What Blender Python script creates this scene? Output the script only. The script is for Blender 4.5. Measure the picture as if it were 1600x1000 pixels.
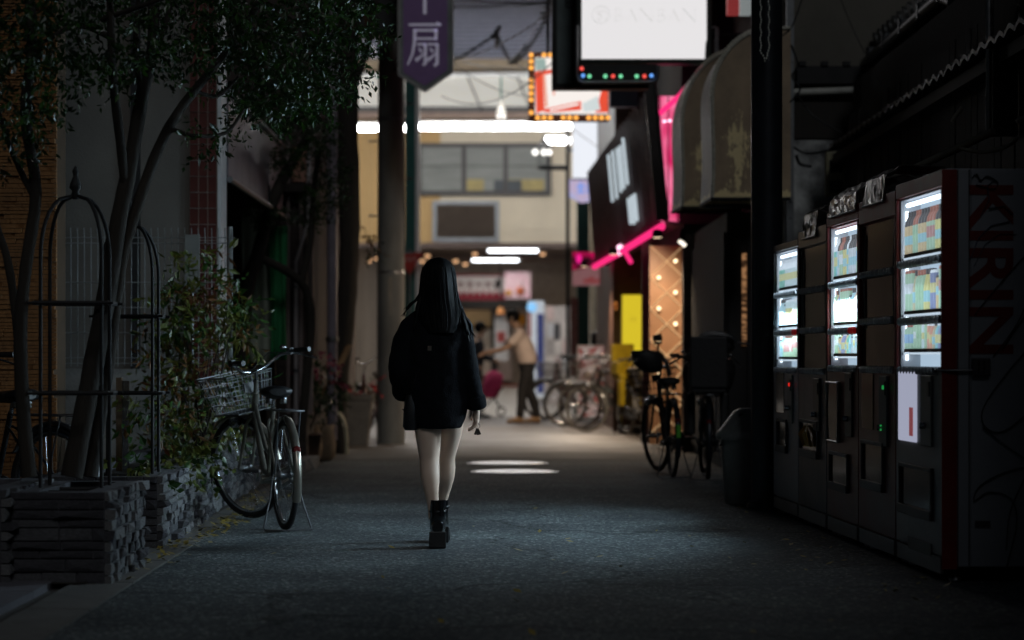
import bpy, bmesh, math, random
from math import sin, cos, pi, radians, atan2, sqrt
from mathutils import Vector, Matrix, Quaternion

sc = bpy.context.scene
for o in list(bpy.data.objects):
    bpy.data.objects.remove(o)
C = bpy.data.collections.new("street"); sc.collection.children.link(C)
rnd = random.Random(7)

# ---------------------------------------------------------------- camera
F = 3778.0      # focal length in pixels of the 1600 px wide photograph (85 mm)
HY = 557.0      # eye-level line in the photograph
CZ = 1.05       # height of the lens above the ground
cam_d = bpy.data.cameras.new("camera"); cam = bpy.data.objects.new("camera", cam_d)
sc.collection.objects.link(cam)
cam.location = (0, 0, CZ); cam.rotation_euler = (pi/2, 0, 0)
cam_d.sensor_width = 36; cam_d.lens = 36*F/1600
cam_d.shift_y = (HY-500)/1600
cam_d.clip_start = 0.1; cam_d.clip_end = 1000
cam_d.dof.use_dof = True; cam_d.dof.focus_distance = 13.6; cam_d.dof.aperture_fstop = 1.9
sc.camera = cam

# ---------------------------------------------------------------- sky and faint moonlight
W = bpy.data.worlds.new("World"); sc.world = W; W.use_nodes = True
wn = W.node_tree.nodes; wl = W.node_tree.links
bg = wn["Background"]
sky = wn.new("ShaderNodeTexSky"); sky.sky_type = 'NISHITA'; sky.sun_disc = False
MOON_EL, MOON_AZ = radians(36), radians(169)
sky.sun_elevation = MOON_EL; sky.sun_rotation = MOON_AZ
wl.new(sky.outputs[0], bg.inputs[0]); bg.inputs[1].default_value = 0.0018
ld = bpy.data.lights.new("moon", 'SUN'); ld.energy = 0.25; ld.angle = radians(12); ld.color = (.92, .96, 1.0)
moon = bpy.data.objects.new("moon", ld); sc.collection.objects.link(moon)
_dir = Vector((sin(MOON_AZ)*cos(MOON_EL), cos(MOON_AZ)*cos(MOON_EL), sin(MOON_EL)))
moon.rotation_euler = (-_dir).to_track_quat('-Z', 'Y').to_euler()
vs = sc.view_settings
vs.view_transform = 'Standard'; vs.look = 'None'; vs.exposure = 0; vs.gamma = 1; vs.use_curve_mapping = False
sc.render.engine = 'CYCLES'
cy = sc.cycles
cy.use_denoising = True
try: cy.denoiser = 'OPENIMAGEDENOISE'
except Exception: pass
cy.max_bounces = 7; cy.diffuse_bounces = 4; cy.glossy_bounces = 4; cy.transmission_bounces = 6; cy.transparent_max_bounces = 10
cy.sample_clamp_indirect = 4; cy.caustics_reflective = False; cy.caustics_refractive = False

# ---------------------------------------------------------------- helpers
def P(px, py, d):
    return Vector(((px-800)*d/F, d, CZ+(HY-py)*d/F))
def G(px, py):
    d = CZ*F/(py-HY); return Vector(((px-800)*d/F, d, 0))

class MB:
    def __init__(s): s.v = []; s.f = []; s.m = []; s.sm = []
    def add(s, verts, faces, mi=0, smooth=False):
        b = len(s.v); s.v.extend([Vector(p) for p in verts])
        for f in faces: s.f.append([b+i for i in f]); s.m.append(mi); s.sm.append(smooth)
        return s
    def box(s, c, d, mi=0, rot=None):
        x, y, z = d[0]/2, d[1]/2, d[2]/2
        vs_ = [Vector(p) for p in ((-x,-y,-z),(x,-y,-z),(x,y,-z),(-x,y,-z),(-x,-y,z),(x,-y,z),(x,y,z),(-x,y,z))]
        if rot is not None:
            R = rot if isinstance(rot, Matrix) else Matrix.Rotation(rot, 3, 'Z')
            vs_ = [R @ p for p in vs_]
        c = Vector(c)
        return s.add([p+c for p in vs_], [(0,3,2,1),(4,5,6,7),(0,1,5,4),(1,2,6,5),(2,3,7,6),(3,0,4,7)], mi)
    def bx(s, a, b, mi=0):
        a = Vector(a); b = Vector(b)
        return s.box((a+b)/2, (abs(b.x-a.x), abs(b.y-a.y), abs(b.z-a.z)), mi)
    def rings(s, rs, mi=0, smooth=True, cap=True, closed=False):
        n = len(rs[0]); vs_ = [p for r in rs for p in r]; fs = []
        k = len(rs)
        for i in range(k if closed else k-1):
            a = i*n; b = ((i+1) % k)*n
            for j in range(n):
                j2 = (j+1) % n
                fs.append((a+j, a+j2, b+j2, b+j))
        s.add(vs_, fs, mi, smooth)
        if cap and not closed:
            s.add(rs[0], [tuple(reversed(range(n)))], mi); s.add(rs[-1], [tuple(range(n))], mi)
        return s
    def tube(s, pts, r, n=7, mi=0, closed=False, cap=True, smooth=True, flat=1.0):
        pts = [Vector(p) for p in pts]; k = len(pts); rs = []
        up = None
        for i, p in enumerate(pts):
            if closed: t = pts[(i+1) % k]-pts[i-1]
            else: t = pts[min(i+1, k-1)]-pts[max(i-1, 0)]
            if t.length < 1e-9: t = Vector((0,0,1))
            t.normalize()
            if up is None:
                up = Vector((0,0,1)) if abs(t.z) < .9 else Vector((1,0,0))
            a = t.cross(up)
            if a.length < 1e-6: a = t.orthogonal()
            a.normalize(); b = a.cross(t); up = b
            rr = r[i] if isinstance(r, (list, tuple)) else r
            rs.append([p + a*(rr*cos(2*pi*j/n)) + b*(rr*flat*sin(2*pi*j/n)) for j in range(n)])
        return s.rings(rs, mi, smooth, cap, closed)
    def lathe(s, prof, n=14, c=(0,0,0), mi=0, smooth=True, M=None, cap=True):
        c = Vector(c); rs = []
        for r, z in prof:
            ring = [Vector((r*cos(2*pi*j/n), r*sin(2*pi*j/n), z)) for j in range(n)]
            if M is not None: ring = [M @ p for p in ring]
            rs.append([p+c for p in ring])
        return s.rings(rs, mi, smooth, cap)
    def ell(s, c, r, n=12, k=8, mi=0, M=None):
        c = Vector(c); rs = []
        for i in range(k+1):
            th = pi*i/k; th = min(max(th, .08), pi-.08)
            ring = [Vector((r[0]*sin(th)*cos(2*pi*j/n), r[1]*sin(th)*sin(2*pi*j/n), -r[2]*cos(th))) for j in range(n)]
            if M is not None: ring = [M @ p for p in ring]
            rs.append([p+c for p in ring])
        return s.rings(rs, mi)
    def prism(s, poly, d0, d1, axes='xz', mi=0, o=(0,0,0)):
        """poly of 2-D points extruded along the third axis from d0 to d1"""
        o = Vector(o); n = len(poly)
        def mk(a, b, t):
            if axes == 'xz': return Vector((a, t, b))+o
            if axes == 'yz': return Vector((t, a, b))+o
            return Vector((a, b, t))+o
        A = [mk(a, b, d0) for a, b in poly]; B = [mk(a, b, d1) for a, b in poly]
        s.add(A+B, [tuple(range(n)), tuple(reversed(range(n, 2*n)))] + [(i, n+i, n+(i+1) % n, (i+1) % n) for i in range(n)], mi)
        return s
    def tf(s, M):
        s.v = [M @ p for p in s.v]; return s
    def mesh(s, name, mats):
        me = bpy.data.meshes.new(name)
        me.from_pydata([tuple(p) for p in s.v], [], s.f)
        for m in (mats if isinstance(mats, (list, tuple)) else [mats]): me.materials.append(m)
        me.polygons.foreach_set('material_index', s.m); me.polygons.foreach_set('use_smooth', s.sm)
        me.update()
        bm = bmesh.new(); bm.from_mesh(me); bmesh.ops.recalc_face_normals(bm, faces=bm.faces); bm.to_mesh(me); bm.free()
        return me
    def build(s, name, mats, parent=None, loc=None, rotz=0, bevel=0, subsurf=0):
        o = bpy.data.objects.new(name, s.mesh(name, mats)); C.objects.link(o)
        if parent is not None: o.parent = parent
        if loc is not None: o.location = loc
        if rotz: o.rotation_euler = (0, 0, rotz)
        if bevel:
            b = o.modifiers.new('bevel', 'BEVEL'); b.width = bevel; b.segments = 2; b.limit_method = 'ANGLE'
        if subsurf:
            b = o.modifiers.new('sub', 'SUBSURF'); b.levels = subsurf; b.render_levels = subsurf
        return o

def thing(name, label, cat, loc=(0,0,0), rotz=0, group=None):
    o = bpy.data.objects.new(name, None); C.objects.link(o); o.empty_display_size = .1
    o.location = loc; o.rotation_euler = (0, 0, rotz)
    o['label'] = label; o['category'] = cat
    if group: o['group'] = group
    return o
def tag(o, label, cat, group=None, kind=None):
    if label: o['label'] = label
    if cat: o['category'] = cat
    if group: o['group'] = group
    if kind: o['kind'] = kind
    return o
def struct(mb, name, m, **k):
    o = mb.build(name, m, **k); o['kind'] = 'structure'; return o
def inst(name, mesh, parent=None, loc=(0,0,0), rot=None, scale=None):
    o = bpy.data.objects.new(name, mesh); C.objects.link(o)
    if parent is not None: o.parent = parent
    o.location = loc
    if rot is not None: o.rotation_euler = rot
    if scale is not None: o.scale = scale
    return o
def baked(o, name=None):
    """apply an object's modifiers by swapping in its evaluated mesh"""
    bpy.context.view_layer.update()
    dg = bpy.context.evaluated_depsgraph_get()
    me = bpy.data.meshes.new_from_object(o.evaluated_get(dg))
    o.modifiers.clear(); old = o.data; o.data = me
    if name: me.name = name
    return o

# ---------------------------------------------------------------- materials
def mat(name, col, rough=.6, metal=0, var=.25, scale=6., bump=0., bscale=40., spec=.5, col2=None, stretch=(1,1,1),
        emit=None, estr=0, trans=0, sheen=0, coat=0, detail=4, thresh=None, translucent=0):
    m = bpy.data.materials.new(name); m.use_nodes = True
    N = m.node_tree.nodes; L = m.node_tree.links
    b = N["Principled BSDF"]
    col = tuple(col)
    b.inputs['Roughness'].default_value = rough; b.inputs['Metallic'].default_value = metal
    b.inputs['Specular IOR Level'].default_value = spec
    if coat: b.inputs['Coat Weight'].default_value = coat; b.inputs['Coat Roughness'].default_value = .08
    if sheen: b.inputs['Sheen Weight'].default_value = sheen
    if trans: b.inputs['Transmission Weight'].default_value = trans
    tc = N.new('ShaderNodeTexCoord'); mp = N.new('ShaderNodeMapping'); mp.inputs['Scale'].default_value = stretch
    L.new(tc.outputs['Object'], mp.inputs[0])
    nz = N.new('ShaderNodeTexNoise'); nz.inputs['Scale'].default_value = scale; nz.inputs['Detail'].default_value = detail
    nz.inputs['Roughness'].default_value = .65
    L.new(mp.outputs[0], nz.inputs['Vector'])
    rp = N.new('ShaderNodeValToRGB')
    c2 = tuple(col2) if col2 is not None else tuple(x*(1-var) for x in col)
    c1 = col if col2 is not None else tuple(min(1, x*(1+var*.6)) for x in col)
    rp.color_ramp.elements[0].color = (*c2, 1); rp.color_ramp.elements[1].color = (*c1, 1)
    lo, hi = thresh if thresh else (.3, .7)
    rp.color_ramp.elements[0].position = lo; rp.color_ramp.elements[1].position = hi
    L.new(nz.outputs['Fac'], rp.inputs[0]); L.new(rp.outputs[0], b.inputs['Base Color'])
    rr = N.new('ShaderNodeMapRange'); rr.inputs[3].default_value = max(0, rough-.08); rr.inputs[4].default_value = min(1, rough+.12)
    L.new(nz.outputs['Fac'], rr.inputs[0]); L.new(rr.outputs[0], b.inputs['Roughness'])
    if bump:
        n2 = N.new('ShaderNodeTexNoise'); n2.inputs['Scale'].default_value = bscale; n2.inputs['Detail'].default_value = 5
        L.new(mp.outputs[0], n2.inputs['Vector'])
        bp = N.new('ShaderNodeBump'); bp.inputs['Strength'].default_value = bump; bp.inputs['Distance'].default_value = .01
        L.new(n2.outputs['Fac'], bp.inputs['Height']); L.new(bp.outputs[0], b.inputs['Normal'])
    if emit is not None:
        b.inputs['Emission Color'].default_value = (*emit, 1); b.inputs['Emission Strength'].default_value = estr
    if translucent:
        tr = N.new('ShaderNodeBsdfTranslucent'); L.new(rp.outputs[0], tr.inputs[0])
        mx = N.new('ShaderNodeMixShader'); mx.inputs[0].default_value = translucent
        L.new(b.outputs[0], mx.inputs[1]); L.new(tr.outputs[0], mx.inputs[2])
        L.new(mx.outputs[0], N['Material Output'].inputs[0])
    return m
def glow(name, col, s, col2=None, scale=3., stretch=(1,1,1), thresh=(.4,.6)):
    """something that gives off light: lamp, neon, lit sign face"""
    m = bpy.data.materials.new(name); m.use_nodes = True
    N = m.node_tree.nodes; L = m.node_tree.links; N.remove(N["Principled BSDF"])
    e = N.new('ShaderNodeEmission'); e.inputs[0].default_value = (*col, 1); e.inputs[1].default_value = s
    if col2:
        tc = N.new('ShaderNodeTexCoord'); mp = N.new('ShaderNodeMapping'); mp.inputs['Scale'].default_value = stretch
        nz = N.new('ShaderNodeTexNoise'); nz.inputs['Scale'].default_value = scale; nz.inputs['Detail'].default_value = 1
        rp = N.new('ShaderNodeValToRGB'); rp.color_ramp.elements[0].position = thresh[0]; rp.color_ramp.elements[1].position = thresh[1]
        rp.color_ramp.elements[0].color = (*col, 1); rp.color_ramp.elements[1].color = (*col2, 1)
        L.new(tc.outputs['Object'], mp.inputs[0]); L.new(mp.outputs[0], nz.inputs['Vector']); L.new(nz.outputs['Fac'], rp.inputs[0]); L.new(rp.outputs[0], e.inputs[0])
    L.new(e.outputs[0], N['Material Output'].inputs[0])
    return m
def pane(name, tint=(1,1,1), rough=.03, dark=0.0, ior=1.45):
    """window glass: clear sheet with a reflection that grows at grazing angles"""
    m = bpy.data.materials.new(name); m.use_nodes = True
    N = m.node_tree.nodes; L = m.node_tree.links; N.remove(N["Principled BSDF"])
    t = N.new('ShaderNodeBsdfTransparent'); t.inputs[0].default_value = (*[x*(1-dark) for x in tint], 1)
    g = N.new('ShaderNodeBsdfGlossy'); g.inputs['Roughness'].default_value = rough
    fr = N.new('ShaderNodeFresnel'); fr.inputs[0].default_value = ior
    ge = N.new('ShaderNodeNewGeometry'); iv = N.new('ShaderNodeMath'); iv.operation = 'SUBTRACT'; iv.inputs[0].default_value = 1; L.new(ge.outputs['Backfacing'], iv.inputs[1])
    ml = N.new('ShaderNodeMath'); ml.operation = 'MULTIPLY'; L.new(fr.outputs[0], ml.inputs[0]); L.new(iv.outputs[0], ml.inputs[1])
    mx = N.new('ShaderNodeMixShader'); L.new(ml.outputs[0], mx.inputs[0]); L.new(t.outputs[0], mx.inputs[1]); L.new(g.outputs[0], mx.inputs[2])
    L.new(mx.outputs[0], N['Material Output'].inputs[0])
    return m

M = {}
M['black_metal'] = mat('black painted metal', (.009,.009,.010), .65, .1, bump=.1)
M['dark_pole'] = mat('dark painted steel', (.012,.015,.02), .35, .4, bump=.12, bscale=18)
M['steel'] = mat('galvanised steel', (.22,.225,.235), .4, .9, scale=14)
M['chrome'] = mat('chrome', (.36,.365,.375), .2, 1, var=.1)
M['silver_paint'] = mat('silver bicycle paint', (.26,.24,.20), .28, .75, var=.2)
M['rubber'] = mat('rubber', (.014,.014,.015), .75, bump=.2)
M['black_plastic'] = mat('black plastic', (.012,.012,.013), .4)
M['dark_grey'] = mat('dark grey plastic', (.05,.05,.055), .5)
M['grey_plastic'] = mat('grey plastic', (.17,.175,.165), .45, var=.2, scale=9)
M['white_plastic'] = mat('white plastic', (.7,.7,.68), .4, var=.12)
M['concrete'] = mat('concrete', (.27,.26,.245), .85, bump=.4, bscale=25, scale=3)
M['pole_concrete'] = mat('concrete of the utility pole', (.18,.182,.168), .8, bump=.25, bscale=30, scale=3, stretch=(1,1,.35), var=.4)
M['green_paint'] = mat('dark green paint', (.012,.10,.088), .5, .1)
M['red_plastic'] = mat('red plastic', (.35,.015,.012), .35)
M['red_paint'] = mat('red cabinet paint', (.21,.012,.010), .42, var=.3)
M['bark'] = mat('bark', (.030,.024,.018), .9, bump=.9, bscale=30, scale=5, stretch=(1,1,.3), var=.5)
M['leaf'] = mat('leaf', (.026,.075,.009), .36, var=.55, scale=2.5, spec=.7, translucent=.25)
M['leaf_dark'] = mat('dark leaf', (.012,.036,.006), .35, var=.5, scale=3, spec=.6, translucent=.15)
M['leaf_olive'] = mat('olive leaf', (.14,.135,.022), .33, scale=3, col2=(.06,.10,.018), spec=.6, translucent=.25)
M['leaf_yellow'] = mat('yellow leaf', (.32,.24,.03), .5, scale=5, col2=(.16,.12,.03))
M['leaf_red'] = mat('reddish leaf', (.16,.05,.018), .4, scale=5, col2=(.10,.075,.02), translucent=.2)
M['soil'] = mat('soil', (.03,.024,.018), .95, bump=.8, bscale=50)
M['wood'] = mat('weathered wood', (.11,.065,.032), .75, bump=.3, scale=8, stretch=(4,4,.4))
M['dark_wood'] = mat('dark stained wood', (.03,.021,.016), .7, bump=.4, scale=9, stretch=(4,4,.4), var=.45)
M['skin'] = mat('skin', (.52,.36,.27), .5, var=.08, scale=9)
M['stocking'] = mat('bare leg skin', (.72,.52,.40), .5, var=.07, scale=7)
M['hair'] = mat('black hair', (.0035,.0035,.004), .6, var=.3, scale=30, stretch=(1,1,.05), spec=.12, bump=.3, bscale=60)
M['coat'] = mat('black wool', (.0060,.0063,.0080), .92, bump=.35, bscale=120, spec=.10)
M['patent'] = mat('black patent leather', (.007,.007,.008), .12, spec=.6, coat=.6)
M['leather'] = mat('black leather', (.009,.009,.010), .4, bump=.2, bscale=80)
M['stone'] = mat('split grey stone', (.125,.125,.135), .85, bump=.9, bscale=34, scale=7, var=.45)
M['stone_light'] = mat('split pale stone', (.22,.22,.225), .85, bump=.9, bscale=34, scale=7, var=.4)
M['stone_dark'] = mat('split dark stone', (.075,.073,.083), .85, bump=.9, bscale=34, scale=7, var=.45)
M['plaster'] = mat('grey render', (.145,.135,.12), .9, bump=.25, bscale=60, scale=1.5, var=.2)
M['glass'] = pane('clear glass')
M['dull_glass'] = pane('dusty window glass', rough=.35, ior=1.25)
# ================================================================ GROUND
def asphalt():
    m = bpy.data.materials.new('asphalt'); m.use_nodes = True
    N = m.node_tree.nodes; L = m.node_tree.links; b = N["Principled BSDF"]
    tc = N.new('ShaderNodeTexCoord')
    def noise(s, d=4):
        n = N.new('ShaderNodeTexNoise'); n.inputs['Scale'].default_value = s; n.inputs['Detail'].default_value = d
        L.new(tc.outputs['Object'], n.inputs['Vector']); return n
    vo = N.new('ShaderNodeTexVoronoi'); vo.inputs['Scale'].default_value = 70; L.new(tc.outputs['Object'], vo.inputs['Vector'])
    sp = N.new('ShaderNodeSeparateColor'); L.new(vo.outputs['Color'], sp.inputs[0])
    r1 = N.new('ShaderNodeValToRGB')
    e = r1.color_ramp.elements; e[0].position = .25; e[0].color = (.050,.062,.066,1); e[1].position = .9; e[1].color = (.125,.146,.154,1)
    x = e.new(.97); x.color = (.32,.33,.325,1)
    L.new(sp.outputs[0], r1.inputs[0])
    n2 = noise(1.1, 5); r2 = N.new('ShaderNodeValToRGB'); r2.color_ramp.elements[0].position = .3; r2.color_ramp.elements[1].position = .75
    r2.color_ramp.elements[0].color = (.45,.46,.48,1); r2.color_ramp.elements[1].color = (1.35,1.33,1.30,1)
    L.new(n2.outputs['Fac'], r2.inputs[0])
    mx = N.new('ShaderNodeMix'); mx.data_type = 'RGBA'; mx.blend_type = 'MULTIPLY'; mx.inputs[0].default_value = 1
    vc = N.new('ShaderNodeTexVoronoi'); vc.feature = 'DISTANCE_TO_EDGE'; vc.inputs['Scale'].default_value = .42
    wv = noise(1.6, 5); ws = N.new('ShaderNodeVectorMath'); ws.operation = 'MULTIPLY_ADD'; ws.inputs[1].default_value = (.9,.9,.9); L.new(wv.outputs['Color'], ws.inputs[0]); L.new(tc.outputs['Object'], ws.inputs[2]); L.new(ws.outputs[0], vc.inputs['Vector'])
    cr = N.new('ShaderNodeValToRGB'); cr.color_ramp.elements[0].position = .002; cr.color_ramp.elements[0].color = (.35,.35,.35,1); cr.color_ramp.elements[1].position = .009; cr.color_ramp.elements[1].color = (1,1,1,1); L.new(vc.outputs['Distance'], cr.inputs[0])
    mc = N.new('ShaderNodeMix'); mc.data_type = 'RGBA'; mc.blend_type = 'MULTIPLY'; mc.inputs[0].default_value = 1; L.new(r1.outputs[0], mc.inputs[6]); L.new(cr.outputs[0], mc.inputs[7])
    L.new(mc.outputs[2], mx.inputs[6]); L.new(r2.outputs[0], mx.inputs[7]); L.new(mx.outputs[2], b.inputs['Base Color'])
    mr = N.new('ShaderNodeMapRange'); mr.inputs[3].default_value = .72; mr.inputs[4].default_value = .98
    L.new(n2.outputs['Fac'], mr.inputs[0]); L.new(mr.outputs[0], b.inputs['Roughness'])
    b.inputs['Specular IOR Level'].default_value = .18
    bp = N.new('ShaderNodeBump'); bp.inputs['Strength'].default_value = .55; bp.inputs['Distance'].default_value = .006
    L.new(vo.outputs['Distance'], bp.inputs['Height'])
    bp2 = N.new('ShaderNodeBump'); bp2.inputs['Strength'].default_value = .25; bp2.inputs['Distance'].default_value = .03
    n3 = noise(6, 3); L.new(n3.outputs['Fac'], bp2.inputs['Height']); L.new(bp.outputs[0], bp2.inputs['Normal']); L.new(bp2.outputs[0], b.inputs['Normal'])
    return m
def sheet(x0, x1, y0, y1, z):
    return MB().add([(x0,y0,z),(x1,y0,z),(x1,y1,z),(x0,y1,z)], [(0,1,2,3)])
M['ground'] = mat('packed earth and concrete', (.07,.068,.065), .9, bump=.3)
M['asphalt'] = asphalt()
def falloff_paving():
    m = mat('interlocking paving with painted light falloff', (.085,.068,.055), .5, bump=.35, bscale=14, scale=.9, var=.35, spec=.5)
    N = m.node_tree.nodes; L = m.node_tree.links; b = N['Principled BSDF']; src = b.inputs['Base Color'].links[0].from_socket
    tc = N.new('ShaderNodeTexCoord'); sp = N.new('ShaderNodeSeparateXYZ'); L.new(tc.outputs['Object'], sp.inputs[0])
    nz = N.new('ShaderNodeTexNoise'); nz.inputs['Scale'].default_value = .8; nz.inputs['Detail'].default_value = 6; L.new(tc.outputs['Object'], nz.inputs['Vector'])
    mr = N.new('ShaderNodeMapRange'); mr.inputs[1].default_value = 24.8; mr.inputs[2].default_value = 29.5; L.new(sp.outputs['Y'], mr.inputs[0])  # near end blended darker: falloff of light along the lane painted in
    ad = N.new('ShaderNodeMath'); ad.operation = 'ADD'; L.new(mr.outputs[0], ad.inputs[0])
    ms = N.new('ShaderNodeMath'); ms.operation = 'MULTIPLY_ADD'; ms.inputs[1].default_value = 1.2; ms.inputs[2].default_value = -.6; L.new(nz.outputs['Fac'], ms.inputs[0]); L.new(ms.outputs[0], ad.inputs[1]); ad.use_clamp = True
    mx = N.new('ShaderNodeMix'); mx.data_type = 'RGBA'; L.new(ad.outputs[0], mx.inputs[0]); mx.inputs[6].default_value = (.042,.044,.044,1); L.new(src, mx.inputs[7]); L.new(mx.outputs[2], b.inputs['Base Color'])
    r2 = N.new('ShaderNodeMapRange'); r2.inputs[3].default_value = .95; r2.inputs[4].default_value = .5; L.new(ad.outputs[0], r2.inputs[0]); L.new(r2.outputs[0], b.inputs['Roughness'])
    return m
M['paving'] = falloff_paving()
M['arcade_floor'] = mat('polished arcade paving', (.26,.24,.215), .4, bump=.1, scale=.7, var=.15)
M['kerb'] = mat('kerb concrete', (.105,.10,.092), .9, bump=.5, bscale=20, scale=4)
M['slab'] = mat('pavement slab', (.125,.118,.135), .85, bump=.3, scale=3)
struct(sheet(-200, 200, -30, 380, -.012), 'ground', M['ground'])
def edge(d): return -1.65-0.0095*d
r = MB(); ys = [-4+i*2 for i in range(17)]
for a, b_ in zip(ys[:-1], ys[1:]):
    r.add([(edge(a),a,-.004),(3.2,a,-.004),(3.2,b_,-.004),(edge(b_),b_,-.004)], [(0,1,2,3)])
struct(r, 'asphalt_road', M['asphalt'])
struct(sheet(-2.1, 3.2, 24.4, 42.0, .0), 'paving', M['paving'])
struct(sheet(-30, 30, 42.0, 88.0, .004), 'arcade_floor', M['arcade_floor'])
k = MB()
for i in range(14):
    a = 4+i*1.2; b_ = a+1.185
    for w0, w1, z in ((0, .26, .012),):
        k.add([(edge(a)-w1,a,-.02),(edge(a)-w0,a,-.02),(edge(b_)-w0,b_,-.02),(edge(b_)-w1,b_,-.02),
               (edge(a)-w1,a,z),(edge(a)-w0,a,z-.008),(edge(b_)-w0,b_,z-.008),(edge(b_)-w1,b_,z)],
              [(0,1,2,3),(4,5,6,7),(0,1,5,4),(1,2,6,5),(2,3,7,6),(3,0,4,7)])
struct(k, 'gutter', M['kerb'])
pv = MB()
for i in range(9):
    for j in range(5):
        a = 4.2+i*.8
        pv.bx((-2.1-.4*j-.393, a, -.02), (-2.1-.4*j, a+.793, .022+rnd.uniform(-.002,.002)))
struct(pv, 'pavement', M['slab'])
struct(sheet(-8, -1.95, 11.0, 31, .016), 'planting_ground', M['soil'])

# two round manhole covers, worn pale and shiny
M['cover'] = mat('worn pale manhole iron', (.80,.80,.82), .34, .55, var=.2, scale=10, bump=.15, bscale=40)
for (px, d, lab) in ((804, 22.0, 'pale round manhole cover in the asphalt, the nearer and larger looking of the pair'),
                     (793, 23.75, 'pale round manhole cover in the asphalt, just behind the nearer one')):
    t = thing('manhole_cover', lab, 'manhole cover', ((px-800)*d/F, d, 0), 0, 'manhole covers in the lane')
    MB().lathe([(.40,-.01),(.40,.004),(.372,.004),(.372,.0)], 48, smooth=False, cap=False).build('rim', M['steel'], t)
    m = MB().lathe([(.36,-.01),(.36,.005),(.355,.008)], 48, smooth=False)
    m.build('lid', M['cover'], t)

# fallen leaves along the planter and the machines
def leaf_litter(spots, name, lab, matl):
    m = MB()
    for (x, y, n, sx, sy) in spots:
        for _ in range(n):
            px, py = rnd.gauss(x, sx), rnd.gauss(y, sy); a = rnd.uniform(0, 6.28); l = rnd.uniform(.012, .03); w = l*.5
            z = .008+rnd.uniform(0,.02)
            d1 = Vector((cos(a), sin(a), rnd.uniform(-.3,.5))); d2 = Vector((-sin(a), cos(a), rnd.uniform(-.3,.3)))
            c = Vector((px, py, z))
            m.add([c-d1*l, c+d2*w, c+d1*l, c-d2*w], [(0,1,2,3)])
    o = m.build(name, matl); tag(o, lab, 'fallen leaves', kind='stuff'); return o
leaf_litter([(-1.80,14.9,160,.06,.8),(-1.84,13.2,60,.07,.4),(-1.78,16.5,90,.07,.8),(-1.90,17.8,60,.06,.6),(-1.80,12.0,25,.1,.4)], 'leaf_litter', 'yellow and brown fallen leaves gathered along the foot of the stone planter', M['leaf_yellow'])
leaf_litter([(1.85,11.2,30,.25,.7),(1.6,13.5,35,.2,1.4),(0.6,12.5,35,.8,2.),(-.6,11.5,10,.8,1.)], 'leaf_litter', 'scattered leaf scraps on the asphalt in front of the vending machines', M['leaf_yellow'])

# ================================================================ LEFT: stone planters
stone_meshes = {}
def stone_mesh(kind, k):
    key = (kind, k)
    if key not in stone_meshes:
        r2 = random.Random(k*7+len(kind))
        m = MB()
        j = lambda a: r2.uniform(-a, a)
        # unit block, front face (-y) broken into four uneven facets
        V = [(-.5,.5,-.5),(.5,.5,-.5),(.5,.5,.5),(-.5,.5,.5),
             (-.5,-.3+j(.2),-.5),(.5,-.3+j(.2),-.5),(.5,-.3+j(.2),.5),(-.5,-.3+j(.2),.5),
             (j(.3),-.55+j(.35),j(.25))]
        m.add(V, [(0,1,2,3),(0,4,5,1),(1,5,6,2),(2,6,7,3),(3,7,4,0),(4,8,5),(5,8,6),(6,8,7),(7,8,4)])
        stone_meshes[key] = m.mesh('stone', M[kind])
    return stone_meshes[key]
def stone_face(parent, p0, u, length, z0, z1, rows, smin, smax, depth=.05, limit=290, kinds=('stone','stone_dark','stone_light')):
    """clad a face starting at p0 running along unit vector u; outward normal is u rotated -90 deg"""
    ang = atan2(u[1], u[0]); n = 0; rest = MB()
    hs = [rnd.uniform(.7,1.3) for _ in range(rows)]; s = (z1-z0)/sum(hs); z = z0
    cells = []
    for h in hs:
        h *= s; x = 0
        while x < length-.01:
            w = min(rnd.uniform(smin, smax), length-x)
            if length-x-w < smin*.5: w = length-x
            cells.append((x+w/2, z+h/2, w, h)); x += w
        z += h
    cells.sort()
    for x, zc, w, h in cells:
        dp = depth*rnd.uniform(.6,1.35)
        nx, ny = sin(ang), -cos(ang)
        c = Vector((p0[0]+u[0]*x+nx*(dp/2-.01), p0[1]+u[1]*x+ny*(dp/2-.01), zc))
        kd = rnd.choice(kinds); me = stone_mesh(kd, rnd.randrange(6))
        if n < limit:
            inst('stone', me, parent, c, (0,0,ang), (w-.007, dp, h-.007)); n += 1
        else:
            T = Matrix.Translation(c) @ Matrix.Rotation(ang,4,'Z') @ Matrix.Diagonal((w-.007,dp,h-.007,1))
            rest.add([T @ v.co for v in me.vertices], [tuple(p.vertices) for p in me.polygons])
    if rest.v:
        o = rest.build('stone_cladding', M['stone'], parent); o['kind'] = 'stuff'
def planter(lab, x0, x1, y0, y1, h, rows, smin, smax, ssmin, ssmax, lim=(140,290)):
    t = thing('stone_planter', lab, 'planter', (x1, y0, 0), 0, 'stone clad planters on the left')
    w = x1-x0; l = y1-y0; th = .10
    m = MB(); m.bx((-w,.0,0),(0,th,h)); m.bx((-w,l-th,0),(0,l,h)); m.bx((-w,th,0),(-w+th,l-th,h)); m.bx((-th,th,0),(0,l-th,h))
    m.build('wall', M['stone_dark'], t)
    MB().bx((-w+th,th,0),(-th,l-th,h-.05)).build('soil', M['soil'], t)
    stone_face(t, (-w,0), (1,0), w, 0, h+.004, rows, smin, smax, .035, lim[0], ('stone','stone_dark','stone_dark'))
    stone_face(t, (0,0), (0,1), l, 0, h+.006, rows, ssmin, ssmax, .05, lim[1], ('stone','stone_light','stone_light','stone_dark'))
    return t
planter('low stone clad planter holding the iron trellis with the pointed finial', -2.30, -1.87, 11.1, 12.15, .425, 9, .10, .26, .06, .14)
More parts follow.
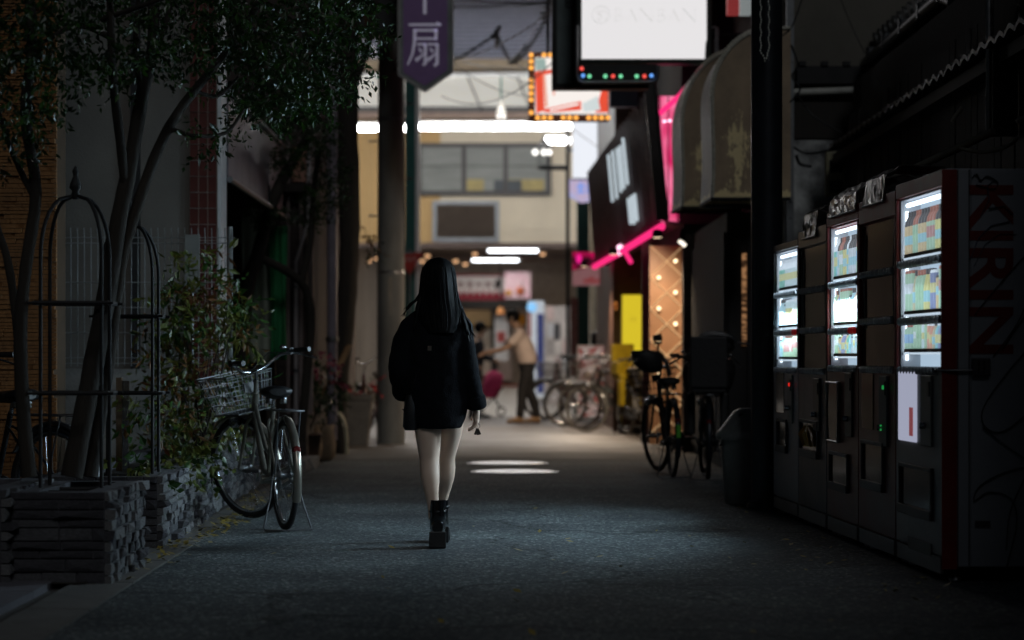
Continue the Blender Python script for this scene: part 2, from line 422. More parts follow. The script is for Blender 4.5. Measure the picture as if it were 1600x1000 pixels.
planter('stone clad planter cut by the left edge of the photo', -3.1, -2.325, 11.0, 12.1, .44, 9, .10, .26, .06, .14)
pl2 = planter('long stone clad planter beside the silver bicycle, full of shrubs', -2.55, -1.93, 13.15, 19.6, .395, 9, .08, .22, .12, .32, (60,235))
pl2.rotation_euler = (0,0,.022)

# ================================================================ LEFT: buildings
M['slim_brick'] = mat('amber slim brick', (.19,.08,.022), .85, bump=.6, bscale=40, scale=5, var=.4)
M['red_tile'] = mat('red glazed tile', (.075,.012,.008), .45, scale=4, var=.3)
M['mortar'] = mat('pale tile joint', (.38,.35,.31), .9)
M['trim_white'] = mat('white corner trim', (.62,.62,.62), .4, var=.1)
b1 = thing('brick_building', 'amber slim brick house wall behind the left planters', 'building', (-2.86, 15.2, 0))
MB().bx((-6,0.0,0),(-.02,.4,6.2)).build('wall', M['mortar'] if False else mat('brick mortar', (.06,.035,.018), .95), b1)
m = MB(); z = .0; row = 0
while z < 5.2:
    h = rnd.choice((.018,.022,.030,.03)); x = -1.6-rnd.uniform(0,.3)
    while x < -.0:
        w = rnd.uniform(.16,.42); x2 = min(x+w, 0.0)
        if x2-x > .02: m.bx((x+.002, -rnd.uniform(.008,.032), z+.002), (x2-.002, .02, z+h-.002))
        x = x2
    z += h
o = m.build('brick_courses', M['slim_brick'], b1); o['kind'] = 'stuff'

b2 = thing('rendered_building', 'plain grey rendered house front with a red tiled corner pilaster', 'building', (0, 18, 0))
MB().bx((-3.6,0,0),(-2.40,.3,6.4)).build('wall', M['plaster'], b2, bevel=.004)
MB().bx((-2.396,-.03,0),(-2.19,.3,6.4)).build('pilaster', M['mortar'], b2)
me_t = MB().box((0,0,0),(.0605,.012,.112)).mesh('tile', M['red_tile'])
for i in range(3):
    for j in range(34):
        inst('tile', me_t, b2, (-2.396+.034+i*.068+rnd.uniform(-.001,.001), -.034-rnd.uniform(0,.003), .9+.119*j))
MB().bx((-2.186,-.045,0),(-2.160,.3,6.4)).build('corner_trim', M['trim_white'], b2)
MB().bx((-2.83,-.06,0),(-2.765,-.003,5.6)).build('downpipe', M['black_metal'], b2)
MB().bx((-3.6,-.02,4.05),(-2.42,-.002,4.12)).build('ledge', M['plaster'], b2)

# porch canopy beside it: sloping corrugated sheet roof with a pale edge
M['canopy'] = mat('weathered grey violet sheet metal', (.25,.235,.27), .38, .55, bump=.15, scale=2.2, var=.6, col2=(.07,.065,.08))
cp = thing('porch_canopy', 'weathered sheet metal canopy fascia beyond the red tiled pilaster', 'canopy', (0,0,0))
for i in range(12):
    d0 = 18.32+i*.378
    a = MB(); x0 = -2.15-.001*i
    a.add([(x0,d0,3.02),(x0,d0+.370,3.0),(x0+.0,d0+.370,2.40),(x0,d0,2.42),
           (x0-.03,d0,3.02),(x0-.03,d0+.370,3.0),(x0-.03,d0+.370,2.40),(x0-.03,d0,2.42)],
          [(0,1,2,3),(7,6,5,4),(0,4,5,1),(3,2,6,7),(0,3,7,4),(1,5,6,2)])
    a.build('panel', M['canopy'], cp)
MB().tube([(-2.135,18.3,3.05),(-2.15,22.9,3.03)], .022, 6).build('edge_strip', M['trim_white'], cp)
MB().tube([(-2.135,18.3,2.39),(-2.15,22.9,2.37)], .025, 6).build('gutter', M['steel'], cp)
MB().bx((-3.6,18.32,3.0),(-2.2,22.86,3.08)).build('roof', M['black_metal'], cp)
for d in (18.6, 22.7): MB().bx((-2.3,d-.04,0),(-2.22,d+.04,2.4)).build('post', M['dark_wood'], cp)
pw = thing('porch_house', 'dark wooden house wall at the back of the porch under the metal canopy', 'building', (0,0,0))
MB().bx((-3.9,18.31,0),(-3.4,23.1,5.5)).build('wall', M['dark_wood'], pw)
MB().bx((-3.39,19.6,0),(-3.36,21.2,2.1)).build('door', M['dark_wood'], pw)
MB().bx((-3.395,20.2,2.5),(-3.36,21.6,3.4)).build('window', M['black_plastic'], pw)

def cloth(name, lab, cat, x0, x1, d, z0, z1, m, folds, amp):
    mb = MB(); nx, nz = 28, 10
    V = []
    for j in range(nz+1):
        for i in range(nx+1):
            u = i/nx; v = j/nz
            V.append((x0+(x1-x0)*u + .01*sin(v*5+u*9), d+amp*sin(u*folds*6.28+v*.6)*(.5+.5*(1-v)) , z0+(z1-z0)*v))
    mb.add(V, [(j*(nx+1)+i, j*(nx+1)+i+1, (j+1)*(nx+1)+i+1, (j+1)*(nx+1)+i) for j in range(nz) for i in range(nx)], 0, True)
    o = mb.build(name, m); so = o.modifiers.new('solid','SOLIDIFY'); so.thickness = .004
    return tag(o, lab, cat)
M['cream_cloth'] = mat('faded grey green sheet', (.40,.44,.36), .9, scale=3, stretch=(3,1,.3))
M['green_cloth'] = mat('green netting', (.015,.17,.055), .8, scale=4, stretch=(4,1,.3))
cloth('hanging_sheet', 'pale grey green cloth sheet hanging beside the porch', 'cloth', -2.50, -2.20, 22.4, 1.0, 2.42, M['cream_cloth'], 2.5, .03)
cloth('green_net', 'dark green net hanging at the edge of the pale sheet', 'net', -2.22, -2.07, 22.2, 1.02, 2.25, M['green_cloth'], 2, .025)

b3 = thing('dark_house', 'dark brown shop house behind the clipped tree and the street tree', 'building', (0,0,0))
M['brown_wall'] = mat('dark brown boards', (.055,.040,.036), .8, bump=.4, scale=7, stretch=(1,1,6), var=.4)
MB().bx((-4.0,23.2,0),(-1.97,30.5,7)).build('wall', M['brown_wall'], b3)
for x, w, c in ((-1.93,.05,'trim'),(-2.02,.03,'trim'),(-2.14,.03,'trim')):
    MB().bx((x-w/2,23.12,.5),(x+w/2,23.195,3.1)).build('trim', mat('dull pink grey trim', (.22,.17,.16), .7), b3)
MB().bx((-2.2,23.0,2.62),(-1.9,23.19,2.70)).build('ledge', M['dark_wood'], b3)
MB().bx((-2.1,23.1,2.72),(-1.96,23.19,3.05)).build('vent_cover', mat('faded terracotta panel', (.33,.17,.12), .8), b3)
dp = thing('downpipe', 'tall grey violet rain pipe between the clipped tree and the street tree', 'pipe', (-1.83, 24.6, 0))
MB().tube([(0,0,.2),(0,0,6)], .055, 10).build('pipe', mat('violet grey pvc', (.21,.18,.21), .4), dp)
for z in (1.2,2.4,3.6): MB().lathe([(.064,z),(.064,z+.05)], 12).build('clamp', M['steel'], dp)
dp2 = thing('downpipe', 'thin pale conduit on the dark brown house, left of the thick rain pipe', 'pipe', (-2.06, 23.05, 0))
MB().tube([(0,0,.4),(0,0,1.95),(.12,.02,2.35),(.12,.02,3.0)], .022, 7).build('pipe', mat('pale conduit', (.4,.36,.36), .5), dp2)
for z in (.9,1.7): MB().lathe([(.03,z),(.03,z+.03)], 10).build('clamp', M['steel'], dp2)

# wire mesh fence in front of the grey house
fe = thing('wire_fence', 'pale welded wire fence in front of the grey rendered house', 'fence', (0,17.3,0))
wire = mat('pale fence wire', (.26,.275,.275), .4, .5)
for i in range(28):
    x = -3.30+i*.048
    MB().tube([(x,0,.98),(x,0,1.90),(x-.004,.006,1.97)], .0034, 5).build('upright_wire', wire, fe)
for z in (1.0,1.04,1.22,1.4,1.58,1.86,1.90): MB().tube([(-3.32,-.006,z),(-1.98,-.006,z)], .0034, 5).build('cross_wire', wire, fe)
for x in (-3.25,-2.02): MB().tube([(x,.02,.0),(x,.02,1.98)], .02, 8).build('post', wire, fe)
MB().bx((-3.4,.08,0),(-2.35,.2,.96)).build('base_wall', mat('grey block wall', (.24,.24,.23), .9, bump=.5), fe)
sg = thing('reflection_post', 'narrow upright standing in for a warm reflection behind the second trellis', 'post', (-2.42,14.9,.3))  # upright added in place of a warm reflection
MB().bx((-.018,-.02,0),(.018,.02,.62)).build('post', M['wood'], sg)
MB().bx((.022,-.015,.05),(.06,.015,.6)).build('glass_strip', M['chrome'], sg)
# white plate pinned on the fence
nt = thing('notice_plate', 'small white notice plate on the fence beside the tiled pilaster', 'sign', (-2.28,17.24,1.62))
MB().bx((-.055,-.01,-.12),(.055,0,.3)).build('plate', M['grey_plastic'], nt, bevel=.004)
MB().tube([(.0,.012,-.62),(.0,.012,.3)], .01, 6).build('stake', M['steel'], nt)

# ================================================================ utility pole, street tree side
up = thing('utility_pole', 'thick concrete utility pole on the left of the lane', 'utility pole', (-1.462, 29.2, 0))
MB().lathe([(.172,0),(.166,2),(.158,4),(.150,6.5)], 24).build('shaft', M['pole_concrete'], up)
for z, s in ((2.3,1),(2.75,-1),(3.2,1),(3.65,-1),(4.1,1)):
    MB().tube([(s*.15,0,z),(s*.27,0,z)], .012, 6).build('step_bolt', M['steel'], up)
for z in (3.9,2.05): MB().lathe([(.168,z),(.168,z+.03)], 20).build('band', M['steel'], up)
MB().bx((-.02,-.166,1.55),(.02,-.160,2.0)).build('number_plate', mat('faded plate', (.25,.22,.18), .6), up)
# ================================================================ trees and shrubs
def leaf_cloud(blobs, size, seed=1, pointy=2.2, droop=.2):
    """many small folded leaves spread through the volume of some ellipsoids"""
    r = random.Random(seed); V = []; Fc = []; Mi = []
    for (c, rad, n, nm) in blobs:
        c = Vector(c)
        # twigs: leaves come in sprays
        k = max(1, n//9)
        for _ in range(k):
            while True:
                q = Vector((r.uniform(-1,1), r.uniform(-1,1), r.uniform(-1,1)))
                if .15 < q.length < 1: break
            p0 = c+Vector((q.x*rad[0], q.y*rad[1], q.z*rad[2]))
            d = Vector((q.x+r.uniform(-.7,.7), q.y+r.uniform(-.7,.7), q.z*.4+r.uniform(-.6,.3)-droop)).normalized()
            mi = r.randrange(nm)
            for i in range(9):
                l = size*r.uniform(.6,1.35); w = l/pointy
                p = p0+d*(i*size*.42)
                side = 1 if i % 2 else -1
                a = d.orthogonal().normalized(); a = Quaternion(d, r.uniform(0,6.28)) @ a
                ld_ = (d*.6+a*side*.9+Vector((0,0,-droop))).normalized()
                s_ = ld_.cross(Vector((r.uniform(-1,1), r.uniform(-1,1), r.uniform(.2,1)))).normalized()
                up = ld_.cross(s_).normalized()
                b = len(V)
                V += [p, p+ld_*l*.45+s_*w*.5+up*w*.12, p+ld_*l, p+ld_*l*.45-s_*w*.5+up*w*.12]
                Fc += [(b,b+1,b+2), (b,b+2,b+3)]; Mi += [mi, mi]
    m = MB(); m.v = V; m.f = Fc; m.m = Mi; m.sm = [False]*len(Fc); return m
def raw_mesh(m, name, mats, parent):
    me = bpy.data.meshes.new(name); me.from_pydata([tuple(p) for p in m.v], [], m.f)
    for x in mats: me.materials.append(x)
    me.polygons.foreach_set('material_index', m.m); me.update()
    o = bpy.data.objects.new(name, me); C.objects.link(o); o.parent = parent; return o
def px_path(pts, d):
    """pts (px, py, extra depth)"""
    return [P(a, b, d+(c if c else 0)) for a, b, c in pts]
def limb(m, pts, r0, r1, n=8):
    # smooth the polyline a little
    P_ = [Vector(p) for p in pts]; out = []
    for i in range(len(P_)-1):
        a, b = P_[i], P_[i+1]
        p0 = P_[max(i-1,0)]; p3 = P_[min(i+2,len(P_)-1)]
        for s in range(4):
            t = s/4
            out.append(.5*((2*a)+(-p0+b)*t+(2*p0-5*a+4*b-p3)*t*t+(-p0+3*a-3*b+p3)*t**3))
    out.append(P_[-1]); k = len(out)
    rs = [(r0+(r1-r0)*i/(k-1))*rnd.uniform(.93,1.08) for i in range(k)]
    m.tube(out, rs, n)

# --- multi stemmed tree in the first planter
D1 = 11.75
t1 = thing('street_tree', 'slender multi stemmed tree growing out of the trellis planter, its leaves over the lane', 'tree', (0,0,0))
for pts, r0, r1 in (
    ([(112,745,0),(140,600,.05),(165,470,.1),(186,340,.1),(203,260,.1),(222,150,.15),(240,60,.2),(236,-60,.3)], .055, .024),
    ([(140,745,.15),(160,620,.2),(176,500,.2),(190,400,.2),(212,330,.2),(240,250,.25),(275,180,.4),(330,110,.6),(385,40,.8),(420,-40,1)], .042, .016),):
    m = MB(); limb(m, px_path(pts, D1), r0, r1); m.build('trunk', M['bark'], t1)
for pts, r0, r1 in (
    ([(196,300,.1),(188,220,.0),(176,120,-.1),(172,0,-.2),(168,-60,-.2)], .026, .016),
    ([(222,150,.15),(212,60,.1),(222,-40,.1)], .018, .012),
    ([(236,90,.2),(262,30,.3),(268,-40,.4)], .018, .012),
    ([(240,250,.25),(266,205,.3),(300,212,.35),(352,208,.5),(382,170,.6)], .016, .007),
    ([(300,140,.5),(340,150,.6),(372,120,.7)], .012, .006),
    ([(176,60,-.1),(120,40,-.2),(60,70,-.3),(10,90,-.4)], .016, .008),
    ([(160,30,-.1),(220,10,-.3),(300,-20,-.5)], .016, .008),
    ([(385,40,.8),(440,70,1.0),(490,80,1.3),(540,95,1.6)], .013, .005)):
    m = MB(); limb(m, px_path(pts, D1), r0, r1, 6); m.build('branch', M['bark'], t1)
bl = []
def blob(px, py, d, rx, ry, rz, n, nm=2): bl.append((P(px,py,d), (rx,ry,rz), n, nm))
blob(420,60,12.6,.36,.5,.30,1700); blob(500,80,13.0,.26,.45,.26,1150); blob(540,30,13.2,.20,.4,.2,620); blob(570,15,13.3,.1,.2,.10,160)
blob(360,40,12.4,.3,.5,.25,900); blob(440,140,12.8,.26,.4,.16,800); blob(500,140,13.0,.14,.3,.12,300); blob(300,30,12.0,.3,.4,.2,480)
blob(250,90,11.9,.22,.4,.14,320); blob(200,60,11.7,.25,.4,.2,360); blob(330,205,12.1,.10,.2,.05,110); blob(322,222,12.1,.04,.05,.05,36)
blob(180,105,11.8,.22,.3,.10,260); blob(130,40,11.6,.3,.4,.2,520); blob(60,40,11.4,.3,.4,.25,700); blob(60,140,11.4,.1,.2,.1,110)
blob(430,-30,12.6,.6,.6,.2,900); blob(250,-40,12,.6,.6,.2,600); blob(390,160,12.8,.1,.2,.1,160)
raw_mesh(leaf_cloud(bl, .040, 3), 'crown', [M['leaf'], M['leaf_dark']], t1)

# --- second tree at the left edge
t2 = thing('street_tree', 'tree with two bare stems in the planter at the left edge of the photo', 'tree', (0,0,0))
for pts, r0, r1 in (([(46,745,0),(36,640,0),(32,520,0),(40,420,0),(56,300,0),(40,180,0),(50,60,0),(40,-60,0)], .036, .022),
                    ([(40,745,.1),(34,600,.1),(22,470,.1),(10,400,.1),(-6,350,.1),(-30,250,.1)], .024, .016)):
    m = MB(); limb(m, px_path(pts, 11.55), r0, r1); m.build('trunk', M['bark'], t2)
m = MB(); limb(m, px_path([(54,310,0),(20,240,0),(-10,150,-.1)], 11.55), .018, .01, 6); m.build('branch', M['bark'], t2)
bl = []; blob(30,100,11.4,.25,.4,.35,900); blob(10,-10,11.4,.4,.5,.2,700); blob(75,165,11.6,.05,.1,.06,60); blob(0,230,11.4,.12,.2,.15,160)
raw_mesh(leaf_cloud(bl, .042, 5), 'crown', [M['leaf_dark'], M['leaf']], t2)

# --- nandina like shrub in the long planter
sh = thing('nandina_shrub', 'tall shrub with olive and reddish pointed leaves in the long stone planter', 'shrub', P(312,690,16.5))
sh.location.z = .33; base = Vector(sh.location)
for i in range(11):
    a = rnd.uniform(0,6.28); m = MB(); top = Vector((rnd.uniform(-.26,.26), rnd.uniform(-.3,.3), rnd.uniform(.7,1.4)))
    limb(m, [(cos(a)*.05, sin(a)*.05, -.05), top*.5+Vector((rnd.uniform(-.06,.06),0,0)), top], .009, .004, 5); m.build('stem', M['bark'], sh)
bl = []
def sblob(px, py, d, rx, ry, rz, n, nm=4): bl.append((P(px,py,d)-base, (rx,ry,rz), n, nm))
sblob(310,640,16.6,.30,.25,.24,620); sblob(325,560,16.7,.28,.25,.24,650); sblob(310,490,16.6,.27,.25,.2,500); sblob(330,440,16.6,.18,.2,.15,240)
sblob(310,395,16.6,.11,.15,.09,90); sblob(270,470,16.5,.11,.15,.10,100); sblob(365,500,16.7,.11,.15,.13,130); sblob(265,560,16.4,.13,.2,.22,200)
sblob(355,620,16.8,.15,.25,.2,250); sblob(250,655,14.9,.12,.3,.13,200)
raw_mesh(leaf_cloud(bl, .075, 8, 3.0, .15), 'foliage', [M['leaf_olive'], M['leaf_olive'], M['leaf'], M['leaf_red']], sh)
# spreading ivy on the planter
iv = thing('ivy_plant', 'leafy creeper hanging over the rim of the long stone planter', 'plant', (-2.1, 14.6, .38))
bl = [((-.02,-.9,.02),(.12,.5,.06),200,2), ((.05,.3,.04),(.14,.8,.10),420,2), ((.10,1.3,.0),(.08,.6,.10),160,2), ((-.1,2.5,.12),(.15,1.2,.22),420,2)]
raw_mesh(leaf_cloud(bl, .055, 9, 1.5, .3), 'foliage', [M['leaf'], M['leaf_olive']], iv)
m = MB(); limb(m, [(0,-.6,.0),(.05,.2,.05),(.08,1.3,.02),(-.05,3,.06)], .01, .006, 5); m.build('stem', M['bark'], iv)

# --- cloud pruned tree
nk = thing('clipped_tree', 'dark cloud pruned garden tree with ball shaped leaf pads beside the hanging sheet', 'tree', (0,0,0))
DN = 21.6
for pts, r0, r1 in (([(372,640,0),(384,460,0),(402,400,0),(428,310,0),(452,262,.1),(480,215,.2)], .075, .035),
                    ([(402,400,0),(470,440,.3),(486,500,.4),(478,600,.4),(470,690,.4)], .04, .04),
                    ([(470,440,.3),(485,380,.3),(490,300,.3),(500,230,.2)], .035, .02),
                    ([(398,420,0),(408,360,0),(412,335,0)], .03, .015)):
    m = MB(); limb(m, px_path(pts, DN), r0, r1); m.build('trunk', M['bark'], nk)
for (px, py, dd, rx, rz, n) in ((490,215,.1,.20,.16,1500),(448,248,0,.15,.13,900),(412,328,-.1,.13,.11,800),(520,270,.3,.13,.13,700),(505,310,.3,.16,.12,800),
                                (420,190,.2,.16,.12,800),(470,160,.3,.22,.13,900),(478,345,.4,.10,.10,360)):
    c = P(px,py,DN+dd)
    raw_mesh(leaf_cloud([(c,(rx,rx,rz),n,2)], .034, n, 2.4, 0), 'leaf_pad', [M['leaf_dark'], M['leaf']], nk)

# --- thick bare street tree
tt = thing('street_tree', 'thick dark trunk of a bare street tree left of the utility pole', 'tree', (0,0,0))
m = MB(); limb(m, px_path([(528,712,0),(527,640,0),(532,560,0),(541,480,0),(546,380,0),(545,280,0),(543,160,0),(545,40,0),(548,-60,0)], 26.2), .105, .115, 12); m.build('trunk', M['bark'], tt)
m = MB(); limb(m, px_path([(545,150,0),(562,110,.2),(578,60,.4),(590,-20,.6)], 26.2), .05, .03); m.build('branch', M['bark'], tt)
bl = []; blob(572,370,26.5,.07,.15,.12,90); blob(580,390,26.6,.06,.1,.06,60); blob(545,20,26.2,.3,.4,.2,260)
raw_mesh(leaf_cloud(bl, .05, 12), 'crown', [M['leaf_dark'], M['leaf_red']], tt)

# --- potted flowering shrub, wrapped pots, hoop, plank, tub
fs = thing('flowering_shrub', 'low dark shrub with dull pink flowers behind the silver bicycle saddle', 'shrub', (-2.05, 23.6, 0))
raw_mesh(leaf_cloud([((.0,0,.75),(.36,.35,.28),1100,4),((.0,0,.95),(.25,.25,.12),300,4)], .055, 14), 'foliage', [M['leaf_dark'], M['leaf_dark'], M['leaf'], M['leaf_dark']], fs)
M['petal'] = mat('dull pink petals', (.30,.06,.09), .7)
raw_mesh(leaf_cloud([((.05,-.1,1.0),(.26,.25,.08),110,1),((.12,-.2,.85),(.2,.15,.1),40,1)], .05, 15, 1.2), 'flowers', [M['petal']], fs)['kind'] = 'stuff'
for a in range(5):
    m = MB(); limb(m, [(0,0,.1),(cos(a*1.3)*.1,sin(a*1.3)*.1,.4),(cos(a*1.3)*.25,sin(a*1.3)*.2,.75)], .016, .008, 5); m.build('stem', M['bark'], fs)
MB().lathe([(.15,0),(.19,.28),(.20,.28),(.20,.30),(.17,.30),(.16,.24)], 18).build('pot', mat('brown pot', (.09,.05,.035), .7), fs)
pk = thing('leaning_board', 'weathered wooden board leaning against the thick street tree', 'board', (0,0,0))
a, b_ = P(545,540,25.4), P(484,636,24.9); ax = (a-b_).normalized()
mid = (a*.45+b_*.55)+Vector((.03,0,-.05))
MB().tube([b_, mid, a], [.04,.06,.045], 4, smooth=False, flat=.45).build('board', mat('tan board', (.30,.17,.075), .7, bump=.3, stretch=(2,2,2)), pk)
MB().tube([mid, mid+Vector((.02,.05,-.32)), Vector((mid.x-.05,mid.y+.1,0))], .018, 6).build('prop', M['wood'], pk)
for i, (px, lab) in enumerate(((478,'squat tan wrapped flower pot nearest the low stone edge'),(500,'tan wrapped flower pot under the leaning board'))):
    d = 24.2+i*.3
    q = thing('wrapped_pot', lab, 'flower pot', ((px-800)*d/F, d, 0), 0, 'wrapped pots under the board')
    MB().lathe([(.11,0),(.155,.04),(.165,.16),(.14,.30),(.15,.36),(.12,.36),(.11,.28)], 16).build('pot', mat('tan sackcloth', (.30,.22,.15), .95, bump=.5), q)
    raw_mesh(leaf_cloud([((0,0,.5),(.12,.12,.14),160,1)], .05, 20+i), 'foliage', [M['leaf_dark']], q)
hp = thing('garden_hose', 'pale hose hanging in a loop beside the wrapped pots', 'hose', (-1.94, 25.6, 0))
MB().tube([(.03+.16*cos(t)*1.0, 0, .02+.46*abs(sin(t))**.6) for t in [i*pi/20 for i in range(21)]], .022, 8).build('hose', mat('cream hose', (.45,.40,.27), .5), hp)
bk = thing('planter_tub', 'large grey tapered planter tub beside the utility pole', 'planter', ((558-800)*29.0/F, 28.75, 0))
def sq(h, w): return [Vector((x*w, y*w, h)) for x, y in ((-1,-.92),(-.92,-1),(.92,-1),(1,-.92),(1,.92),(.92,1),(-.92,1),(-1,.92))]
MB().rings([sq(0,.145), sq(.54,.205), sq(.54,.218), sq(.60,.222), sq(.60,.195), sq(.50,.19)], smooth=False).build('tub', mat('mottled grey tub', (.17,.155,.135), .8, bump=.2), bk)
raw_mesh(leaf_cloud([((0,0,.66),(.18,.18,.09),200,2)], .05, 31), 'foliage', [M['leaf_dark'], M['leaf']], bk)
raw_mesh(leaf_cloud([((.02,-.05,.70),(.17,.15,.07),70,1)], .06, 32, 1.2), 'flowers', [mat('red petals', (.40,.03,.03), .6)], bk)['kind'] = 'stuff'
le = thing('stone_edge', 'short low rough stone edging by the lane, beyond the silver bicycle', 'stone', (-1.87, 21.5, 0))
for i in range(5):
    inst('stone', stone_mesh('stone_light', i), le, (-.05+rnd.uniform(-.02,.02), .1+i*.36, .05), (0,0,pi/2), (.35,.16,.11+rnd.uniform(-.02,.02)))

# ================================================================ iron trellises
def trellis(lab, x, y, z0, h):
    t = thing('trellis', lab, 'trellis', (x, y, z0), 0, 'iron plant trellises')
    R = .145
    for qx, qy in ((-1,-1),(1,-1),(1,1),(-1,1)):
        pts = [(qx*R, qy*R*.8, 0), (qx*R, qy*R*.8, h-.30)]
        for i in range(1, 8):
            a = i*pi/16; pts.append((qx*R*cos(a)**.8 if i < 7 else qx*R*.12, qy*R*.8*cos(a)**.8 if i < 7 else qy*.1*R, h-.30+.30*sin(a)))
        MB().tube(pts, .0095, 7).build('post', M['black_metal'], t)
    for z in (.03, .50, .93):
        w = R+.03
        MB().tube([(-w,-w*.8,z),(w,-w*.8,z),(w,w*.8,z),(-w,w*.8,z)], .0115, 6, closed=True, smooth=False).build('ring', M['black_metal'], t)
        for s in (-1,1): MB().tube([(-w-.03,s*w*.8,z),(w+.03,s*w*.8,z)], .008, 6).build('cross_bar', M['black_metal'], t)
    MB().lathe([(.012,h-.02),(.022,h),(.016,h+.02),(.03,h+.035),(.026,h+.055),(.012,h+.09),(.012,h+.10),(.017,h+.115),(.004,h+.14)], 12).build('finial', M['black_metal'], t)
    return t
trellis('black iron trellis with a pointed finial in the nearer stone planter', P(118,700,11.62).x, 11.62, .375, 1.45)
trellis('black iron trellis standing just behind the finial trellis, in the long planter', P(203,700,13.62).x, 13.62, .345, 1.45)
# ================================================================ bicycles
M['basket_wire'] = mat('galvanised basket wire', (.24,.24,.245), .5, .7)
M['reflector'] = mat('dark red reflector', (.10,.006,.006), .3)
M['stand'] = mat('dull stand steel', (.10,.10,.105), .5, .7)
def bicycle(label, loc, rotz, frame_m, steer=0.0, group=None, basket='wire', child_seat=None, fender_m=None, detail=1, basket_cover=False,
            phone=False, tyre_m=None, rim_m=None, spokes=28, saddle_m=None, lean=0.0, wrap=False, green_mark=False):
    t = thing('bicycle', label, 'bicycle', loc, rotz, group)
    if lean: t.rotation_euler = (lean, 0, rotz)
    fender_m = fender_m or M['steel']; tyre_m = tyre_m or M['rubber']; rim_m = rim_m or M['chrome']; saddle_m = saddle_m or M['leather']
    R = .335; rx, fx = -.54, .525
    H0 = Vector((.33,0,.75)); ax = Vector((-sin(radians(19)),0,cos(radians(19))))
    S = Matrix.Translation(H0) @ Matrix.Rotation(steer,4,ax) @ Matrix.Translation(-H0)
    I = Matrix.Identity(4)
    def wheel(name, cx, T):
        K = 36
        circ = lambda r, y=0: [(cx+r*cos(2*pi*i/K), y, R+r*sin(2*pi*i/K)) for i in range(K)]
        w = MB().tube(circ(R-.018), .0185, 8, closed=True).tf(T).build(name, tyre_m, t)
        MB().tube(circ(R-.042), .012 if detail else .018, 6, closed=True).tf(T).build('rim', rim_m, w)
        sp = MB()
        for i in range(spokes):
            a = 2*pi*i/spokes; b = a+(.55 if i % 2 else -.55); y = .028 if (i//2) % 2 else -.028
            sp.tube([(cx+.022*cos(b), y, R+.022*sin(b)), (cx+(R-.045)*cos(a), 0, R+(R-.045)*sin(a))], .0012, 3, cap=False)
        sp.tf(T).build('spokes', M['chrome'], w)
        MB().lathe([(.010,-.055),(.012,-.05),(.027,-.034),(.027,-.026),(.016,-.02),(.016,.02),(.027,.026),(.027,.034),(.012,.05),(.010,.055)], 12, M=Matrix.Rotation(pi/2,3,'X'), c=(cx,0,R)).tf(T).build('hub', M['steel'], w)
        return w
    wr = wheel('rear_wheel', rx, I); wf = wheel('front_wheel', fx, S)
    def fender(cx, a0, a1, T, nm):
        m = MB(); r = R+.018; rs = []
        for i in range(19):
            a = radians(a0+(a1-a0)*i/18); d = Vector((cos(a),0,sin(a)))
            c = Vector((cx,0,R))
            prof = [(-.027,-.014),(-.020,.002),(0,.008),(.020,.002),(.027,-.014),(.020,-.002),(0,.004),(-.020,-.002)]
            rs.append([c+d*(r+h)+Vector((0,y,0)) for y, h in prof])
        m.rings(rs); return m.tf(T).build(nm, fender_m, t)
    rf = fender(rx, 30, 205, I, 'rear_mudguard'); fender(fx, 48, 172, S, 'front_mudguard')
    MB().lathe([(.026,-.012),(.026,.0),(.018,.006)], 14, M=Matrix.Rotation(-pi/2,3,'Y'), c=(rx-R-.012+.03,0,R+.16)).build('reflector', M['reflector'], rf)
    # frame
    fr = MB()
    fr.tube([(.36,0,.66),(.31,0,.82)], .022, 12)
    fr.tube([(.352,0,.70),(.20,0,.50),(.05,0,.335),(-.07,0,.29)], .0195, 10)
    fr.tube([(.335,0,.755),(.17,0,.60),(.0,0,.475),(-.125,0,.44)], .014, 10)
    fr.tube([(-.07,0,.27),(-.20,0,.735)], .0165, 10)
    for s in (-1,1):
        fr.tube([(-.07,s*.03,.285),(-.30,s*.045,.30),(rx,s*.058,R)], .010, 8)
        fr.tube([(-.185,s*.02,.66),(-.26,s*.045,.62),(rx,s*.058,R)], .008, 8)
    fr.lathe([(.027,-.05),(.027,.05)], 14, M=Matrix.Rotation(pi/2,3,'X'), c=(-.07,0,.285))
    fo = fr.build('frame', frame_m, t)
    if wrap:  # light plastic wrap / lock hanging at the rear wheel
        MB().tube([(-.42,-.075,.58),(-.40,-.082,.46),(-.44,-.082,.30),(-.50,-.078,.20)], [.015,.034,.036,.012], 8, flat=.35).build('chain_cover', mat('scuffed bare metal', (.62,.60,.57), .3, .8, bump=.7, bscale=30, scale=20), t)
    MB().tube([(-.05,-.062,.30),(-.12,-.066,.335),(-.35,-.070,.375),(rx,-.072,R+.05),(rx-.05,-.072,R),(rx,-.072,R-.05),(-.35,-.070,.285),(-.12,-.066,.235),(.02,-.062,.22),(.04,-.062,.285)], .016, 6, closed=True, flat=.8).build('chain_guard', fender_m, t)
    cr = MB().lathe([(.09,-.004),(.095,0),(.09,.004)], 22, M=Matrix.Rotation(pi/2,3,'X'), c=(-.07,-.055,.285)).build('crank', M['steel'], t)
    for s, sg in ((-1,1),(1,-1)):
        MB().tube([(-.07,s*.075,.285),(-.07+sg*.145,s*.09,.285-sg*.06)], .010, 6).build('crank_arm', M['steel'], cr)
        MB().box((-.07+sg*.15,s*.145,.285-sg*.062),(.085,.09,.024)).build('pedal', M['black_plastic'], cr, bevel=.005)
    # saddle
    MB().tube([(-.195,0,.70),(-.215,0,.79)], .0125, 8).build('seat_post', M['chrome'], t)
    rs = []
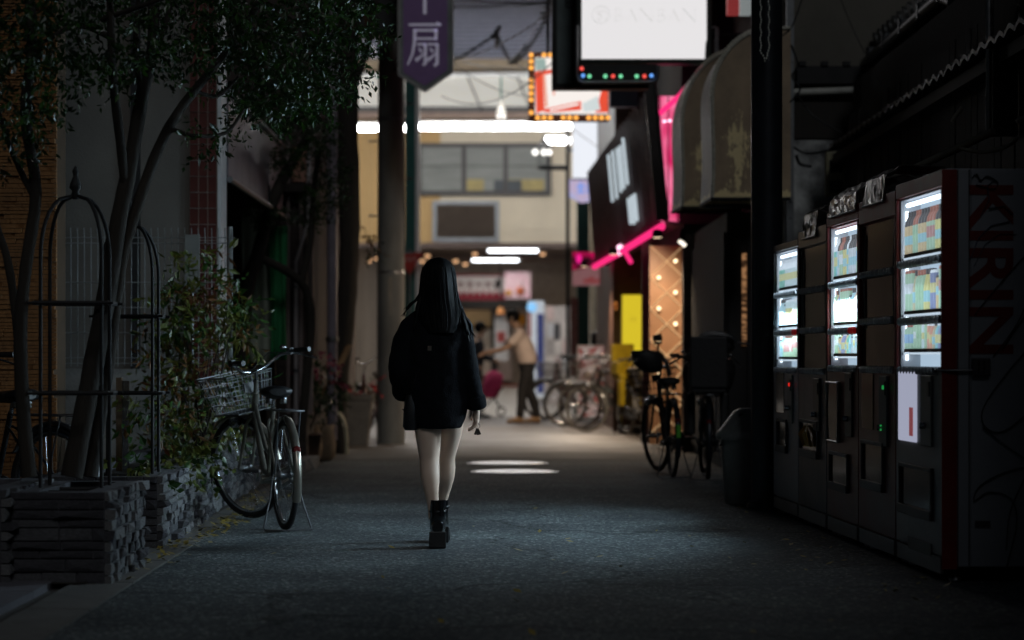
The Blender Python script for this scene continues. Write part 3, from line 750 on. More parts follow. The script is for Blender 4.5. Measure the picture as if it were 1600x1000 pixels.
    for x, w, z, h in ((-.355,.05,.835,.02),(-.34,.092,.838,.032),(-.28,.105,.835,.036),(-.21,.072,.828,.034),(-.13,.035,.826,.028),(-.06,.024,.826,.022),(-.045,.012,.822,.012)):
        rs.append([Vector((x, w*cos(a), z+(h*sin(a) if sin(a) > 0 else h*1.25*sin(a)))) for a in [2*pi*i/12 for i in range(12)]])
    sd = MB().rings(rs).build('saddle', saddle_m, t)
    for s in (-1,1): MB().lathe([(.02,.76),(.024,.77),(.02,.78),(.024,.79),(.02,.80)], 10, c=(-.29,s*.045,0)).build('spring', M['chrome'], sd)
    # rack
    rk = MB()
    for y in (-.06,-.02,.02,.06): rk.tube([(-.28,y,.725),(-.76,y,.725)], .005, 6)
    for x in (-.30,-.45,-.60,-.745): rk.tube([(x,-.065,.722),(x,.065,.722)], .005, 6)
    rk.tube([(-.28,-.065,.725),(-.76,-.065,.725),(-.775,0,.725),(-.76,.065,.725),(-.28,.065,.725)], .0065, 6)
    for s in (-1,1): rk.tube([(rx,s*.064,R),(-.66,s*.066,.722)], .005, 6)
    rk.build('rack', M['steel'], t)
    # kick stand
    st = MB()
    for s in (-1,1): st.tube([(rx,s*.075,R),(rx-.02,s*.10,.18),(rx-.06,s*.145,.02),(rx-.10,s*.14,.008)], .0055, 6)
    st.tube([(rx-.10,-.14,.008),(rx-.115,0,.006),(rx-.10,.14,.008)], .0055, 6)
    st.build('kickstand', M['stand'], t)
    # front: fork, stem, bars
    fk = MB()
    for s in (-1,1): fk.tube([(.362,s*.03,.665),(.40,s*.042,.62),(.46,s*.05,.47),(fx,s*.055,R)], [.013,.013,.011,.009], 8)
    fk.tube([(.362,-.035,.665),(.362,.035,.665)], .014, 8)
    fk.tube([(.362,0,.665),(.285,0,.90)], .0125, 8)
    fk.tf(S).build('fork', frame_m if detail else M['steel'], t)
    hb = MB()
    hb.tube([(.285,0,.90),(.275,0,.955)], .0125, 8)
    hb.tube([(.06,-.275,1.045),(.16,-.262,1.045),(.25,-.20,1.03),(.305,-.09,.965),(.305,0,.95),(.305,.09,.965),(.25,.20,1.03),(.16,.262,1.045),(.06,.275,1.045)], .0115, 9)
    hb = hb.tf(S).build('handlebar', M['chrome'], t)
    for s in (-1,1):
        MB().tube([(.05,s*.277,1.045),(.07,s*.274,1.045),(.165,s*.262,1.045)], [.0165,.0175,.0165], 10).tf(S).build('grip', M['black_plastic'], hb)
        MB().tube([(.19,s*.25,1.035),(.17,s*.285,1.02),(.10,s*.33,.99),(.065,s*.345,.975)], [.009,.007,.006,.006], 7).tf(S).build('brake_lever', M['chrome'], hb)
        MB().box((.20,s*.245,1.045),(.035,.03,.04)).tf(S).build('brake_clamp', M['black_plastic'], hb)
        if detail: MB().tube([(.20,s*.24,1.04),(.32,s*.16,1.05),(.38,s*.04,.95),(.37,0,.75)], .003, 5).tf(S).build('brake_cable', M['black_plastic'], hb)
    MB().ell((.23,-.215,1.075),(.024,.024,.018),10,6).tf(S).build('bell', M['chrome'], hb)
    # lamp
    MB().lathe([(.02,0),(.034,.02),(.036,.06),(.03,.065)], 12, M=Matrix.Rotation(pi/2,3,'Y'), c=(.45,.055,.64)).tf(S).build('lamp', M['chrome'], t)
    if basket:
        wire_ = M['basket_wire'] if basket == 'wire' else M['black_metal']
        b = MB(); z0, z1 = .70, .945
        def ringp(z):
            f = (z-z0)/(z1-z0); return (.345-.0*f, .345+.24+.07*f, .135+.055*f)
        for z in (z0, .76, .82, .88, .93, z1):
            a0, a1, w = ringp(z); th = .0045 if z in (z0, z1) else .0024
            b.tube([(a0,-w,z),(a1,-w,z),(a1,w,z),(a0,w,z)], th, 5, closed=True, smooth=False)
        (a0,a1,w0), (c0,c1,w1) = ringp(z0), ringp(z1)
        n = 9
        for i in range(n+1):
            u = i/n
            for s in (-1,1): b.tube([(a0+(a1-a0)*u,s*w0,z0),(c0+(c1-c0)*u,s*w1,z1)], .0022, 4)
            y0 = -w0+2*w0*u; y1 = -w1+2*w1*u
            b.tube([(a1,y0,z0),(c1,y1,z1)], .0022, 4); b.tube([(a0,y0,z0),(c0,y1,z1)], .0022, 4)
            b.tube([(a0,y0,z0),(a1,y0,z0)], .0022, 4)
        b = b.tf(S).build('basket', wire_, t)
        MB().tube([(.345,0,.70),(.40,.05,.66)], .006, 5).tf(S).build('bracket', M['steel'], b)
        MB().box((.338,.03,.86),(.012,.07,.06)).tf(S).build('basket_plate', M['black_plastic'], b)
        if basket_cover:
            rs = []
            for z, g in ((.72,.9),(.80,1.06),(.90,1.15),(.97,1.12),(1.02,.9),(1.04,.4)):
                rs.append([Vector((.47+.165*g*cos(a)*(1+.06*sin(5*a)), .20*g*sin(a)*(1+.05*cos(4*a)), z+.015*sin(3*a))) for a in [2*pi*i/20 for i in range(20)]])
            MB().rings(rs).tf(S).build('basket_cover', basket_cover, t)
    if child_seat:
        q = MB()
        q.bx((-.70,-.15,.74),(-.36,.15,.80)); q.bx((-.72,-.16,.78),(-.66,.16,1.22)); q.bx((-.70,-.17,.80),(-.42,-.14,.98)); q.bx((-.70,.14,.80),(-.42,.17,.98))
        q = q.build('child_seat', child_seat, t, bevel=.03)
        for s in (-1,1): MB().box((-.36,s*.14,.56),(.14,.07,.36)).build('foot_guard', child_seat, q, bevel=.02)
        MB().tube([(-.45,-.16,1.0),(-.36,0,1.02),(-.45,.16,1.0)], .015, 7).build('grab_bar', M['black_plastic'], q)
    if phone:
        MB().tube([(.30,0,.95),(.29,0,1.16)], .009, 6).tf(S).build('mount_stem', M['black_plastic'], t)
        q = MB().box((.285,0,1.22),(.03,.085,.06)).tf(S).build('phone_holder', M['black_plastic'], t, bevel=.008)
        MB().box((.285,0,1.175),(.05,.06,.025)).tf(S).build('clamp', M['black_plastic'], q)
    if green_mark:
        MB().tube([(rx-R-.024,0,R+.02),(rx-R-.022,0,R+.13)], .02, 8, flat=.5).build('reflective_sticker', mat('green reflective sticker', (.10,.40,.05), .3, var=.2), rf)
    return t

# silver shopping bicycle parked beside the long planter
HEAD = radians(18)
ang = pi/2+HEAD
rc = Vector((-1.372, 14.62, 0))
c0 = rc + Vector((cos(ang), sin(ang), 0))*.54
bicycle('silver shopping bicycle with a wire basket and turned front wheel by the stone planter', c0, ang, M['silver_paint'], radians(30), 'bicycles parked along the lane', wrap=True, fender_m=M['silver_paint'])

# two dark bicycles parked against the right wall
cov = mat('black padded cover', (.010,.010,.011), .6, bump=.3)
scale_cov = mat('dark glossy helmet plastic', (.03,.032,.036), .22, var=.4)
g2 = 'bicycles parked along the lane'
blk = mat('black bicycle paint', (.012,.012,.013), .3, .3)
bicycle('black bicycle with a tall phone holder and a bulging dark cover, nearest the lane', (1.36, 21.55, 0), pi/2+radians(4), blk, radians(14), g2, 'black', phone=True, fender_m=M['dark_pole'], rim_m=M['dark_grey'], green_mark=True, child_seat=None, lean=0)
bicycle('black bicycle with a child seat close to the right wall', (1.70, 21.15, 0), pi/2-radians(3), blk, radians(-10), g2, 'black', basket_cover=cov, child_seat=cov, fender_m=M['dark_pole'], rim_m=M['steel'])
# dark windshield style hand covers and a ribbed helmet on those bicycles
hc = thing('padded_cover', 'rounded black padded hood hanging left of the phone holder', 'bag', P(1012,566,21.7))
rs = []
for z, w, dd, cx in ((-.10,.02,.02,.05),(-.085,.085,.07,.04),(-.03,.128,.10,.01),(.05,.135,.11,-.01),(.09,.13,.10,-.02),(.105,.11,.09,-.02),(.108,.03,.03,-.02)):
    rs.append([Vector((cx+w*cos(a), dd*sin(a), z)) for a in [2*pi*i/18 for i in range(18)]])
MB().rings(rs).build('shell', cov, hc); MB().tube([(.10,0,.08),(.17,.02,.0),(.2,0,-.12)], .022, 7).build('strap', cov, hc)
hm = thing('cycle_helmet', 'dark ribbed bicycle helmet on the handlebar next to the wall', 'helmet', P(1118,545,21.3))
for i in range(6):
    m = MB(); a0 = -.9+i*.36
    m.tube([(.19*cos(t)*.9, .105*sin(a0), .05+.10*sin(t)*cos(a0*.8)) for t in [j*pi/10 for j in range(11)]], .022, 7, flat=.7); m.build('rib', scale_cov, hm)
MB().ell((0,0,.02),(.17,.10,.08),14,8).build('shell', M['black_plastic'], hm)
MB().tube([(.2,0,.05),(.30,0,.04),(.34,0,-.03)], .014, 7).build('strap', M['black_plastic'], hm)

# bicycles further down the lane, seen from the side
teal = mat('dark teal bicycle paint', (.02,.06,.07), .35, .3); maroon = mat('maroon bicycle paint', (.10,.03,.028), .35, .3)
grey = mat('grey bicycle paint', (.22,.22,.22), .35, .4)
paltyre = mat('pale grey tyre', (.33,.32,.30), .6)
bicycle('maroon bicycle standing right behind the man in the pale shirt', (1.03, 39.5, 0), pi+radians(-10), maroon, radians(8), g2, 'wire', detail=0, spokes=20)
bicycle('dark bicycle half hidden behind the teal one', (1.30, 36.1, 0), pi+radians(-16), grey, radians(10), g2, 'black', detail=0, spokes=20)
bicycle('teal framed bicycle with large silver wheels beside the picture board', (1.50, 34.9, 0), pi+radians(-9), teal, radians(-6), g2, None, detail=0, fender_m=M['steel'], tyre_m=mat('dusty tyre', (.22,.215,.20), .7), spokes=24)
yel = mat('bright yellow seat plastic', (.38,.27,.01), .4)
bicycle('bicycle with pale tyres and a bright yellow child seat', (1.71, 32.1, 0), radians(-72), grey, radians(-34), g2, 'wire', detail=0, tyre_m=paltyre, child_seat=yel, spokes=24)
bicycle('dark bicycle standing between the teal bicycle and the yellow child seat', (1.52, 33.4, 0), pi+radians(-22), blk, radians(-8), g2, 'wire', detail=0, spokes=20, tyre_m=paltyre)
bicycle('grey bicycle with a basket, deepest in the row beside the notice wall', (1.12, 40.6, 0), pi+radians(-14), grey, radians(12), g2, 'wire', detail=0, spokes=20)
# bicycle behind the far left planter and one behind the tub
bicycle('dark bicycle with a wire basket at the far left, behind the planter', (-2.98, 13.7, 0), pi/2+radians(55), blk, radians(10), g2, 'black', detail=0)
bicycle('small bicycle with a pale saddle behind the grey tub', (-1.80, 31.2, 0), pi/2+radians(24), maroon, radians(20), g2, None, detail=0, saddle_m=M['white_plastic'])
# ================================================================ people
def skinned(name, nodes, edges, root, mats, parent, sub=2):
    keys = list(nodes); idx = {k: i for i, k in enumerate(keys)}
    me = bpy.data.meshes.new(name)
    me.from_pydata([tuple(nodes[k][0]) for k in keys], [(idx[a], idx[b]) for a, b in edges], [])
    for m_ in (mats if isinstance(mats, (list,tuple)) else [mats]): me.materials.append(m_)
    o = bpy.data.objects.new(name, me); C.objects.link(o)
    o.modifiers.new('skin', 'SKIN').use_smooth_shade = True
    sv = o.data.skin_vertices[0].data
    for k in keys:
        r = nodes[k][1]; sv[idx[k]].radius = (r if isinstance(r, tuple) else (r, r)); sv[idx[k]].use_root = (k == root)
    s_ = o.modifiers.new('sub', 'SUBSURF'); s_.levels = sub; s_.render_levels = sub
    baked(o, name)
    for p in o.data.polygons: p.use_smooth = True
    if parent is not None: o.parent = parent
    return o
def remeshed(mb, name, mats, parent, voxel=.012, smooth=6, noise=0, nscale=.1):
    o = mb.build(name, mats)
    r = o.modifiers.new('remesh', 'REMESH'); r.mode = 'VOXEL'; r.voxel_size = voxel; r.use_smooth_shade = True
    s_ = o.modifiers.new('smooth', 'SMOOTH'); s_.iterations = smooth; s_.factor = .5
    if noise:
        tx = bpy.data.textures.new(name+' folds', 'CLOUDS'); tx.noise_scale = nscale
        d = o.modifiers.new('folds', 'DISPLACE'); d.texture = tx; d.strength = noise; d.mid_level = .5; d.texture_coords = 'LOCAL'
    baked(o, name)
    for p in o.data.polygons: p.use_smooth = True
    o.parent = parent; return o
def oval(c, rx, ry, n=20, tilt=0, sq=1.0):
    out = []
    for i in range(n):
        a = 2*pi*i/n; ca, sa = cos(a), sin(a)
        x = rx*abs(ca)**sq*(1 if ca >= 0 else -1); y = ry*abs(sa)**sq*(1 if sa >= 0 else -1)
        out.append(Vector(c)+Vector((x, y, x*tilt)))
    return out
def hand_nodes(N, E, wrist, palm_dir, side, up, s=1.0, curl=.5, pre='l'):
    """palm and five separate fingers grown from a wrist node. palm_dir: along the hand, side: towards the thumb, up: back of the hand"""
    w = Vector(N[wrist][0]); d = Vector(palm_dir).normalized(); sd = Vector(side).normalized(); u = Vector(up).normalized()
    N[pre+'palm'] = (w+d*.045*s, (.030*s, .016*s)); E.append((wrist, pre+'palm'))
    for i, (off, ln) in enumerate(((.026,.066),(.009,.074),(-.009,.069),(-.025,.054))):
        b = w+d*.085*s+sd*off*s
        q1 = b+(d*cos(curl)-u*sin(curl))*ln*.45*s; q2 = q1+(d*cos(curl*2)-u*sin(curl*2))*ln*.33*s; q3 = q2+(d*cos(curl*2.7)-u*sin(curl*2.7))*ln*.22*s
        kn = [pre+'k%d' % i, pre+'a%d' % i, pre+'b%d' % i, pre+'c%d' % i]
        for kk, pp, rr in zip(kn, (b,q1,q2,q3), (.0095,.0085,.0078,.006)): N[kk] = (pp, rr*s)
        E += [(pre+'palm', kn[0]), (kn[0],kn[1]), (kn[1],kn[2]), (kn[2],kn[3])]
    t0 = w+d*.028*s+sd*.028*s; t1_ = t0+(d*.7+sd*.6-u*.2).normalized()*.034*s; t2_ = t1_+(d*.9+sd*.15-u*.35).normalized()*.028*s
    for kk, pp, rr in ((pre+'t0',t0,.012),(pre+'t1',t1_,.010),(pre+'t2',t2_,.007)): N[kk] = (pp, rr*s)
    E += [(wrist, pre+'t0'), (pre+'t0',pre+'t1'), (pre+'t1',pre+'t2')]
def face(body_parent, hc, fwd, s=1.0, right=None):
    """eyes, brows, nose, lips and ears on a head centred at hc looking along fwd"""
    fwd = Vector(fwd).normalized(); r = fwd.cross(Vector((0,0,1))).normalized(); u = Vector((0,0,1))
    m = MB(); e = MB(); l = MB()
    for q in (-1,1):
        e.ell(hc+fwd*.083*s+r*q*.031*s+u*.0*s, (.012*s,.012*s,.010*s), 10, 6)
        m.ell(hc+r*q*.078*s-u*.01*s, (.012*s,.018*s,.030*s), 8, 6)
        l.tube([hc+fwd*.090*s+r*q*.015*s+u*.024*s, hc+fwd*.091*s+r*q*.033*s+u*.029*s, hc+fwd*.080*s+r*q*.048*s+u*.023*s], .004*s, 5)
    m.tube([hc+fwd*.088*s+u*.01*s, hc+fwd*.104*s-u*.03*s, hc+fwd*.092*s-u*.036*s], [.008*s,.013*s,.010*s], 8)
    l.tube([hc+fwd*.084*s-r*.022*s-u*.062*s, hc+fwd*.095*s-u*.060*s, hc+fwd*.084*s+r*.022*s-u*.062*s], .007*s, 6)
    m.build('face_features', M['skin'], body_parent); e.build('eyes', M['white_plastic'], body_parent); l.build('brows_and_lips', mat('lip', (.18,.06,.05), .5), body_parent)

# ---------------------------------------------------------------- woman walking away
wm = thing('person', 'long haired woman walking away in an oversized black coat and platform boots', 'person', (-0.405, 13.3, 0))
N = {}; E = []
N['pelvis'] = ((0,.04,.86), (.13,.10)); N['waist'] = ((0,.03,1.0), (.105,.08)); N['chest'] = ((-.01,.02,1.17), (.13,.09))
N['neck0'] = ((-.005,.02,1.315), .055); N['neck1'] = ((0,.025,1.375), .048); N['head0'] = ((0,.03,1.44), (.070,.082)); N['head1'] = ((0,.025,1.51), (.074,.090)); N['head2'] = ((0,.02,1.56), (.052,.065))
E += [('pelvis','waist'),('waist','chest'),('chest','neck0'),('neck0','neck1'),('neck1','head0'),('head0','head1'),('head1','head2')]
legs = {'L': [((-.062,.04,.80),.088),((-.058,.03,.66),.076),((-.052,.025,.53),.058),((-.050,.03,.475),.051),((-.046,.0,.385),.054),((-.038,-.01,.31),.038),((-.028,0,.225),.029),((-.022,.0,.14),.030)],
        'R': [((.066,.06,.80),.088),((.060,.14,.66),.072),((.040,.21,.535),.056),((.032,.235,.485),.049),((.035,.27,.40),.052),((.024,.33,.315),.037),((.008,.375,.24),.029),((.002,.385,.16),.030)]}
for s_, L_ in legs.items():
    pv_ = 'pelvis'
    for i, (p, r_) in enumerate(L_):
        k_ = s_+str(i); N[k_] = (p, r_*1.13); E.append((pv_, k_)); pv_ = k_
arms = {'l': [((-.13,.02,1.225),.05),((-.205,-.015,1.02),.042),((-.198,.11,.875),.031)], 'r': [((.125,.02,1.225),.05),((.17,-.02,.99),.042),((.208,.03,.80),.030),((.212,.035,.765),.027)]}
for s_, L_ in arms.items():
    pv_ = 'chest'
    for i, (p, r_) in enumerate(L_):
        k_ = s_+'arm'+str(i); N[k_] = (p, r_); E.append((pv_, k_)); pv_ = k_
hand_nodes(N, E, 'larm2', (.25,.8,-.3), (.6,-.1,.7), (-.6,0,.5), .9, .5, 'lh')
hand_nodes(N, E, 'rarm3', (-.06,.0,-1), (-.3,.95,0), (.95,.3,0), .9, .42, 'rh')
skinned('body', N, E, 'pelvis', M['stocking'], wm, 2)
face(wm, Vector((0,.03,1.475)), (0,1,0), .92)
# coat: torso shell and sleeves fused into one cloth surface
ct = MB()
ct.rings([oval((-.006,.03,.655), .136,.118,24), oval((-.010,.03,.70), .155,.124,24), oval((-.014,.03,.78), .174,.130,24), oval((-.014,.025,.90), .184,.132,24), oval((-.012,.02,1.03), .180,.128,24),
          oval((-.014,.015,1.15), .182,.122,24), oval((-.014,.015,1.225), .176,.108,24), oval((-.012,.018,1.28), .148,.088,24), oval((-.006,.02,1.325), .098,.070,24), oval((0,.02,1.355), .070,.062,24), oval((0,.02,1.40), .060,.060,24)])
ct.tube([(-.11,.015,1.23),(-.148,.01,1.205),(-.185,-.005,1.13),(-.206,-.02,1.04),(-.209,-.012,.985),(-.206,.03,.92),(-.200,.085,.87)], [.066,.070,.067,.065,.064,.060,.055], 16)
ct.tube([(.10,.015,1.23),(.124,.01,1.20),(.140,0,1.13),(.160,-.018,1.03),(.174,-.018,.96),(.192,.0,.88),(.208,.022,.80)], [.066,.066,.059,.057,.056,.052,.046], 16)
remeshed(ct, 'coat', M['coat'], wm, .011, 5, .022, .11)
cu = MB()
for (p, q, r_) in (((.202,.010,.835),(.212,.028,.765),.055),((-.200,.07,.885),(-.194,.12,.845),.062)):
    p = Vector(p); q = Vector(q); cu = MB(); cu.tube([p, p*.9+q*.1, p*.5+q*.5, p*.1+q*.9, q], [r_*.9, r_, r_*1.04, r_, r_*.86], 16); cu.build('cuff', M['coat'], wm)
# hood / collar fold at the back
MB().tube([(-.09,.06,1.33),(-.075,-.045,1.30),(0,-.080,1.275),(.075,-.045,1.30),(.09,.06,1.33)], [.022,.034,.04,.034,.022], 12).build('hood', M['coat'], wm)
# hair: cap, curtain and loose strands
hr = MB()
prof = [(1.596,.012,.012,0,.02),(1.588,.040,.045,0,.018),(1.570,.066,.080,0,.012),(1.540,.083,.102,0,.008),(1.50,.092,.110,0,.004),(1.45,.097,.108,0,.0),(1.40,.102,.098,.001,-.008),
        (1.35,.108,.080,.003,-.022),(1.30,.114,.062,.006,-.045),(1.24,.108,.046,.012,-.075),(1.18,.070,.028,.020,-.095)]
rs = []
for z, rx, ry, cx, cy_ in prof:
    ring = []
    for i in range(48):
        a = 2*pi*i/48; w = 1+.022*sin(13*a+z*6)+.014*sin(29*a-z*9)
        part = .006 if (abs(a-1.5*pi) < .1 and z > 1.5) else 0
        ring.append(Vector((cx+rx*w*cos(a), cy_+ry*w*sin(a)+part, z)))
    rs.append(ring)
# keep the face clear: front vertices are pulled back over the ears
for (z, *_), ring in zip(prof, rs):
    if z < 1.545:
        for p in ring: p.y = min(p.y, .045)
hr.rings(rs).build('hair', M['hair'], wm)
st = MB(); r2 = random.Random(4)
for i in range(60):
    a = pi+r2.uniform(-.35, pi+.35); e0 = 1.56-r2.random()**2*.03
    pts = []
    side = cos(a)
    for (z, rx, ry, cx, cy_) in prof[3:]:
        f = (1.54-z)/.5
        pts.append(Vector((cx+(rx+.004+f*.004*sin(i))*cos(a+f*.25*sin(i*1.7)), min(.05, cy_+(ry+.004)*sin(a)), z)))
    cut = r2.randint(5, 8); st.tube(pts[:cut], [.0022]*(cut-1)+[.0008], 4, cap=False)
for pts, r_ in (([(.09,-.02,1.44),(.108,-.03,1.36),(.135,-.05,1.28),(.170,-.06,1.22),(.192,-.05,1.155)], .008), ([(.10,-.03,1.40),(.118,-.05,1.30),(.150,-.075,1.22),(.180,-.07,1.13)], .011),
                ([(-.085,-.02,1.44),(-.112,-.02,1.37),(-.150,-.02,1.335),(-.190,-.015,1.31)], .0035), ([(-.09,-.02,1.42),(-.125,-.03,1.355),(-.168,-.03,1.318),(-.20,-.02,1.27)], .0035), ([(-.09,-.04,1.40),(-.11,-.07,1.31),(-.12,-.10,1.2)], .012)):
    for q in range(4): st.tube([Vector(p)+Vector((r2.uniform(-.006,.006)*j, r2.uniform(-.004,.004)*j, 0)) for j, p in enumerate(pts)], [r_]*(len(pts)-1)+[.001], 5)
st.build('hair_strands', M['hair'], wm)
# boots
def boot(ox, oy, oz, yaw, pitch=0):
    m = MB(); T = Matrix.Translation((ox,oy,oz)) @ Matrix.Rotation(yaw,4,'Z') @ Matrix.Rotation(pitch,4,'X')
    m.rings([oval((0,.02,.10), .044,.055,20), oval((0,.0,.14), .045,.050,20), oval((0,-.004,.175), .043,.047,20), oval((0,-.002,.215), .044,.047,20), oval((0,0,.262), .045,.048,20)])
    m.rings([[Vector((w*cos(a)*1.0, y, z+h*sin(a))) for a in [2*pi*i/16 for i in range(16)]] for y, w, z, h in ((-.048,.03,.115,.035),(-.03,.038,.12,.05),(.02,.041,.115,.055),(.07,.043,.10,.045),(.12,.044,.085,.036),(.165,.036,.078,.026),(.182,.018,.074,.014))])
    b = m.tf(T).build('boot', M['patent'], wm, subsurf=1)
    sole = [(-.055,-.0),(.0,0),(.02,.035),(.06,.03),(.10,0),(.17,.004),(.188,.03),(.185,.062),(.10,.068),(.03,.085),(-.05,.092)]
    MB().prism([(y, z) for y, z in sole], -.047, .047, 'yz').tf(T).build('platform_sole', M['leather'], b, bevel=.006)
    MB().tube([(-.041,-.02,.2),(-.044,.02,.205),(0,.052,.205),(.044,.02,.205),(.041,-.02,.2),(0,-.05,.2)], .006, 6, closed=True).tf(T).build('strap', M['leather'], b)
    MB().box((.043,-.01,.20),(.006,.018,.016)).tf(T).build('buckle', M['chrome'], b)
boot(-.004, -.01, 0, .03); boot(.002, .385, 0, -.02)
# shoulder bag hanging at her left hip
bg_ = thing('shoulder_bag', 'small black shoulder bag hanging at the left hip of the woman in the coat', 'bag', (-0.405-.150, 13.335, .645))
MB().rings([oval((0,0,0), .035,.10,20,0,.5), oval((-.004,0,.02), .042,.112,20,0,.5), oval((-.003,0,.12), .038,.108,20,0,.5), oval((0,0,.195), .024,.10,20,0,.5)]).build('pouch', M['leather'], bg_)
MB().tube([(.0,-.09,.19),(.03,-.115,.30),(.11,-.128,.44),(.18,-.118,.58),(.24,-.08,.665),(.245,.0,.70)], .008, 6, flat=.5).build('strap', M['leather'], bg_)
MB().box((.105,-.137,.45),(.022,.006,.026)).build('buckle', M['chrome'], bg_)
MB().tube([(-.036,-.1,.11),(-.048,-.03,.115),(-.048,.03,.115),(-.036,.1,.11)], .004, 6).build('flap_edge', M['patent'], bg_)
# something small and shiny in her right hand
ky = thing('key_ring', 'small shiny bunch of keys dangling from the right hand of the woman', 'keys', (-0.405+.214, 13.34, .655))
MB().tube([(.014*cos(a), 0, .014*sin(a)+.012) for a in [2*pi*i/14 for i in range(14)]], .0016, 5, closed=True).build('ring', M['chrome'], ky)
for i, a in enumerate((-.35,.05,.4)):
    MB().box((sin(a)*.022, .003*i, -.022*cos(a)),(.012,.002,.034), rot=Matrix.Rotation(-a,3,'Y')).build('key', M['chrome'], ky)

# ---------------------------------------------------------------- man in a pale shirt, leaning to the left
M['shirt'] = mat('pale beige shirt', (.66,.54,.48), .85, var=.12, bump=.2, bscale=30)
M['trousers'] = mat('black trousers', (.016,.015,.016), .85)
M['brown_shoe'] = mat('tan leather shoes', (.24,.13,.05), .5)
M['skin_warm'] = mat('tanned skin', (.36,.22,.15), .5, var=.1)
def simple_person(lab, loc, rotz, skin, top, bottom, shoe, hair_m, pose, s=1.0, long_sleeve=False):
    """figure facing +y in its own frame"""
    t = thing('person', lab, 'person', loc, rotz)
    N = {}; E = []
    ln = pose.get('lean', 0)
    Z = lambda x, y, z: (x*s, (y+ln*max(0, z-.95)**1.2)*s, z*s)
    N['pelvis'] = (Z(0,0,.95), (.15*s,.11*s)); N['waist'] = (Z(0,.0,1.08), (.15*s,.12*s)); N['chest'] = (Z(0,.0,1.30), (.17*s,.115*s))
    N['neck0'] = (Z(0,.01,1.46), .065*s); N['neck1'] = (Z(0,.025,1.52), .055*s)
    N['head0'] = (Z(0,.05,1.58), (.07*s,.082*s)); N['head1'] = (Z(0,.05,1.65), (.076*s,.092*s)); N['head2'] = (Z(0,.04,1.70), (.055*s,.07*s))
    E += [('pelvis','waist'),('waist','chest'),('chest','neck0'),('neck0','neck1'),('neck1','head0'),('head0','head1'),('head1','head2')]
    for sd, q in (('L',-1),('R',1)):
        f = pose['feet'][0 if q < 0 else 1]
        kn = ((q*.10+f[0])/2, f[1]*.45+.03, .50)
        for i, (p, r_) in enumerate((((q*.09,0,.86),.095),((q*.10,f[1]*.2,.70),.082),(kn,.06),((f[0],f[1]*.8,.30),.054),((f[0],f[1],.10),.036),((f[0],f[1]+.09,.05),.034),((f[0],f[1]+.16,.035),.026))):
            k_ = sd+str(i); N[k_] = (tuple(c*s for c in p), r_*s); E.append(('pelvis' if i == 0 else sd+str(i-1), k_))
        sh_, el, wr_ = pose['arms'][0 if q < 0 else 1]
        for i, (p, r_) in enumerate(((sh_,.06),(el,.045),(wr_,.032))):
            k_ = sd+'a'+str(i); N[k_] = (tuple(c*s for c in p), r_*s); E.append(('chest' if i == 0 else sd+'a'+str(i-1), k_))
        d = (Vector(wr_)-Vector(el)).normalized()
        hand_nodes(N, E, sd+'a2', d, Vector((-q*.8,.2,.6)), Vector((0,-.3,.9)) if abs(d.z) < .7 else Vector((q,0,.1)), s, .4, sd+'h')
    skinned('body', N, E, 'pelvis', skin, t, 2)
    hc = Vector(N['head1'][0])-Vector((0,0,.02*s)); face(t, hc, (0,1,0), s)
    h = MB(); h.ell(hc+Vector((0,-.028*s,.030*s)), (.094*s,.112*s,.115*s), 16, 10); h.build('hair', hair_m, t)
    sh = MB()
    c = [Vector(N[k_][0]) for k_ in ('pelvis','waist','chest','neck0')]
    b = pose.get('bulk', 1)
    sh.rings([oval(c[0]+Vector((0,0,-.03)), .165*s*b,.135*s*b), oval(c[0]*.4+c[1]*.6, .175*s*b,.15*s*b), oval(c[1]*.4+c[2]*.6, .185*s*b,.145*s*b), oval(c[2]+Vector((0,0,.04)), .195*s,.125*s), oval(c[2]*.4+c[3]*.6, .15*s,.09*s), oval(c[3]+Vector((0,0,.01)), .07*s,.066*s)])
    for (sh_, el, wr_) in pose['arms']:
        sh_, el, wr_ = [Vector(v)*s for v in (sh_, el, wr_)]
        en = wr_ if long_sleeve else sh_*.25+el*.75
        sh.tube([sh_*.85+c[2]*.15, sh_, sh_*.5+el*.5]+([el, wr_*.9+el*.1] if long_sleeve else [en]), [.075*s,.078*s,.07*s]+([.06*s,.05*s] if long_sleeve else [.066*s]), 14)
    remeshed(sh, 'shirt', top, t, .016, 4, .02, .12)
    tr = MB(); tr.rings([oval(c[0]+Vector((0,0,.05)), .155*s*b,.125*s*b), oval(c[0]+Vector((0,0,-.08)), .165*s,.13*s), oval(c[0]+Vector((0,0,-.17)), .14*s,.11*s)])
    for sd in 'LR':
        pp = [Vector(N[sd+str(i)][0]) for i in range(5)]
        tr.tube([pp[0]+Vector((0,0,.03)), pp[1], pp[2], pp[3], pp[4]+Vector((0,0,-.01))], [.112*s,.10*s,.08*s,.075*s,.066*s], 14)
    remeshed(tr, 'trousers', bottom, t, .016, 4, .015, .12)
    for sd in 'LR':
        a, b_, c_ = [Vector(N[sd+str(i)][0]) for i in (4,5,6)]
        m = MB(); m.rings([[Vector((a.x+w*cos(q), y, max(0, z+h*sin(q)))) for q in [2*pi*i/14 for i in range(14)]] for y, w, z, h in ((a.y-.055,.03,.04,.035),(a.y-.03,.04,.05,.05),(a.y+.04,.045,.05,.05),(a.y+.12,.05,.035,.036),(a.y+.18,.045,.03,.03),(a.y+.215,.02,.022,.018))])
        m.build('shoe', shoe, t)
    return t
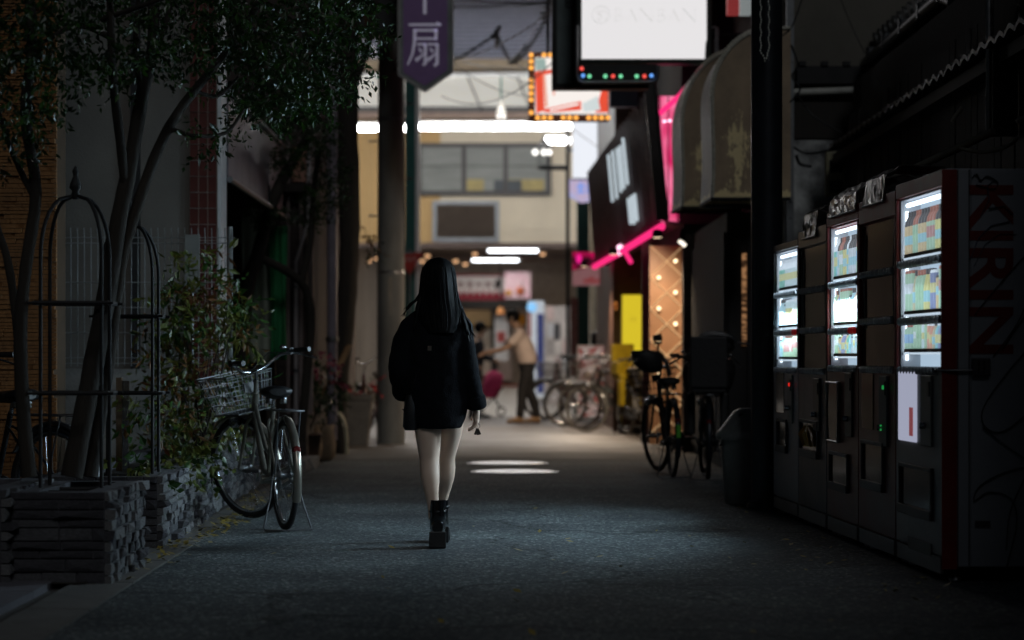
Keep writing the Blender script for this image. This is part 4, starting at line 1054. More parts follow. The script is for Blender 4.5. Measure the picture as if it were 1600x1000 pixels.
simple_person('man in pale shirt and black trousers leaning forward with outstretched arms', (.235, 38.3, 0), pi/2+.12, M['skin_warm'], M['shirt'], M['trousers'], M['brown_shoe'], M['hair'],
    dict(lean=.30, bulk=1.18, feet=((-.10,.12),(.12,-.17)), arms=(((-.20,.12,1.40),(-.20,.34,1.16),(-.12,.60,1.10)),((.20,.12,1.40),(.19,.36,1.14),(.12,.62,1.08)))), 1.02)
simple_person('dark clothed person standing half hidden behind the woman, facing the man in the pale shirt', (-.62, 41.0, 0), -pi/2+.2, M['skin'], mat('dark blue jacket', (.02,.026,.04), .85), mat('grey trousers', (.05,.05,.055), .85), M['leather'], M['hair'],
    dict(lean=.1, feet=((-.10,.08),(.10,-.10)), arms=(((-.19,.03,1.40),(-.22,.08,1.14),(-.16,.30,1.08)),((.19,.03,1.40),(.22,.08,1.14),(.16,.32,1.06)))), .93, True)
# ================================================================ text helper
_tc = bpy.data.curves.new('lettering', 'FONT'); _to = bpy.data.objects.new('lettering', _tc); C.objects.link(_to)
def text_mb(body, w=None, h=None, depth=.002, bold=0.0, mi=0):
    """lettering in the xz plane facing -y, centred on the origin, scaled to w x h"""
    _tc.body = body; _tc.extrude = .02; _tc.offset = bold; _tc.size = 1
    bpy.context.view_layer.update()
    me = bpy.data.meshes.new_from_object(_to.evaluated_get(bpy.context.evaluated_depsgraph_get()))
    vs_ = [v.co.copy() for v in me.vertices]; fs = [tuple(p.vertices) for p in me.polygons]
    x0 = min(v.x for v in vs_); x1 = max(v.x for v in vs_); y0 = min(v.y for v in vs_); y1 = max(v.y for v in vs_)
    sx = w/(x1-x0) if w else None; sy = h/(y1-y0) if h else None
    sx = sx or sy; sy = sy or sx
    m = MB(); m.add([((v.x-(x0+x1)/2)*sx, -v.z/.02*depth, (v.y-(y0+y1)/2)*sy) for v in vs_], fs, mi)
    bpy.data.meshes.remove(me); return m

# ================================================================ drinks and vending machines
M['cab_white'] = mat('white cabinet paint', (.34,.36,.40), .4, var=.12, scale=2)
M['cab_silver'] = mat('silver cabinet paint', (.24,.25,.28), .38, .35, var=.2, scale=2)
M['cab_black'] = mat('black cabinet', (.014,.013,.014), .3)
M['cab_blue'] = mat('dark blue cabinet', (.018,.026,.045), .35)
M['shelf_white'] = mat('white shelf interior', (.6,.62,.65), .5, var=.04)
M['display_light'] = glow('lit display back', (.60,.80,1.0), .92)
M['tube_light'] = glow('display tube', (.75,.88,1.0), 3.5)
M['small_light'] = glow('lit coin panel', (.60,.63,.82), .55)
M['led_red'] = glow('red led', (1,.03,.02), .6); M['led_green'] = glow('green led', (.05,.9,.2), .22)
M['button'] = mat('button grey', (.34,.34,.36), .25, var=.1); M['button_red'] = mat('sold out red', (.4,.01,.01), .3, emit=(1,.02,.02), estr=.06)
M['dark_acrylic'] = mat('dark unlit display', (.030,.026,.022), .10, var=.3, scale=2, spec=.6)
drink_cols = [(.72,.84,.86),(.55,.80,.84),(.85,.86,.88),(.12,.55,.42),(.80,.68,.16),(.22,.45,.75),(.80,.30,.16),(.72,.74,.78),(.55,.16,.14),(.25,.65,.75),(.66,.52,.28),(.80,.80,.83),(.16,.20,.45),(.78,.52,.20),(.40,.66,.38)]
cap_m = mat('white cap', (.75,.76,.78), .4); cap_d = mat('dark cap', (.06,.05,.05), .4); cap_r = mat('coloured cap', (.35,.12,.08), .4); drink_mesh = {}
def drink(shape, ci, v=0):
    if (shape, ci, v) in drink_mesh: return drink_mesh[(shape, ci, v)]
    col = drink_cols[ci]; col = tuple(.72*x+.20 for x in col); a = mat('drink label %d' % ci, col, .35, var=.22, scale=22, translucent=.35)
    c2 = drink_cols[(ci*5+4) % len(drink_cols)]; b = mat('drink print %d' % ci, tuple(.6*x+.25 for x in c2), .35, var=.1, translucent=.35)
    m = MB()
    if shape == 'bottle':
        for pr, mi in (([(.030,0),(.032,.01),(.032,.07)],0),([(.032,.07),(.0325,.12)],1),([(.0325,.12),(.032,.15)],0),([(.032,.15),(.028,.175),(.013,.20)],2),([(.014,.20),(.014,.222),(.002,.224)],2)):
            m.lathe(pr, 10, mi=mi, cap=False)
    elif shape == 'can':
        for pr, mi in (([(.024,0),(.026,.006),(.026,.05)],0),([(.026,.05),(.026,.075)],1),([(.026,.075),(.026,.10)],0),([(.026,.10),(.023,.108),(.003,.107)],2)):
            m.lathe(pr, 10, mi=mi, cap=False)
    else:
        for pr, mi in (([(.030,0),(.032,.01),(.032,.05)],0),([(.032,.05),(.033,.10)],1),([(.033,.10),(.030,.125),(.019,.15)],0),([(.020,.15),(.020,.172),(.002,.173)],2)):
            m.lathe(pr, 10, mi=mi, cap=False)
    q_ = (1,.72,1.25)[v]
    if v:
        for p_ in m.v:
            if .045 < p_.z < .13: p_.z *= (.86 if v == 1 else 1.07)
    drink_mesh[(shape, ci, v)] = m.mesh(shape, [a, b, cap_m] if v == 0 else ([a, b, cap_d] if v == 1 else [b, a, cap_r])); return drink_mesh[(shape, ci, v)]
TILT = .047
def front_x(d): return 2.02-TILT*(d-11.24)
def buttons(parent, w0, w1, z, red=0, name='button_row'):
    n = 13; m = MB()
    m.box((-.008, (w0+w1)/2, z), (.014, w1-w0+.02, .040), 0)
    for i in range(n):
        y = w0+(w1-w0)*(i+.5)/n
        m.lathe([(.019,0),(.020,.008),(.015,.018),(.004,.020)], 9, M=Matrix.Rotation(-pi/2,3,'Y') @ Matrix.Diagonal((1,1,1)), c=(-.014,y,z), mi=1 if not (red and i < red) else 2)
    m.build(name, [M['black_plastic'], M['button'], M['button_red']], parent)
def machine(lab, d0, d1, face_m, side_m, stile_m, lit=True, top=1.92, wz=(1.0,1.82), win=None, red=(0,0,0), light=0, seed=1, shelves=None, base=.07):
    w = (d1-d0)-.012; dm = (d0+d1)/2
    t = thing('vending_machine', lab, 'vending machine', (front_x(dm), dm, 0), TILT, 'drinks vending machines on the right')
    h = w/2; D = .72; cv = .105
    a, b = win or (-h+.035, h-.03)
    z0, z1 = wz
    body = MB(); body.bx((cv+.012,-h,base),(D,h,top)); body.bx((.0,-h,base),(cv+.012,a,top)); body.bx((0,b,base),(cv+.012,h,top)); body.bx((0,a,z1),(cv+.012,b,top)); body.bx((0,a,base),(cv+.012,b,z0))
    body.build('cabinet', side_m, t, bevel=.006)
    # front sheet: lower door, top rail, two stiles, 3 mm proud
    MB().bx((-.018,-h+.004,base+.05),(-.003,h-.004,z0-.012)).build('lower_door', face_m, t, bevel=.004)
    MB().bx((-.020,-h+.002,z1+.010),(-.003,h-.002,top-.006)).build('top_rail', stile_m, t, bevel=.004)
    for y0, y1 in ((-h+.002,a-.006),(b+.006,h-.002)): MB().bx((-.020,y0,z0-.010),(-.003,y1,z1+.008)).build('stile', stile_m, t, bevel=.003)
    for y in (-h+.08, h-.08):
        for x in (.06, D-.08): MB().lathe([(.03,0),(.03,.02),(.015,.02),(.015,base+.004)], 10, c=(x,y,0)).build('foot', M['steel'], t)
    MB().bx((-.02,-h+.03,.035),(-.005,h-.03,base+.042)).build('kick_strip', M['steel'], t)
    r2 = random.Random(seed)
    shelf = shelves or [z0+.02+(z1-z0)*k/3 for k in range(3)]
    if lit:
        dp_ = MB().bx((cv-.004,a,z0),(cv+.010,b,z1)).build('display_back', M['display_light'], t)
        il = MB(); il.bx((.0,b-.006,z0),(cv-.006,b-.001,z1)); il.bx((.0,a+.001,z0),(cv-.006,a+.006,z1)); il.build('display_side', M['shelf_white'], t)
        tb = MB().tube([(.03,a+.03,z1-.022),(.03,b-.03,z1-.022)], .012, 8).build('lamp_tube', M['tube_light'], t)
        MB().tube([(.028,b-.02,z0+.03),(.028,b-.02,z1-.05)], .008, 8).build('lamp_tube', M['tube_light'], t)
        MB().tube([(.016,a+.014,z0+.03),(.016,a+.014,z1-.03)], .007, 8).build('lamp_tube', glow('near display tube', (.72,.88,1.0), 5), t)
        al = bpy.data.lights.new('display_lamp', 'AREA'); al.shape = 'RECTANGLE'; al.size = (b-a)*.92; al.size_y = (z1-z0)*.92; al.energy = light; al.color = (.62,.84,1.0); al.spread = radians(118)
        lo = bpy.data.objects.new('display_lamp', al); C.objects.link(lo); lo.parent = t
        lo.matrix_local = Matrix.Translation((.008,(a+b)/2,(z0+z1)/2)) @ Matrix.Rotation(radians(-14),4,'Y') @ Matrix(((0,0,1,0),(1,0,0,0),(0,1,0,0),(0,0,0,1)))
        al = bpy.data.lights.new('shelf_lamp', 'AREA'); al.shape = 'RECTANGLE'; al.size = (b-a)*.92; al.size_y = (z1-z0)*.92; al.energy = 3.4; al.color = (.74,.88,1.0)
        lo = bpy.data.objects.new('shelf_lamp', al); C.objects.link(lo); lo.parent = t
        lo.matrix_local = Matrix.Translation((.005,(a+b)/2,(z0+z1)/2)) @ Matrix(((0,0,-1,0),(-1,0,0,0),(0,1,0,0),(0,0,0,1)))
        for k, zs in enumerate(shelf):
            sh_ = MB().bx((.006,a+.008,zs-.01),(cv-.008,b-.008,zs)).build('shelf', M['shelf_white'], t)
            MB().bx((.004,a+.05,zs+.001),(.012,b-.06,zs+.018)).build('price_rail', M['grey_plastic'], sh_)
            n = 15; ya, yb = a+.045, b-.055; gap = (shelf[k+1] if k+1 < len(shelf) else z1)-zs
            run = None
            for i in range(n):
                if run is None or r2.random() < .5: run = r2.randrange(len(drink_cols))
                shp = 'bottle' if k == len(shelf)-1 else ('can' if (k+i//6+seed) % 2 else 'carton')
                me = drink(shp, run, run % 3)
                inst({'bottle':'sample_bottle','can':'sample_can','carton':'sample_bottle'}[shp], me, sh_, (.040, ya+(yb-ya)*i/(n-1), zs+.002), (0,0,r2.uniform(0,6)), {'bottle':(1,1,gap*.80/.224),'can':(1.1,1.1,gap*.72/.108),'carton':(1,1,gap*.76/.173)}[shp])
        MB().bx((-.002,a,z0),(.002,b,z1)).build('glass', M['glass'], t)
    else:
        MB().bx((.0,a,z0),(.02,b,z1)).build('dark_window', M['dark_acrylic'], t)
        for y in (a+.06, b-.1): MB().tube([(-.004,y,z1-.05),(-.006,y+.03,z1-.3),(-.004,y+.01,z0+.2)], .004, 5).build('torn_film_edge', M['grey_plastic'], t)
    for k, zs in enumerate(shelf): buttons(t, a+.03, b-.03, zs-.035 if k else z0-.02, red[k])
    return t, h, z0, a, b
def slot(t, y0, y1, z0, z1, m_=None):
    m = MB(); m.bx((-.034,y0,z0),(-.016,y0+.02,z1)); m.bx((-.034,y1-.02,z0),(-.016,y1,z1)); m.bx((-.034,y0,z1-.02),(-.016,y1,z1)); m.bx((-.040,y0,z0),(-.016,y1,z0+.045))
    o = m.build('dispensing_slot', M['dark_grey'], t, bevel=.003)
    MB().bx((-.0215,y0+.02,z0+.045),(-.0185,y1-.02,z1-.02)).build('flap', M['dark_acrylic'], o)
def coin_panel(t, y0, y1, z0, z1, m_, led=None):
    o = MB().bx((-.030,y0,z0),(-.017,y1,z1)).build('coin_panel', m_, t, bevel=.005)
    MB().bx((-.036,y0+.02,z1-.10),(-.029,y0+.06,z1-.03)).build('display', M['black_plastic'], o)
    MB().tube([(-.031,(y0+y1)/2,z0+.10),(-.055,(y0+y1)/2+.01,z0+.10)], .016, 10).build('coin_return', M['chrome'], o)
    if led: MB().box((-.040,y0+.04,z1-.06),(.010,.016,.022)).build('led', led, o)
    return o
E5 = [11.24,12.30,13.30,14.28,15.30,16.32]
# 1: the nearest, big lit window, white flank with red lettering
t, h, z0, a, b = machine('lit vending machine nearest the camera, large red letters and graffiti on its white side', E5[0], E5[1], mat('scuffed pale door', (.30,.29,.28), .4, var=.3, scale=3), M['cab_white'], M['red_paint'], True, 1.925, (1.0,1.835), light=2.5, seed=2, shelves=[1.07,1.26,1.545])
MB().bx((-.021,-h-.004,.06),(.05,-h-.001,1.92)).build('corner_strip', M['red_paint'], t)
for x in (.052,.105): MB().bx((x,-h-.0035,.07),(x+.004,-h-.001,1.92)).build('panel_seam', M['black_metal'], t)
lt = text_mb('KIRIN', .785, .205, .001, .02)
lt.v = [Vector((p.z+.212, -h-.003+p.y, 1.455-p.x)) for p in lt.v]
lt.build('lettering', mat('faded red print', (.20,.014,.010), .5), t)
rib = mat('faded blue print', (.035,.06,.12), .5)
for pts, w in (([(.11,1.50),(.15,1.60),(.21,1.66),(.30,1.68)],.012),([(.13,1.47),(.18,1.57),(.25,1.62),(.33,1.62)],.008),([(.16,1.70),(.20,1.78),(.19,1.84),(.22,1.87)],.012),([(.20,1.74),(.27,1.75),(.31,1.71)],.014)):
    MB().tube([(x,-h-.0045,z) for x, z in pts], w, 6, flat=.1).build('swirl_print', rib, t)
ink = mat('black spray paint', (.006,.006,.007), .5)
def scrawl(pts, w=.013):
    pp = [Vector((x,-h-.006,z)) for x, z in pts]; out = []
    for i in range(len(pp)-1):
        p0, p1, p2, p3 = pp[max(i-1,0)], pp[i], pp[i+1], pp[min(i+2,len(pp)-1)]
        for s in range(5):
            q = s/5; out.append(.5*((2*p1)+(-p0+p2)*q+(2*p0-5*p1+4*p2-p3)*q*q+(-p0+3*p1-3*p2+p3)*q**3))
    out.append(pp[-1]); MB().tube(out, w, 6, flat=.1).build('graffiti', ink, t)
for pts in ([(.69,1.78),(.40,1.55),(.16,1.28),(.14,1.24)], [(.68,1.70),(.30,1.14),(.27,1.10)], [(.60,1.62),(.42,1.38),(.33,1.2),(.22,1.05)],
            [(.62,1.22),(.42,1.12),(.20,.86),(.17,.74),(.26,.70),(.40,.80),(.68,1.02)], [(.17,.72),(.30,.62),(.46,.52),(.68,.44)], [(.68,.60),(.50,.55),(.30,.52),(.16,.45),(.13,.38),(.20,.42),(.30,.39),(.33,.28),(.29,.10),(.28,.02+.05)],
            [(.50,1.0),(.42,.70),(.38,.52),(.30,.33),(.28,.15)], [(.12,1.88),(.14,1.90),(.16,1.87),(.19,1.89),(.24,1.86),(.22,1.83),(.14,1.85)]): scrawl(pts)
lk = MB().box((.16,-h-.016,1.0),(.085,.03,.085)).build('side_lock', M['dark_grey'], t, bevel=.006)
for x in (.145,.17): MB().box((x,-h-.034,1.0),(.007,.006,.06)).build('lock_bar', M['chrome'], lk)
MB().tube([(-.045,-h+.01,.985),(.02,-h-.02,.985),(.12,-h-.02,.985)], .007, 6).build('hasp', M['steel'], lk)
MB().lathe([(.012,-.012),(.018,-.006),(.018,.006),(.012,.012)], 12, c=(-.05,-h+.02,.985)).build('padlock', M['chrome'], lk)
MB().box((.17,-h-.006,.27),(.07,.008,.03)).build('rating_plate', M['dark_grey'], t)
cpn = MB().bx((-.03,.02,.63),(-.017,.42,.975)).build('lit_panel', M['small_light'], t, bevel=.01)
MB().bx((-.033,.06,.66),(-.0305,.14,.80)).build('red_print', mat('pale red print', (.4,.15,.16), .5, emit=(.5,.12,.14), estr=.35), cpn)
coin_panel(t, -.33, -.10, .62, .96, M['grey_plastic']); slot(t, -.34, .40, .27, .52)
MB().bx((-.022,-.3,.10),(-.0185,.22,.16)).build('vent', M['black_plastic'], t)
# 2: unlit, red
t, h, z0, a, b = machine('unlit dark red vending machine with green leds, between two lit ones', E5[1], E5[2], mat('worn dark red door', (.15,.014,.011), .34, var=.4, col2=(.06,.010,.008), scale=2.5), M['red_paint'], M['red_paint'], False, 1.90, (1.0,1.76), red=(0,0,0), seed=3)
coin_panel(t, -.32, -.12, .58, .95, M['dark_grey'], M['led_green']); slot(t, -.22, .36, .34, .60)
MB().bx((-.022,.08,.66),(-.0185,.38,.96)).build('poster_window', M['dark_acrylic'], t)
MB().box((-.04,-.22,.68),(.010,.022,.03)).build('led', M['led_green'], t)
# 3: lit, red frame
t, h, z0, a, b = machine('lit vending machine with red side trim in the middle of the row', E5[2], E5[3], mat('dull red brown door', (.12,.03,.024), .32, var=.35), M['red_paint'], M['red_paint'], True, 1.90, (1.0,1.80), light=60, seed=5, red=(0,3,0), shelves=[1.05,1.23,1.50])
coin_panel(t, -.34, -.14, .60, .96, M['black_plastic'])
o = MB().bx((-.032,.05,.56),(-.017,.40,.90)).build('poster_window', M['dark_acrylic'], t); m = MB(); m.tube([(-.033,.05,.56),(-.033,.40,.56),(-.033,.40,.90),(-.033,.05,.90)], .010, 6, closed=True, smooth=False); m.build('poster_frame', M['steel'], o)
slot(t, -.22, .36, .28, .50)
# 4: unlit, blue-black
t, h, z0, a, b = machine('unlit black and navy vending machine with crumpled yellow paper in its slot', E5[3], E5[4], M['cab_blue'], M['cab_black'], M['cab_black'], False, 1.84, (.98,1.72), seed=6)
coin_panel(t, -.30, -.10, .60, .92, M['black_plastic']); slot(t, -.25, .40, .43, .66)
yp = thing('crumpled_paper', 'crumpled yellow paper stuffed in the slot of the unlit navy vending machine', 'paper', (front_x(14.8)-.03, 14.78, .50))
m = MB(); r2 = random.Random(2)
for i in range(6): m.tube([(-.005*i, -.06+.03*i, 0), (-.02-.004*i, -.05+.03*i+r2.uniform(-.03,.03), .07), (-.01, -.03+.03*i+r2.uniform(-.05,.05), .12+r2.uniform(-.03,.03))], [.012,.02,.008], 4, smooth=False, flat=.3)
m.build('sheets', mat('yellow paper', (.55,.30,.05), .7), yp)
# 5: lit, silver
t, h, z0, a, b = machine('lit silver vending machine at the far end of the row, beside the dark pole', E5[4], E5[5], M['cab_silver'], M['cab_silver'], M['cab_black'], True, 1.80, (.98,1.74), light=48, seed=9, red=(0,2,0), shelves=[1.03,1.24,1.49])
coin_panel(t, -.32, -.14, .62, .93, M['grey_plastic'], M['led_red']); slot(t, -.10, .30, .42, .64)
MB().bx((-.022,.05,.68),(-.0185,.36,.95)).build('poster_window', M['dark_acrylic'], t)
# covers lying on top of the machines
mt = mat('creased pale sheet metal', (.22,.21,.20), .3, .6, var=.4, scale=5)
def cover(lab, dm, pts, wy, m_):
    t = thing('rain_cover', lab, 'cover', (front_x(dm), dm, 0), TILT)
    V = []; fine = []
    for (xa, za), (xb, zb_) in zip(pts[:-1], pts[1:]): fine += [(xa+(xb-xa)*q/4, za+(zb_-za)*q/4) for q in range(4)]
    fine.append(pts[-1]); ny = 12
    for j in range(ny+1): V += [(x+rnd.uniform(-.005,.005), -wy/2+wy*j/ny, z+rnd.uniform(-.006,.006)) for i, (x, z) in enumerate(fine)]
    k = len(fine); m = MB(); m.add(V, [(j*k+i, j*k+i+1, (j+1)*k+i+1, (j+1)*k+i) for j in range(ny) for i in range(k-1)]); o = m.build('sheet', m_, t); s = o.modifiers.new('s','SOLIDIFY'); s.thickness = .006
    MB().tube([(pts[0][0],-wy/2,pts[0][1]),(pts[0][0],wy/2,pts[0][1])], .006, 6).build('hem', M['steel'], t)
cover('bent pale metal rain cover on top of the lit middle vending machine', 13.75, [(-.03,1.86),(-.02,1.96),(.05,2.02),(.25,2.06),(.5,2.0)], .82, mt)
cover('dark crumpled sheet on top of the unlit red vending machine', 12.85, [(-.03,1.86),(-.01,2.0),(.08,2.05),(.3,2.04)], .55, mat('dark sheet', (.04,.035,.03), .3, .5, var=.4, bump=.5, bscale=8))
cover('small dark flap on top of the unlit navy vending machine', 14.85, [(-.03,1.78),(-.015,1.93),(.06,1.97),(.3,1.95)], .48, mat('brown flap', (.03,.026,.024), .3, .4, var=.4, bump=.5, bscale=8))
# ================================================================ RIGHT: traditional house behind the machines
M['kawara'] = mat('dark glazed roof tile', (.045,.047,.05), .32, .1, var=.35, scale=8)
M['kawara_edge'] = mat('pale worn tile edge', (.038,.037,.034), .5, var=.4, scale=9)
M['board_dark'] = mat('charred wall board', (.020,.016,.013), .75, bump=.5, scale=8, stretch=(5,5,.3), var=.5)
hs = thing('tiled_roof_house', 'old dark board walled house with tiled eaves behind the vending machines', 'building', (0,0,0))
hx = lambda d: 2.92-TILT*.35*(d-11)
MB().bx((3.05,9.5,0),(3.4,21.6,3.5)).build('wall', M['board_dark'], hs); MB().bx((2.98,-8,0),(4.6,9.4,6.4)).build('added_shade_wing', M['board_dark'], hs)  # wing added out of view to keep moonlight off the nearest machine
for i in range(62):
    d = 9.6+i*.19
    MB().box((2.99+rnd.uniform(-.006,.006), d, 1.62), (.06,.182,3.1)).build('board', M['board_dark'], hs)
tm = MB()   # one eave tile: curved pan with a pale front lip
for mi, x0, x1 in ((0,.0,.34),(1,-.012,.0)):
    r_ = []
    for x in (x0, x1):
        r_.append([Vector((x, y, .016*cos(y/.135*pi*.9)+.10*max(0,x)*2.2+o)) for o in (0,.028) for y in ([-.13+.26*i/8 for i in range(9)] if o == 0 else [.13-.26*i/8 for i in range(9)])])
    tm.rings(r_, mi, smooth=False)
tmesh = tm.mesh('roof_tile', [M['kawara'], M['kawara_edge']])
for row in range(3):
    for i in range(30):
        d = 13.2+i*.27
        inst('roof_tile', tmesh, hs, (2.78-.0*d+row*.31, d, 2.86+row*.075+rnd.uniform(-.004,.004)), (0,0,0))
MB().bx((2.84,13.0,2.76),(3.1,21.4,2.84)).build('fascia', M['dark_wood'], hs)
rm = MB(); rm.lathe([(.062,0),(.062,.5)], 12, M=Matrix.Rotation(pi/2-.25,3,'Y')); rm.lathe([(.066,-.02),(.070,0),(.062,.004)], 12, M=Matrix.Rotation(pi/2-.25,3,'Y'), mi=1)
rmesh = rm.mesh('round_tile', [M['kawara'], M['kawara_edge']])
for i in range(22):
    inst('round_tile', rmesh, hs, (3.30, 17.3+i*.27, 3.92), (0,0,0))
MB().add([(3.3,17,3.86),(5.2,17,4.4),(5.2,23.2,4.4),(3.3,23.2,3.86)],[(0,1,2,3)]).build('upper_roof', M['kawara'], hs)
MB().bx((3.5,17.1,2.9),(3.9,21.6,3.84)).build('upper_wall', M['board_dark'], hs)
g = MB(); pts = [(3.22,17.6+i*.5,3.75-.004*i+(-.12 if i == 0 else 0)) for i in range(12)]
g.tube(pts, .055, 10); g.build('gutter', M['dark_pole'], hs)
for i in range(6): MB().tube([(3.22,18+i*.9,3.69),(3.22,18+i*.9,3.81)], .062, 10, smooth=False).build('gutter_bracket', M['steel'], hs)
pp = thing('rain_pipe', 'thin dark rain pipe rising in front of the tiled eave at the upper right', 'pipe', (2.79, 14.15, 0))
MB().tube([(0,0,2.36),(0,0,4.2)], .018, 8).build('pipe', M['steel'], pp); MB().bx((.02,-.05,2.34),(.16,.05,4.2)).build('post', M['board_dark'], pp)
cb = mat('dirty pale cable', (.30,.28,.22), .5)
def cable(lab, pts, r_, m_, group=None, n=6, cat='cable'):
    out = []; pp_ = [Vector(p) for p in pts]
    for i in range(len(pp_)-1):
        p0, p1, p2, p3 = pp_[max(i-1,0)], pp_[i], pp_[i+1], pp_[min(i+2,len(pp_)-1)]
        for s in range(6):
            q = s/6; out.append(.5*((2*p1)+(-p0+p2)*q+(2*p0-5*p1+4*p2-p3)*q*q+(-p0+3*p1-3*p2+p3)*q**3))
    out.append(pp_[-1])
    return tag(MB().tube(out, r_, n).build('cable', m_), lab, cat, group)
cable('thick pale conduit sloping along the board wall above the nearest vending machine', [P(1372,292,13.8), P(1440,258,13.6), P(1500,230,13.4), P(1552,205,13.2)], .022, cb)
cable('thin pale cable looping above the nearest vending machine', [P(1500,232,12.9), P(1535,238,12.8), P(1570,230,12.7), P(1590,215,12.6)], .011, cb)
cable('short cable end sticking up from the board wall above the vending machines', [P(1488,190,13.2), P(1492,182,13.2), P(1500,172,13.2), P(1503,168,13.2)], .012, cb)
cable('pale cable leaving the photo at the upper right edge', [P(1588,190,12.5), P(1600,184,12.5), P(1640,170,12.5)], .014, cb)

# dark wall with stucco, facing the camera, beyond the old house
M['stucco'] = mat('stained white stucco', (.55,.56,.55), .95, bump=.8, bscale=25, scale=2.2, var=.75, thresh=(.38,.62), col2=(.07,.07,.07))
sw = thing('stucco_building', 'dark house front with stained white stucco between the pole and the tiled eave', 'building', (0,22,0))
MB().bx((2.46,0,0),(6.5,.4,7)).build('wall', mat('dirty beige render', (.135,.125,.105), .95, bump=.3, bscale=40, scale=1.2), sw)
MB().bx((2.47,-.03,1.2),(3.0,-.004,3.02)).build('stucco_patch', M['stucco'], sw)
MB().bx((2.5,-.05,3.03),(4.4,-.004,3.36)).build('dark_panel', M['board_dark'], sw)
MB().tube([(2.5,-.09,3.44),(3.05,-.09,3.46),(3.65,-.09,3.49)], .035, 10).build('white_pipe', mat('dirty white pipe', (.42,.42,.38), .5, var=.3), sw)
MB().bx((2.58,-.12,3.52),(3.5,-.02,3.68)).build('beam', M['black_metal'], sw)
for i in range(5): MB().bx((2.6+i*.2,-.14,3.68),(2.66+i*.2,-.04,3.72)).build('bracket', M['black_metal'], sw)
ch = MB(); ch.bx((2.485,-.13,1.0),(2.55,-.07,4.4)); ch.build('steel_channel', mat('dull channel', (.20,.21,.22), .45, .6), sw)
for z in (1.9,2.3,2.45,2.9,3.2,3.6,3.95): MB().lathe([(.008,0),(.008,.012)], 8, M=Matrix.Rotation(pi/2,3,'X'), c=(2.517,-.13,z)).build('bolt', M['black_metal'], sw)
mb_ = thing('meter_box', 'cream electric meter box on the wall left of the tiled eave', 'box', P(1305,272,21.5))
MB().bx((-.09,-.06,-.2),(.09,.06,.2)).build('case', mat('yellowed cream plastic', (.33,.30,.19), .5, var=.25), mb_, bevel=.02)
for z in (.06,-.12): MB().bx((-.06,-.075,z-.05),(.06,-.058,z+.06)).build('window', M['black_plastic'], mb_, bevel=.005)
ins = thing('insulator', 'white capped insulator on a small bracket beside the dark pole', 'insulator', P(1219,62,21.2))
MB().lathe([(.02,-.16),(.028,-.10),(.03,-.02)], 12).build('stem', M['black_plastic'], ins); MB().lathe([(.04,-.02),(.042,.03),(.03,.05),(.01,.055)], 14).build('cap', M['white_plastic'], ins)
MB().bx((-.02,-.02,-.2),(.12,.02,-.18)).build('bracket', M['steel'], ins)
for i, (lab, pts, r_) in enumerate((
    ('thin black wire hanging from the steel channel across the stucco', [P(1244,145,21.3),P(1270,180,21.3),P(1316,208,21.2)], .008),
    ('black wire loop near the foot of the steel channel', [P(1240,230,21.3),P(1262,240,21.3),P(1300,234,21.2)], .010),
    ('thick black cable bend on the white stucco', [P(1244,242,21.4),P(1250,256,21.4),P(1268,260,21.4)], .016),
    ('thin line slanting over the dark beige wall at the upper right', [P(1310,-10,21.4),P(1335,50,21.4),P(1352,84,21.3)], .004),
    ('tangled black cable behind the pole, upper right', [P(1236,70,21),P(1246,100,21),P(1238,120,21),P(1250,140,21),P(1234,160,21)], .010),
    ('diagonal cable from the top edge to the insulator', [P(1256,-10,21),P(1238,40,21),P(1222,56,21)], .008))):
    cable(lab, pts, r_, M['black_plastic'])

# dark pole and the small light chain on it
po = thing('street_pole', 'dark steel pole rising beside the far end of the vending machines', 'pole', (P(1198,797,16.72).x, 16.72, 0))
MB().lathe([(.108,0),(.108,6)], 28).build('shaft', M['dark_pole'], po)
MB().lathe([(.14,0),(.14,.03),(.112,.05)], 28).build('base', M['dark_pole'], po)
lc = thing('light_chain', 'small pale bead chain dangling in front of the dark pole', 'chain', P(1195,95,16.5))
bd = MB()
for x0, dx in ((.028,-.004),(-.028,.016)):
    for i in range(28):
        z = i*.0175; bd.ell((x0*(1 if i > 3 else i/4)+.004*sin(i*1.3), .004*cos(i*2), z), (.006,.006,.009), 6, 4)
bd.build('beads', mat('pale beads', (.7,.7,.62), .3, .3), lc)
MB().tube([(.028,0,0),(.026,0,.25),(.028,0,.55)], .002, 4).build('cord', M['steel'], lc)

# trash bin
tb = thing('rubbish_bin', 'pale grey rubbish bin with a slotted lid behind the dark pole', 'rubbish bin', (1.675, 17.3, 0))
MB().rings([oval((0,0,0),.15,.14,20,0,.7), oval((0,0,.02),.155,.145,20,0,.7), oval((0,0,.46),.185,.175,20,0,.7)]).build('body', M['grey_plastic'], tb)
lid = MB().rings([oval((0,0,.46),.215,.20,20,0,.7), oval((0,0,.50),.22,.205,20,0,.7), oval((.01,0,.53),.20,.185,20,0,.7), oval((.03,0,.66),.12,.12,20,0,.7), oval((.03,0,.68),.08,.09,20,0,.7)]).build('lid', M['grey_plastic'], tb)
for i in range(3): MB().box((-.105+.028*i,-.10+.0*i,.565+.035*i),(.03,.05,.02), rot=Matrix.Rotation(-.9,3,'Y')).build('slot', M['black_plastic'], lid)
MB().tube([(-.16,-.13,.50),(-.19,-.06,.42),(-.185,.05,.42)], .008, 6).build('handle', M['grey_plastic'], tb)
cr_ = thing('red_crate', 'red plastic crate beside the base of the dark pole, next to the silver machine', 'crate', (1.97, 16.72, 0))
m = MB()
for z in (0,.36,.72):
    m.bx((-.10,-.14,z),(.25,-.12,z+.32)); m.bx((-.10,-.12,z),(-.08,.14,z+.32)); m.bx((-.08,.12,z),(.25,.14,z+.32)); m.bx((-.08,-.12,z),(.25,.12,z+.02))
